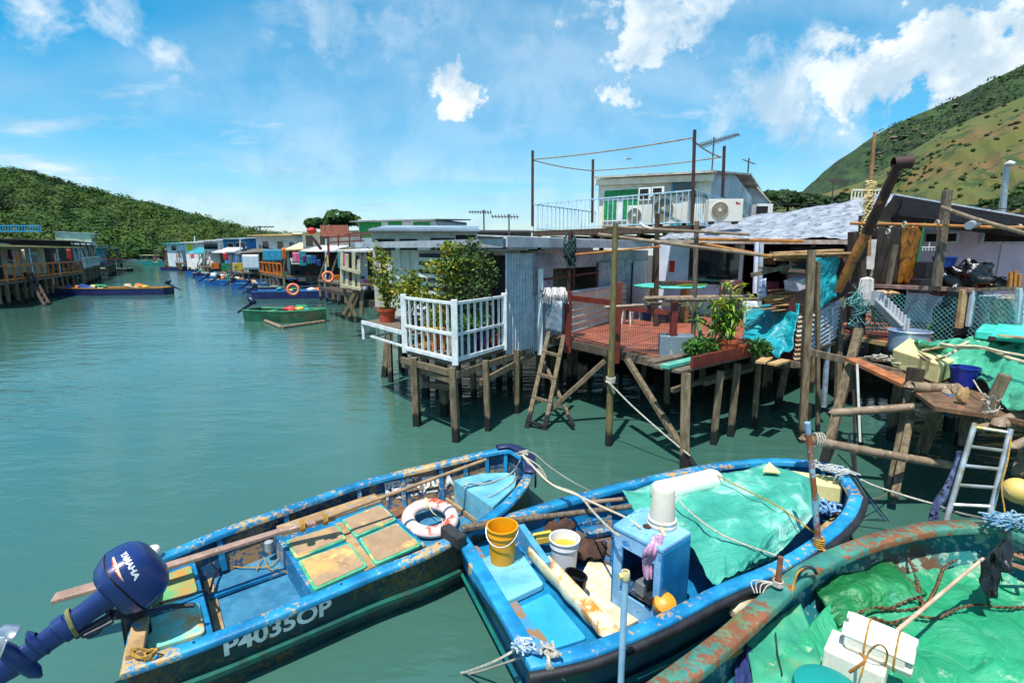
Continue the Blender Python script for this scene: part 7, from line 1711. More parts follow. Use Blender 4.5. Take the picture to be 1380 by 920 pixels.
def jt(u, v):
    a = ptl(Lm, u); b = ptl(Lt, u); zb = 1.62+.10*math.sin(u*3); zt = 1.95+.10*math.sin(u*6)
    pa = W(a[0], a[1], zb-.02); pb_ = W(b[0], b[1], zt)
    if v < .06: pa = pa-Z*.05
    p = pa.lerp(pb_, v); p += Z*(.10*math.sin(math.pi*v)+.08*mnoise.fractal(Vector((u*6, v*4, 3)), .9, 2, 5)-.10*abs(mnoise.noise(Vector((u*7-v*2, v*3+u*2, 6)))))
    return p
thing('tarpaulin', 'jade green tarp heaped over goods on the junk platform', 'tarpaulin', MB().grid(90, 50, jt), gtarp, smooth=85, solid=.01)
cool = mat('turquoise_cooler', S(60,196,180), S(80,206,190), 3, S(160,226,214), .64, 8, rough=.4, bump=.05)
cb = W(1320,458,1.98); r = root('cooler_box', 'turquoise plastic lid and side of a cooler box lying on the jade tarp', 'cooler', cb)
q0, q1, q2, q3 = W(1313,456,2.0), W(1392,464,2.0), W(1410,446,2.0), W(1330,438,2.0)
part('body', MB().hexa([q0, q1, q2, q3]+[p+Z*.13 for p in (q0, q1, q2, q3)]), cool, r, bevel=.02)
q = [W(1335,452,2.17), W(1400,458,2.17), W(1405,440,2.17), W(1345,436,2.17)]; part('lid', MB().prism(q, .03), cool, r, bevel=.01)
mb = MB().beam(W(1345,452,2.19), W(1400,456,2.19), .08, .02); part('latch_strip', mb, plyw, r)
mb = MB(); mb.box(W(1337,456,2.13), (.09,.02,.06), -.2); part('latch', mb, rust, r)
rr2 = mat('cream_rope', S(226,214,180), S(200,184,150), 18, rough=.9, bump=.7, bscale=120)
rope('rope', 'thick cream rope lying in a big loop over the jade tarp', [W(1253,485,1.72), W(1275,480,1.95), W(1305,461,2.12), W(1290,466,2.1), W(1268,463,2.05), W(1290,468,2.1), W(1330,470,2.1), W(1360,482,2.06), W(1400,492,2.0)], .020, rr2)
rope('rope', 'second thick cream rope crossing the jade tarp to the right edge', [W(1243,472,1.85), W(1262,468,1.95), W(1290,466,2.12), W(1320,467,2.13), W(1350,474,2.12), W(1378,479,2.1), W(1410,486,2.05)], .019, rr2)
rope('rope', 'white string from the jade tarp down to the leaning post', [W(1312,512,1.7), W(1322,528,1.62), W(1334,542,1.5), D(1338,556,5.9)], .009, rope_w)
mb = MB(); mb.beam(W(1222,470,1.75), W(1250,486,1.85), .03); mb.beam(W(1228,469,1.78), W(1254,484,1.85), .03); thing('split_cane', 'pair of thin canes leaning on the yellow foam box', 'cane', mb, bamboo)
mb = MB().blob(W(1297,532,1.62), (.07,.05,.10), 10, .3, 3); thing('coconut_husk', 'tan lump of rope end hanging beside the bamboo stump', 'rope end', mb, plyw, smooth=True)
mb = MB(); 
for k in range(18):
    c = D(1334+rnd.uniform(-7,9), 556+rnd.uniform(-20,22), 5.85); mb.tube(catmull([c+Vector((rnd.uniform(-.08,.08), rnd.uniform(-.05,.02), rnd.uniform(-.10,.10))) for _ in range(4)], 4), .006, 4)
thing('string_tangle', 'tangle of white string on the leaning post above the aluminium ladder', 'string', mb, rope_w, smooth=True)
mb = MB()
for k in range(10):
    c = W(1180+k*5, 482+k*1.2, 1.6); mb.tube(catmull([c+Vector((rnd.uniform(-.18,.18), rnd.uniform(-.1,.1), rnd.uniform(0,.07))) for _ in range(4)], 4), .012, 5)
thing('rope_coil', 'pale rope lying on the orange board left of the yellow foam box', 'rope', mb, rope_w, smooth=True)
for i, (x, y, Y) in enumerate(((1340,568,6.1),(1362,560,6.2),(1390,566,6.1))):
    thing('plank', 'rough short board under the right end of the platform, %s' % ('left one','middle one','right one')[i], 'plank', MB().beam(D(x,y,Y), D(x+38,y-12+4*i,Y+.2), .12, .04), woodg, 'short boards at the right end of the platform')
# aluminium ladder
alum = mat('aluminium', S(196,200,204), S(160,160,150), 6, S(170,150,60), .62, 5, rough=.35, metal=.6, bump=.05)
ladder('metal_ladder', 'aluminium ladder standing in the water in front of the junk platform', D(1262,745,5.0), D(1322,745,4.85), D(1314,570,5.35), D(1362,578,5.2), 6, .055, alum, t0=.22, t1=.97, tubes=True)
ffl = mat('round_float', S(226,196,110), S(206,176,96), 3, rough=.45); mb = MB().blob(D(1372,661,4.9), (.13,.13,.13), 24, .0, 1); thing('float', 'round yellow float hanging at the right edge beside the aluminium ladder', 'float', mb, ffl, smooth=True)
rope('rope', 'thin yellow cord hanging beside the right rail of the aluminium ladder', [D(1364,580,5.2), D(1358,620,5.0), D(1350,655,4.9), D(1354,690,4.8), D(1350,705,4.7)], .007, rope_y)
rope('rope', 'grey cord from the round float to the right edge', [D(1352,655,4.9), D(1366,672,4.85), D(1385,684,4.85)], .008, mat('rope_grey', 0))
# twisted dark net and mooring lines to the boats
netd = mat('dark_blue_net', S(50,60,96), S(90,110,150), 16, S(20,22,34), .56, 9, rough=.9, bump=.7)
mb = MB()
for k in range(14): mb.tube(catmull([D(1296+rnd.uniform(-4,4),608,5.5), D(1284+rnd.uniform(-5,5),645,5.4), D(1268+rnd.uniform(-5,5),672,5.35), D(1258+rnd.uniform(-7,7),695+rnd.uniform(-6,8),5.3)], 5), .022, 5)
thing('net_rope', 'twisted dark blue net hanging left of the aluminium ladder', 'net', mb, netd, smooth=True)
rope('mooring_rope', 'pale mooring rope from the bow of the middle sampan across to the dark blue net', [W(1160,646,.74), W(1180,655,.66), D(1220,668,5.6), D(1255,678,5.45), D(1262,680,5.4)], .014, rope_w)
rope('mooring_rope', 'grey rope continuing from the dark blue net to the bow of the turquoise boat', [D(1258,679,5.4), D(1290,690,5.1), D(1320,697,4.8), W(1352,704,.95)], .012, mat('rope_grey', 0))
rope('mooring_rope', 'blue and white line from the bow of the middle sampan down into the water', [W(1152,640,.76), W(1165,660,.5), W(1180,685,.2), W(1198,706,-.05)], .012, rope_b)
rope('mooring_rope', 'thin dark line slanting into the water beside the blue one', [W(1162,655,.6), W(1175,672,.35), W(1190,692,.1), W(1203,708,-.05)], .008, mat('dark_cord2', S(60,56,50), rough=.9))
rope('mooring_rope', 'thin brown line drooping from the slanting post to the middle sampan', [D(1205,650,6.6), D(1190,668,6.3), D(1170,672,6.0), W(1158,662,.7)], .008, mat('brown_line', S(110,90,70), rough=.9))
for i, (x0, y0, x1, y1, m_, l) in enumerate(((1155,490,1159,595,whitep,'thin white plastic rod standing in the water by the slanting post'),(1150,525,1153,640,wooddk,'thin dark stick left of the white rod'),(1144,583,1152,640,black,'short black rod with a white tip standing in the water'))):
    thing('rod', l, 'rod', MB().tube([D(x0,y0,7.6-.3*i), D(x1,y1,7.4-.3*i)], .018, 6), m_, smooth=True)
mb = MB(); c = W(1356,706,.99)
for k in range(26):
    cc = c+Vector((rnd.uniform(-.12,.16), rnd.uniform(-.08,.08), rnd.uniform(-.01,.05))); mb.tube(catmull([cc+Vector((rnd.uniform(-.1,.1), rnd.uniform(-.06,.06), rnd.uniform(-.02,.05))) for _ in range(4)], 4), .008, 5)
thing('rope_coil', 'knotted blue and pale rope on the bow of the turquoise boat', 'rope', mb, mat('bow_rope', S(150,180,190), S(60,120,160), 16, rough=.9), smooth=True)
mb = MB()
for k in range(12):
    cc = W(1375+rnd.uniform(-10,14), 745+rnd.uniform(-16,24), .75); mb.tube(catmull([cc+Vector((rnd.uniform(-.12,.12), rnd.uniform(-.10,.10), rnd.uniform(-.02,.05))) for _ in range(4)], 5), .016, 5)
thing('rope_coil', 'brown and pink rope coils inside the turquoise boat at the right edge', 'rope', mb, mat('pink_brown_rope', S(176,130,110), S(130,96,76), 16, rough=.9), smooth=True)
# street lamp, bamboo and fence lines on the hillside side
sl_ = root('street_lamp', 'grey street lamp standing behind the black roof at the foot of the mountain', 'street lamp', D(1350,282,45))
part('pole', MB().tube([D(1350,290,45), D(1357,225,45)], [.26,.20], 12), metalw, sl_, smooth=True); part('lamp_head', MB().tube([D(1356,222,45), D(1361,220,44.6), D(1368,221,44.2)], [.16,.22,.14], 12), whitep, sl_, smooth=True)
# ================================================================ the channel behind: banks, far houses, moored boats
mud = mat('added_mud_bank', S(64,56,44), S(44,40,32), .8, S(80,84,50), .6, 2, rough=.9, bump=.6)
def land(name, pts, z, skirt=.8):
    mb = MB().prism([Vector((x, y, z)) for x, y in pts], skirt); return struct(name, mb, mud)
# land added behind the right-hand row to darken under the decks; then left bank
land('added_mud_bank', [(7.6,13.6),(12,11.6),(26,7),(90,30),(140,90),(140,330),(-20,330),(-75,175),(-44,90),(-22,52),(-8,30),(-1,20),(3.4,17.2)], .45)
land('left_bank', [(-38,28),(-44,44),(-55,62),(-80,95),(-104,124),(-150,160),(-220,160),(-220,20),(-60,14)], .5)
wallc = {k: mat('far_wall_'+k, S(*v), S(*[int(c*.86) for c in v]), .8, S(*[int(c*.6) for c in v]), .62, 1.6, rough=.8, bump=.15) for k, v in dict(
    white=(232,232,226), grey=(186,190,194), blue=(176,202,222), brightblue=(60,130,196), cream=(210,204,178), brown=(110,84,62), dark=(56,48,44), concrete=(206,200,188), teal=(50,150,160), paleblue=(208,220,228), green=(120,150,120), rustred=(130,70,50), orange=(196,110,50)).items()}
roofc = {k: mat('far_roof_'+k, S(*v), S(*[int(c*.84) for c in v]), .7, S(*[int(c*.6) for c in v]), .62, 1.5, rough=.8, bump=.2) for k, v in dict(
    pale=(214,216,214), grey=(136,138,140), yellow=(206,176,110), dark=(76,74,76), white=(232,234,236), bluegrey=(140,160,176), brown=(110,90,70), teal=(60,170,180)).items()}
colm = {k: mat('far_paint_'+k, S(*v), S(*[int(c*.8) for c in v]), 2, rough=.6) for k, v in dict(orange=(226,120,30), white=(226,226,220), blue=(40,90,170), red=(200,40,36), yellow=(226,190,60), green=(30,140,90), teal=(30,150,160), pink=(220,110,150), navy=(26,34,70), cream=(226,210,170), brown=(96,66,46), purple=(110,60,130), black=(24,24,28)).items()}
def shack(label, loc, ang, w, d, zf, hh, wc, rc, name='stilt_house', slope=.25, over=.5, porch=1.4, wins=((.25,.5,.9,.8),), door=.7, railc=None, posts=6, nrow=2, goods=0, poles=True, group=None, wall2=None, upper=None, seed=0, roof_t=.08, postcol=None, glassc=None):
    """house whose front faces its own -Y: walls, roof, windows, porch with rail, stilts; loc is the middle of the porch edge"""
    rg_ = random.Random(seed+int(abs(loc[0])*7)); M_ = Matrix.Rotation(ang, 3, 'Z'); loc = Vector((loc[0], loc[1], 0))
    P = lambda x, y, z: loc+M_@Vector((x, y, 0))+Z*z
    r = root(name, label, 'house', loc, group)
    def bx(mb, x0, x1, y0, y1, z0, z1): mb.hexa([P(x0,y0,z0), P(x1,y0,z0), P(x1,y1,z0), P(x0,y1,z0), P(x0,y0,z1), P(x1,y0,z1), P(x1,y1,z1), P(x0,y1,z1)])
    mb = MB(); bx(mb, -w/2, w/2, porch, porch+d, zf, zf+hh); part('wall', mb, wc, r)
    if porch > .05 or zf < 2.5: mb = MB(); bx(mb, -w/2-.1, w/2+.1, 0, porch+d, zf-.14, zf-.003); part('deck', mb, woodg, r)
    zr = zf+hh; mb = MB()
    mb.hexa([P(-w/2-over*.5, porch-over-.2, zr-.02), P(w/2+over*.5, porch-over-.2, zr-.02), P(w/2+over*.5, porch+d+.2, zr+slope), P(-w/2-over*.5, porch+d+.2, zr+slope),
             P(-w/2-over*.5, porch-over-.2, zr+roof_t), P(w/2+over*.5, porch-over-.2, zr+roof_t), P(w/2+over*.5, porch+d+.2, zr+slope+roof_t), P(-w/2-over*.5, porch+d+.2, zr+slope+roof_t)])
    bx(mb, -w/2, w/2, porch+.1, porch+d, zr-.02, zr+slope*.4); part('roof', mb, rc, r)
    for (t, zz, ww, wh) in wins:
        x = -w/2+w*t; mb = MB(); bx(mb, x-ww/2, x+ww/2, porch-.05, porch+.0, zf+zz, zf+zz+wh); f = part('window', mb, wall2 or frm, r)
        mb = MB(); bx(mb, x-ww/2+.06, x+ww/2-.06, porch-.07, porch-.051, zf+zz+.06, zf+zz+wh-.06); part('pane', mb, glassc or glass, f)
    if door is not None:
        x = -w/2+w*door; mb = MB(); bx(mb, x-.42, x+.42, porch-.05, porch, zf, zf+1.9); part('door', mb, dark, r)
    if posts:
        for i in range(posts):
            for j_ in range(nrow):
                x = -w/2+w*i/(posts-1)+rg_.uniform(-.2,.2); y = .1+(porch+d)*.55*j_/(max(1,nrow-1))*1.0
                part('stilt', MB().beam(P(x+rg_.uniform(-.15,.15), y, -.4), P(x, y, zf-.1), .15), stilt, r)
    if railc:
        mb = MB(); n = int(w/1.2); 
        for i in range(n+1):
            x = -w/2+w*i/n; bx(mb, x-.05, x+.05, -.05, .05, zf, zf+1.0)
        bx(mb, -w/2, w/2, -.04, .04, zf+.95, zf+1.05); bx(mb, -w/2, w/2, -.03, .03, zf+.1, zf+.2); part('railing', mb, railc, r)
    if poles and porch > .5:
        for i in range(4):
            x = -w/2+w*i/3; part('porch_post', MB().beam(P(x, .05, zf), P(x+.05, max(.05, porch-over), zr), .1), postcol or woodg, r)
    if goods:
        cols = list(colm.values())
        for i in range(goods):
            x = rg_.uniform(-w/2+.2, w/2-.2); s_ = rg_.uniform(.15,.35); zz = rg_.choice((zf, zf, zf+1.2)); mb = MB()
            if zz == zf: mb.box(P(x, rg_.uniform(.2, porch-.1), zf+s_/2), (s_*1.4, s_, s_), ang); part('goods', mb, rg_.choice(cols), r)
            else: bx(mb, x-s_*.6, x+s_*.6, .3, .34, zf+.9, zf+1.5+s_); part('hanging_laundry', mb, rg_.choice(cols), r)
    return r
# right-hand row, nearest first.  front normal faces the channel
def at(px, Y, z=0): p = D(px, 340, Y); return (p.x, Y)
AR = math.atan2(-.8, .6)               # local +X points towards the camera end of the row; -Y faces the channel
HR = 'houses of the right-hand row up the channel'
shack('pale blue-grey stilt house with drying laundry under a grey canopy, next beyond the plant shelf', at(447,33), AR, 6.5, 4, 1.45, 1.9, wallc['paleblue'], roofc['pale'], wins=((.2,.9,.6,.8),(.8,.9,.5,.6)), door=.55, goods=14, porch=2.4, over=1.6, seed=1, group=HR)
shack('stilt house with yellow canvas awning, teal curtain and orange deck rail', at(362,44), AR, 8, 5, 1.4, 2.0, wallc['dark'], roofc['yellow'], wins=(), door=None, railc=colm['orange'], goods=12, porch=2.6, over=2.2, seed=2, group=HR)
shack('low brown shack hung with red cloth and baskets beside the yellow awning', at(312,55), AR, 10, 5, 1.3, 1.9, wallc['brown'], roofc['grey'], wins=((.3,.8,1.2,.9),), goods=18, porch=2.4, over=2, seed=3, group=HR)
shack('long dark shack with pink laundry far up the right bank', at(270,74), AR, 12, 6, 1.3, 2.0, wallc['dark'], roofc['bluegrey'], wins=((.3,.8,1.5,.9),(.7,.8,1.5,.9)), goods=26, porch=3, over=2, seed=4, group=HR)  # near-black wall colour stands in for the shade under the awning
shack('pale shack with a turquoise roof far up the right bank', at(238,92), AR, 10, 6, 1.3, 2.2, wallc['brown'], roofc['teal'], wins=((.3,.8,1.5,.9),), goods=10, porch=2, over=1.5, seed=5, group=HR)  # wall coloured brown in place of porch shade
shack('small grey-blue shack on thick posts near the far bend of the channel', at(222,112), AR, 9, 6, 1.3, 2.4, wallc['grey'], roofc['pale'], wins=((.5,.8,1.5,.9),), goods=8, porch=2, over=1.5, seed=6, group=HR)
shack('farthest brown shack where the channel bends on the right', at(207,135), AR, 12, 6, 1.3, 2.2, wallc['brown'], roofc['grey'], wins=((.5,.8,1.5,.9),), goods=8, porch=2, over=1.5, seed=7, group=HR)  # brown wall colour imitates the shadow below the overhang
# panels and curtains on the yellow awning house
def card(px0, py0, px1, py1, Y, m, name, label, cat, group=None):
    a = D(px0, py1, Y); b = D(px1, py1, Y); h = D(px0, py0, Y).z-a.z; mb = MB().grid(10, 6, lambda u, v: a.lerp(b, u)+Z*h*v+Vector((0,.04*math.sin(u*18),0))); return thing(name, label, cat, mb, m, group, smooth=80, solid=.03)
card(328,343,350,363,40,galv,'sheet_panel','grey-blue corrugated panel on the front of the yellow awning house','panel')
card(355,336,381,352,39.5,mat('teal_curtain', S(30,140,170), S(20,110,140), 3, rough=.7),'curtain','teal curtains hanging under the yellow awning','curtain')
card(301,341,307,350,52,colm['red'],'laundry','bright red cloth hanging on the brown shack','laundry')
for i, (x, y, w, h, c) in enumerate(((395,340,9,14,'pink'),(408,344,6,10,'purple'),(415,344,5,12,'teal'),(257,341,5,7,'pink'),(381,334,5,16,'orange'),(428,350,4,8,'blue'))):
    card(x, y, x+w, y+h, 31 if x > 390 else (38.8 if x > 350 else 70), colm[c], 'laundry', ('pink hanging umbrella bundle at the left of the pale blue house','purple shirt on the line beside the pink bundle','teal shirt on the line beside the purple one','small pink cloth on the long dark shack','orange board beside the teal curtain','blue drum shape by the wall of the pale blue house')[i], 'laundry')
# upper / back houses
HB = 'houses standing behind the right-hand waterfront row'
def back(label, px0, px1, ytop, ybot, Y, wc, rc, wins, ang=R(-20), dd=5, slope=.3, wall2=None, glassc=None, over=.5, hmin=1.0, seed=0):
    a = D(px0, ybot, Y); b = D(px1, ybot, Y); h = D(px0, ytop, Y).z-.5; w = (b.x-a.x)
    c = (a+b)/2; zf = .5; hh = h-zf
    ws = [(t, hh-hb, ww, wh) for (t, hb, ww, wh) in wins]
    return shack(label, (c.x, Y), ang, w/math.cos(ang)*1.0, dd, zf, hh, wc, rc, slope=slope, over=over, porch=.0, wins=ws, door=None, posts=0, poles=False, group=HB, wall2=wall2, glassc=glassc, seed=seed, name='house')
back('grey concrete flat-roofed house with black window openings behind the low tin house', 503, 644, 298, 330, 27, wallc['concrete'], roofc['bluegrey'], ((.12,1.5,1.0,1.1),(.34,1.5,.9,1.1),(.66,1.45,1.2,1.1),(.88,1.4,1.0,1.2)), wall2=dark, glassc=dark, over=.2, ang=R(4), slope=.45)
back('two storey white house with bright green window shutters', 480, 592, 289, 330, 38, wallc['paleblue'], roofc['grey'], ((.10,1.2,1.4,1.4),(.25,1.0,.8,1.2),(.48,1.1,1.3,1.2),(.82,1.0,1.5,1.0)), glassc=green_cur, over=.6)
back('grey-white house with small windows and a red lantern, behind the laundry house', 403, 478, 305, 332, 46, wallc['paleblue'], roofc['pale'], ((.15,1.3,.9,1.1),(.45,1.3,.9,1.1)), over=.7)
back('white house with two small dark windows left of the lantern house', 340, 404, 311, 334, 54, wallc['white'], roofc['cream' if 'cream' in roofc else 'yellow'], ((.25,1.4,.9,.9),(.62,1.4,.9,.9),(.9,1.3,.7,.7)), over=.6)
back('bright blue house with a pale roof', 297, 339, 317, 334, 66, wallc['brightblue'], roofc['bluegrey'], ((.3,1.4,1.0,1.0),(.7,1.2,1.6,.9)), over=.6)
back('white house with three dark windows left of the bright blue one', 272, 298, 320, 335, 74, wallc['white'], roofc['pale'], ((.2,1.2,1.0,1.0),(.5,1.2,1.0,1.0),(.8,1.2,1.0,1.0)))
back('long low white house with a lime green door', 247, 274, 323, 337, 84, wallc['white'], roofc['pale'], ((.3,1.3,1.4,1.2),), glassc=mat('lime_door', S(190,210,40), rough=.6))
back('pale low house farthest left of the back row', 222, 248, 325, 338, 100, wallc['paleblue'], roofc['teal'], ((.5,1.3,1.4,1.0),))
back('low grey house with white window frames behind the wide aerial', 636, 716, 303, 330, 34, wallc['grey'], roofc['dark'], ((.3,1.1,1.3,.9),(.6,1.1,1.3,.9)), over=.6, ang=R(4))
back('small dark shed between the grey concrete house and the roof deck', 690, 800, 312, 330, 26, wallc['concrete'], roofc['pale'], ((.3,1.0,1.0,.7),), over=.4, ang=R(4))
# red balustrade and wooden slat wall on the roofs
rb_ = root('roof_terrace', 'rusty red steel rails round a wooden slatted screen on a rooftop', 'roof terrace', D(470,325,34))
mb = MB(); mb.beam(D(432,311,40), D(470,311,40), .1, D(432,311,40).z-D(432,326,40).z); part('slat_screen', mb, mat('red_slats', S(170,100,76), S(120,66,50), 6, rough=.8, stretch=(6,1,.3)), rb_)
mb = MB()
for (x0, y0, x1, y1) in ((442,320,504,316),(442,327,490,324),(466,316,504,312)): mb.beam(D(x0,y0,34), D(x1,y1,31), .08)
for x in (442,456,471,486,502): mb.beam(D(x,316 if x != 442 else 318,33), D(x,332,33), .08)
mb.beam(D(442,318,34), D(443,345,34), .12); part('rail', mb, redsteel, rb_)
thing('lantern', 'red lantern hanging at the corner of the grey-white house', 'lantern', MB().blob(D(420,311,43), (.4,.4,.28), 12, 0, 1), colm['red'], smooth=True)
thing('flue_pipe', 'dark leaning flue pipe on the canopy of the laundry house', 'pipe', MB().beam(D(421,320,34), D(433,336,34), .16), rust)
thing('flue_pipe', 'dark leaning flue pipe over the yellow awning', 'pipe', MB().beam(D(325,328,45), D(331,338,45), .18), rust)
for (px, py, Y, L_, l) in ((350,306,60,2.4,'far television aerial over the white houses'),(600,300,40,.6,'tiny aerial on the grey concrete roof'),(1000,258,26,.5,'small aerial beside the grey gable')):
    aerial(px, py, Y, 0, 4.0, l, L_, 6, .1, .02)
# flimsy pier with crossed legs and bundled canes left of the plant shelf
r = root('timber_jetty', 'narrow pale timber frame with crossed legs just beyond the plant shelf', 'jetty', D(472,420,20))
ptm = mat('pale_timber', S(196,190,160), S(160,150,120), 4, rough=.8)
for (x, t_, b_) in ((461,338,385),(468,342,386),(477,340,387),(484,350,388)): part('upright', MB().beam(D(x,b_,20.13), D(x,t_,20.13), .12), ptm, r)
for (q0, q1, Y_, w_, h_) in (((459,360),(486,368),20,.12,.12),((459,384),(487,390),20,.14,.1),((459,385),(487,389),21,.2,.1)): part('rail', MB().beam(D(*q0,Y_), D(*q1,Y_), w_, h_), ptm, r)
for (a_, b_) in (((461,386),(475,410)),((486,390),(466,425)),((480,390),(463,424)),((484,392),(470,426)),((488,390),(487,425)),((470,405),(479,425))): jy_ = 19.6+.004*a_[0]*3%1.4; part('leg', MB().beam(D(*a_,jy_+.3), D(*b_,jy_+.3), .14), stilt, r)
mb = MB(); mb.beam(D(440,388,28), D(476,396,24), .8, .15)
thing('deck_plank', 'low dark gangway in front of the pale blue house', 'gangway', mb, wooddk)
lbm = mat('orange_buoy', S(230,100,60), S(236,150,120), 2, rough=.5)
def buoy(c, R_, label, m=lbm, tilt=R(80), rz=.4, group='orange lifebuoys on far boats and houses'):
    mt_ = Matrix.Rotation(rz, 3, 'Z')@Matrix.Rotation(tilt, 3, 'X')
    mb = MB().loops([[c+mt_@Vector(((R_+.07*math.cos(b))*math.cos(a), (R_+.07*math.cos(b))*math.sin(a), .07*math.sin(b))) for a in [i*2*math.pi/24 for i in range(24)]] for b in [j*2*math.pi/8 for j in range(9)]])
    thing('lifebuoy', label, 'lifebuoy', mb, m, group, smooth=True)
buoy(D(442,373,29), .27, 'orange lifebuoy hanging on the front of the pale blue house')
buoy(D(395,390,27.5), .27, 'pale orange lifebuoy propped up on a navy boat')

# left-hand bank
AL = math.atan2(.95, -.3)
HL = 'houses of the left-hand row'
def lsh(label, px, Y, ang, **k): return shack(label, at(px, Y), ang, group=HL, **k)
shack('cream fronted stilt house with a bright orange deck rail at the left edge', (-34.5,38.4), R(117), 17.5, 6, 1.5, 2.15, wallc['cream'], roofc['yellow'], wins=((.10,.8,1.6,1.0),(.30,.8,1.6,1.0),(.60,.7,2.4,1.2),(.84,.8,1.6,1.0)), door=.45, railc=colm['orange'], posts=14, nrow=3, goods=14, porch=2.4, over=2.3, seed=11, group=HL, postcol=palebl)
shack('dark two level stilt house with a white railing beyond the orange rail', (-47,58), R(124), 16, 6, 1.7, 2.6, wallc['dark'], roofc['dark'], wins=((.3,.8,1.6,1.0),(.7,.8,2.0,1.2)), railc=colm['white'], posts=10, nrow=3, goods=14, porch=2.4, over=1.8, seed=12, group=HL, postcol=wooddk)
shack('grey weathered stilt house beyond the dark two level one', (-58,75), R(124), 15, 6, 1.5, 2.6, wallc['grey'], roofc['bluegrey'], wins=((.3,.8,1.6,1.0),(.7,.8,1.8,1.2)), posts=8, nrow=2, goods=12, porch=2.2, over=1.5, seed=13, group=HL)
shack('small teal sided shack far up the left bank', (-73,97), R(128), 17, 6, 1.4, 2.4, wallc['teal'], roofc['teal'], wins=((.3,.8,1.6,1.0),), posts=7, nrow=2, goods=10, porch=2.2, over=1.5, seed=14, group=HL)
shack('farthest brown shack at the bend of the left bank', (-96,124), R(135), 26, 6, 1.4, 2.4, wallc['brown'], roofc['brown'], wins=((.3,.8,1.6,1.0),), posts=8, nrow=2, goods=10, porch=2.2, over=1.5, seed=15, group=HL)
HLB = 'houses standing behind the left-hand row'
for (lab, px, Y, w, h, wc, rc, sd_) in (('white roofed house with a bright blue roof rail behind the cream house', 12, 50, 12, 3.5, 'white', 'white', 21), ('pale blue fronted house behind the dark two level one', 66, 66, 12, 4.0, 'blue', 'white', 22), ('cream tower-like little house above the far left shacks', 128, 98, 4, 6.0, 'cream', 'pale', 23)):
    x, y = at(px, Y); shack(lab, (x, y), R(120), w, 5, .5, h, wallc[wc], roofc[rc], porch=0, wins=((.3,h-1.5,1.2,.9),(.7,h-1.5,1.2,.9)), door=None, posts=0, poles=False, seed=sd_, group=HLB, name='house')
thinrail(root('roof_railing', 'bright blue railing on the white roof at the far left', 'railing', D(30,310,46)), D(-10,312,46), D(56,312,46), D(30,313,46).z, D(30,304,46).z, 18, mat('cyan_rail', S(30,140,190), rough=.5), .06)
for i in range(2): pass
ladder('wooden_ladder', 'dark ladder going down to the water from the orange railed deck', D(60,412,32), D(66,409,32.5), D(36,370,34.5), D(43,368,35), 7, .14, wooddk, h=.1, t0=.05, t1=.95)
for i, (x, c, l) in enumerate(((12,'black','dark coat hanging at the left end of the cream house'),(92,'red','red cloth beyond the orange rail'),(30,'cream','cream towel under the cream house roof'))):
    card(x, 336, x+5, 350, 34, colm[c], 'laundry', l, 'laundry', None)
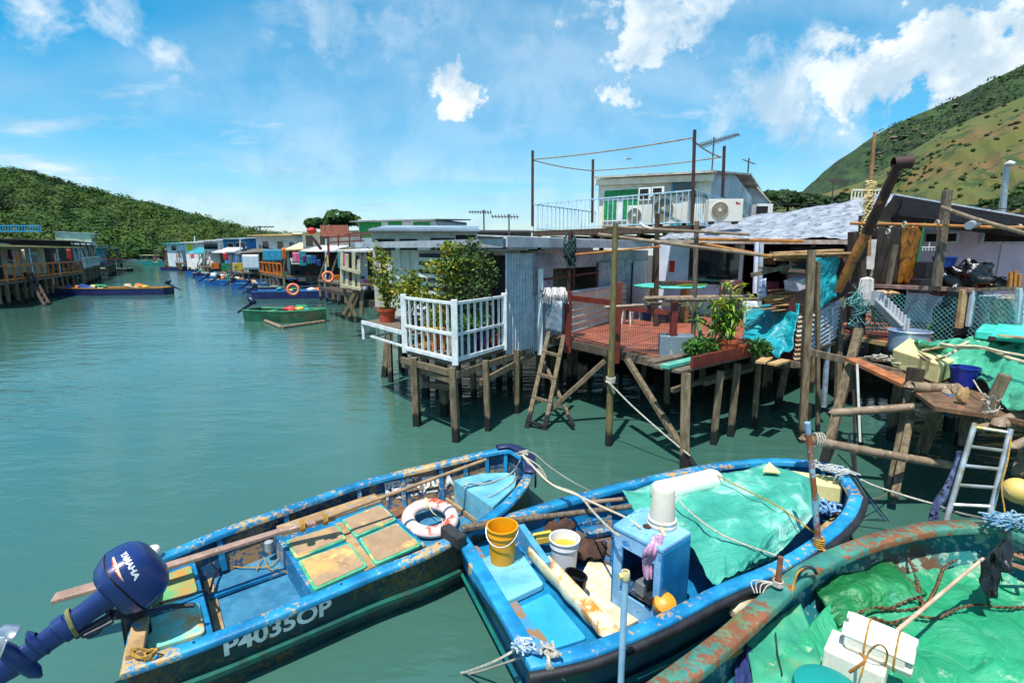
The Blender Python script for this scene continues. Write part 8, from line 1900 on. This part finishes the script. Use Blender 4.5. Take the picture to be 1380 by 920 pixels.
# small far-off boats ------------------------------------------------------
def small_boat(label, px, py, ang, L_, Bm, hc, rc_, ic=None, name='small_boat', motor=True, load=0, seed=0, group='boats moored along the channel', zg=.55, mcol=None, lab_cat='boat', canopy=None):
    sh = ' '.join(label.split(',')[0].split()[:4])
    rg_ = random.Random(seed+31); o = W(px, py, 0); M_ = Matrix.Rotation(ang, 3, 'Z'); P = lambda x, y, z: o+M_@Vector((x, y, 0))+Z*z
    r = root(name, label, lab_cat, o, group); n = 12; st = []
    def hw(t): return Bm/2*(.80+.35*t if t < .5 else .975*math.cos((t-.5)*math.pi)**.62 if t < 1 else 0)
    def zz(t): return zg+.28*max(0, t-.45)**1.5
    L1, L2, L3, I1, I2 = [], [], [], [], []
    ts = [i/n for i in range(n+1)]
    def lp(k, zf_, dz=0):
        a = [P(-L_/2+L_*t*(1 if k > .9 else .97), -hw(t)*k, zf_(t)+dz) for t in ts]; b = [P(-L_/2+L_*t*(1 if k > .9 else .97), hw(t)*k, zf_(t)+dz) for t in ts[-2::-1]]; return a+b
    part('hull', MB().loops([lp(1.0, zz, -.04), lp(.96, lambda t: .2), lp(.86, lambda t: -.15)]), hc, r, smooth=50)
    part('gunwale', MB().loops([lp(1.0, zz, -.06), lp(1.03, zz, -.03), lp(1.03, zz, .01), lp(.88, zz, .01), lp(.87, zz, -.05)]), rc_, r, smooth=50)
    li = lp(.9, lambda t: .12); nn_ = len(li); mb = MB().loops([lp(.9, zz, -.04), li]); mb.add(li, [(i, i+1, nn_-2-i+0, nn_-1-i) for i in range(0)]); 
    a = [P(-L_/2+L_*t*.97, -hw(t)*.9, .14) for t in ts]; b = [P(-L_/2+L_*t*.97, hw(t)*.9, .14) for t in ts]; mb.add(a+b, [(i, i+1, n+1+i+1, n+1+i) for i in range(n)]); part('lining', mb, ic or hc, r)
    for t in (.22, .5, .74):
        part('thwart', MB().beam(P(-L_/2+L_*t, -hw(t)*.88, zg-.12), P(-L_/2+L_*t, hw(t)*.88, zg-.12), .28, .04), rc_, r)
    if motor:
        q = P(-L_/2-.02, 0, zg+.1); aft = M_@Vector((-1,0,0)); mb = MB(); dm = mcol or mdark
        m_ = part('outboard_motor', MB().tube([q+aft*.02+Z*.15, q+aft*.5-Z*.12, q+aft*.8-Z*.30], [.09,.07,.045], 8), dm, r, smooth=True)
        rot = Matrix.Rotation(ang, 3, 'Z')@Matrix.Rotation(R(-55), 3, 'Y'); part('cowl', MB().blob(q+Z*.32+aft*(-.02), (.15,.16,.29), 12, 0, 1, rot), dm, m_, smooth=True)
        part('propeller', MB().blob(q+aft*.85-Z*.28, (.05,.12,.12), 8, .2, 1), steel, m_)
    if canopy: 
        mb = MB()
        for sx in (-.25,.25):
            for sy in (-.8,.8): mb.beam(P(L_*sx, hw(.5)*sy, zg), P(L_*sx, hw(.5)*sy, zg+1.5), .06)
        part('canopy_frame', mb, metalw, r); mb = MB(); mb.prism([P(-L_*.32,-Bm*.5,zg+1.55), P(L_*.3,-Bm*.5,zg+1.55), P(L_*.3,Bm*.5,zg+1.6), P(-L_*.32,Bm*.5,zg+1.6)], .08); part('canopy', mb, canopy, r)
    if load:
        cols = ['red','yellow','white','teal','blue','cream','orange','navy','green']
        for i in range(load):
            ck = rg_.choice(cols)
            c = P(rg_.uniform(-L_*.3,L_*.25), rg_.uniform(-Bm*.3,Bm*.3), zg-.05+rg_.uniform(0,.2)); s_ = rg_.uniform(.10,.28)
            thing('fishing_gear', '%s %s lump of gear %s in the %s' % ('larger' if s_ > .2 else 'smaller', ck, ('towards the bow','amidships','towards the stern')[0 if (c-o).dot(M_@Vector((1,0,0))) > L_*.1 else 2 if (c-o).dot(M_@Vector((1,0,0))) < -L_*.1 else 1], sh), 'fishing gear', MB().blob(c, (s_*1.5,s_,s_*.8), 8, .3, i), colm[ck], 'fishing gear heaped in the %s' % sh, smooth=True)
    return r
small_boat('dark green open boat with a bamboo float frame, nearest of the far boats', 390, 432, R(-14)+math.pi*0, 4.2, 1.7, green_pt, mat('green_rim_pale', S(60,140,100), S(90,160,120), 3, rough=.5), green_pt, seed=1, load=5)
# bamboo frame floating round it
o = W(386,434,0)
for i, (a_, b_, l) in enumerate((((340,425),(380,441),'left'),((380,441),(437,433),'near'))):
    thing('bamboo_pole', 'bamboo pole floating against the %s side of the dark green boat' % l, 'pole', MB().tube([W(*a_,.06), W(*b_,.06)], .08, 8), bamboo, 'bamboo frame round the green boat', smooth=True)
nv = mat('navy_hull', S(30,34,90), S(40,46,110), 2, S(110,70,60), .66, 4, rough=.5); bl_h = mat('blue_hull', S(24,90,170), S(30,110,190), 2, rough=.5)
tl = mat('teal_hull', S(20,130,130), S(30,150,150), 2, rough=.5); blr = mat('blue_rim', S(40,110,190), S(70,150,210), 2, S(196,180,150), .62, 5, rough=.5)
small_boat('navy boat with blue rim and pale number, moored just behind the green boat', 412, 401, R(9), 7.0, 1.9, nv, blr, boat_in, seed=2, load=6)
small_boat('navy boat with a worn pale blue rim, second behind the green boat', 398, 394, R(12), 7.0, 1.9, nv, mat('worn_rim', S(150,170,180), S(190,180,150), 3, rough=.6), boat_in, seed=3, load=8)
small_boat('blue boat heaped with orange and red nets behind the navy pair', 372, 389, R(14), 7.0, 1.9, bl_h, blr, boat_in, seed=4, load=14)
small_boat('long blue boat with two dark motors, farthest back of the moored cluster', 350, 384, R(12), 7.5, 1.9, bl_h, blr, boat_in, seed=5, load=8)
small_boat('black hulled boat lying along the orange railed deck', 380, 374, R(14), 9.0, 1.9, mat('black_hull', S(24,24,26), rough=.6), mat('black_rim', S(60,56,54), rough=.6), dark, seed=6, load=5, motor=False)
small_boat('bright blue boat with a red bow stripe up the channel', 280, 371, R(-22), 7.0, 2.0, bl_h, blr, boat_in, seed=7, load=6)
small_boat('navy boat with a brown deck in front of the long dark shack', 247, 364, R(-12), 8.0, 2.2, nv, mat('red_brown_rim', S(140,70,60), rough=.6), boat_in, seed=8, load=5, motor=False)
small_boat('teal boat with white gear moored up the right bank', 217, 357, R(-10), 8.0, 2.3, tl, mat('teal_rim', S(60,170,176), rough=.5), tl, seed=9, load=6, motor=False)
small_boat('light blue motor boat far off near the bend', 186, 349, R(-10), 10, 3.0, bl_h, colm['white'], colm['white'], seed=10, motor=False, canopy=colm['blue'])
small_boat('long navy boat with orange rim loaded with nets at the left bank', 142, 397, R(180+6), 9.5, 2.0, nv, mat('orange_rim', S(206,150,60), S(186,130,50), 3, rough=.6), boat_in, seed=11, load=22)
small_boat('small dark boat with a red canopy at the left bank', 150, 366, R(185), 6.0, 2.2, mat('black_hull', 0), colm['white'], dark, seed=12, motor=False, canopy=colm['red'])
small_boat('small grey boat tied below the far left shacks', 165, 352, R(190), 9.0, 2.4, mat('grey_hull', S(120,130,140), rough=.6), colm['white'], dark, seed=13, motor=False)
# tree crowns standing up between the roofs
def tree(label, px, py, Y, rx, rz, seed, lm=leafA, size=.45, n=900, name='tree'):
    rg_ = random.Random(seed); c = D(px, py, Y); r = root(name, label, 'tree', (c.x, Y, .5), 'trees behind the roofs')
    part('trunk', MB().tube([(c.x, Y, .3), (c.x+.2, Y, c.z*.6), (c.x, Y, c.z)], [.35,.25,.1], 8), wooddk, r, smooth=True)
    mb = MB()
    for i in range(9):
        q = c+Vector((rg_.uniform(-rx,rx)*.7, rg_.uniform(-rx,rx)*.4, rg_.uniform(-.5,.6)*rz)); s_ = rx*rg_.uniform(.3,.5); crown_cards(mb, q, s_, s_*.7, n//9, size, rg_)
    part('crown', mb, lm, r)
tree('broad dark tree crown rising behind the grey-white house with the lantern', 458, 298, 75, 3.0, 1.0, 1)
tree('small round tree left of the broad dark crown', 424, 302, 75, 1.3, .6, 2)
for i, (x, y, Y, rr_) in enumerate(((1040,274,50,2.0),(1062,272,52,2.2),(1085,276,50,1.6),(1108,278,48,1.5),(1148,274,46,1.8))):
    tree('green tree crown at the foot of the mountain, number %s from the white gable' % ('one','two','three','four','five')[i], x, y, Y, rr_, .9, 20+i, leafB, .35, 700)
# pale railing on the roof right of the gable, and wires
thinrail(root('roof_railing', 'cream railing on the roof in front of the mountain', 'railing', D(1165,268,20)), D(1147,268,20), D(1192,268,20), D(1165,270,20).z, D(1165,256,20).z, 10, mat('cream_rail', S(220,210,180), rough=.6), .05)
mb = MB()
for (x0, y0, x1, y1, Y) in ((1040,284,1240,290,30),(1285,285,1400,292,22),(1285,276,1400,278,26),(1040,275,1290,268,30)): mb.tube(sag(D(x0,y0,Y), D(x1,y1,Y), .15, 10), .02, 4)
thing('overhead_wires', 'thin dark wires strung across the foot of the mountain', 'wires', mb, black)
# tiny aeroplane
p = D(846,214,900); mb = MB(); mb.tube([p-Vector((7,0,-.4)), p-Vector((5,0,0)), p+Vector((5,0,-.2)), p+Vector((7,0,0))], [.3,.9,.9,.2], 8); mb.prism([p+Vector((-1,-6,0)), p+Vector((1.5,-6,0)), p+Vector((2.5,0,0)), p+Vector((-1,0,0))], .2); mb.prism([p+Vector((5,0,0)), p+Vector((7,0,0)), p+Vector((7.5,0,2.4)), p+Vector((6.5,0,2.4))], Vector((0,.2,0)))
thing('aeroplane', 'tiny distant aeroplane in the sky above the roof deck', 'aeroplane', mb, metalw)

# masts and mooring poles standing along the two banks, each on its own
rp_ = random.Random(77)
PN = ('beside the pale blue house','in front of the yellow awning','beside the orange deck rail','at the brown shack','between the brown shack and the long dark one','at the long dark shack','beyond the long dark shack','by the pale shack','near the far bend','at the navy boats','behind the navy boats','over the moored motors','by the blue boat','beside the bright blue boat')
for i, (px, yb, yt) in enumerate(((438,396,322),(398,384,334),(352,382,330),(322,380,322),(300,376,330),(284,370,326),(262,366,318),(243,361,312),(228,357,320),(420,392,340),(368,392,352),(310,386,344),(336,384,346),(275,372,338))):
    b = W(px, yb, 0); t = D(px+rp_.uniform(-3,3), yt, b.y)
    thing('mooring_pole', 'thin upright pole %s' % PN[i], 'pole', MB().beam((b.x, b.y, -.4), t, .13), woodg if i % 3 else palebl, 'upright poles along the right-hand row')
small_boat('pale blue boat with two motors squeezed behind the long blue boat', 330, 383, R(12), 7.0, 1.9, bl_h, mat('worn_rim', 0), boat_in, seed=21, load=7)
small_boat('green and white boat lying under the orange deck rail', 366, 379, R(16), 6.5, 1.8, green_pt, colm['white'], boat_in, seed=22, load=6)
small_boat('small blue boat with orange gear left of the moored cluster', 306, 379, R(-4), 6.5, 1.9, bl_h, blr, boat_in, seed=23, load=9)
small_boat('dark blue boat with a white cover below the brown shack', 296, 373, R(-14), 7.0, 2.0, nv, colm['white'], boat_in, seed=24, load=5)
small_boat('teal boat with a striped canopy near the far bend', 203, 353, R(-12), 9.0, 2.6, tl, colm['cream'], tl, seed=25, motor=False, canopy=colm['cream'])
for i, (x0, y0, x1, y1, Y, k, l) in enumerate(((380,326,404,337,47,'cream','cream canvas awning under the white house with two small windows'),(316,335,344,342,52,'brown','brown board awning left of the yellow canvas'),(285,333,312,340,62,'white','white sheet awning above the brown shack'),(250,333,280,341,76,'teal','turquoise sheet awning over the long dark shack'),(404,330,446,338,38,'white','pale grey awning sheet above the hanging laundry'))):
    a, b = D(x0, y1, Y), D(x1, y1, Y); u_ = D(x0, y0, Y).z-a.z
    mb = MB().prism([a, b, b+Vector((.8,2.2,u_)), a+Vector((.8,2.2,u_))], .07); thing('awning', l, 'awning', mb, colm[k] if k != 'brown' else woodg, 'awnings along the right-hand row')
for i, (px, py, Y, w, h, k, l) in enumerate(((420,352,32,.5,.5,'blue','blue drum on the deck of the pale blue house'),(408,353,32.5,.4,.9,'teal','teal stacked crates on the deck of the pale blue house'),(398,354,33,.5,.4,'white','white basin stack on the deck of the pale blue house'),(345,360,42,.7,.5,'brown','brown crate left of the orange deck rail'),(334,360,43,.5,.8,'navy','navy drum left of the brown crate'),(322,361,46,.9,.6,'yellow','yellow crates on the brown shack deck'),(305,362,50,.7,.7,'green','green crates at the end of the brown shack deck'),(290,360,60,.8,.7,'orange','orange crates at the long dark shack'))):
    c = D(px, py, Y); mb = MB()
    for j in range(2): mb.box(c+Z*(h*.5*j), (w, w*.8, h*.46), .4+.2*j)
    thing('crate_stack', l, 'crates', mb, colm[k], 'goods on the right-hand decks')
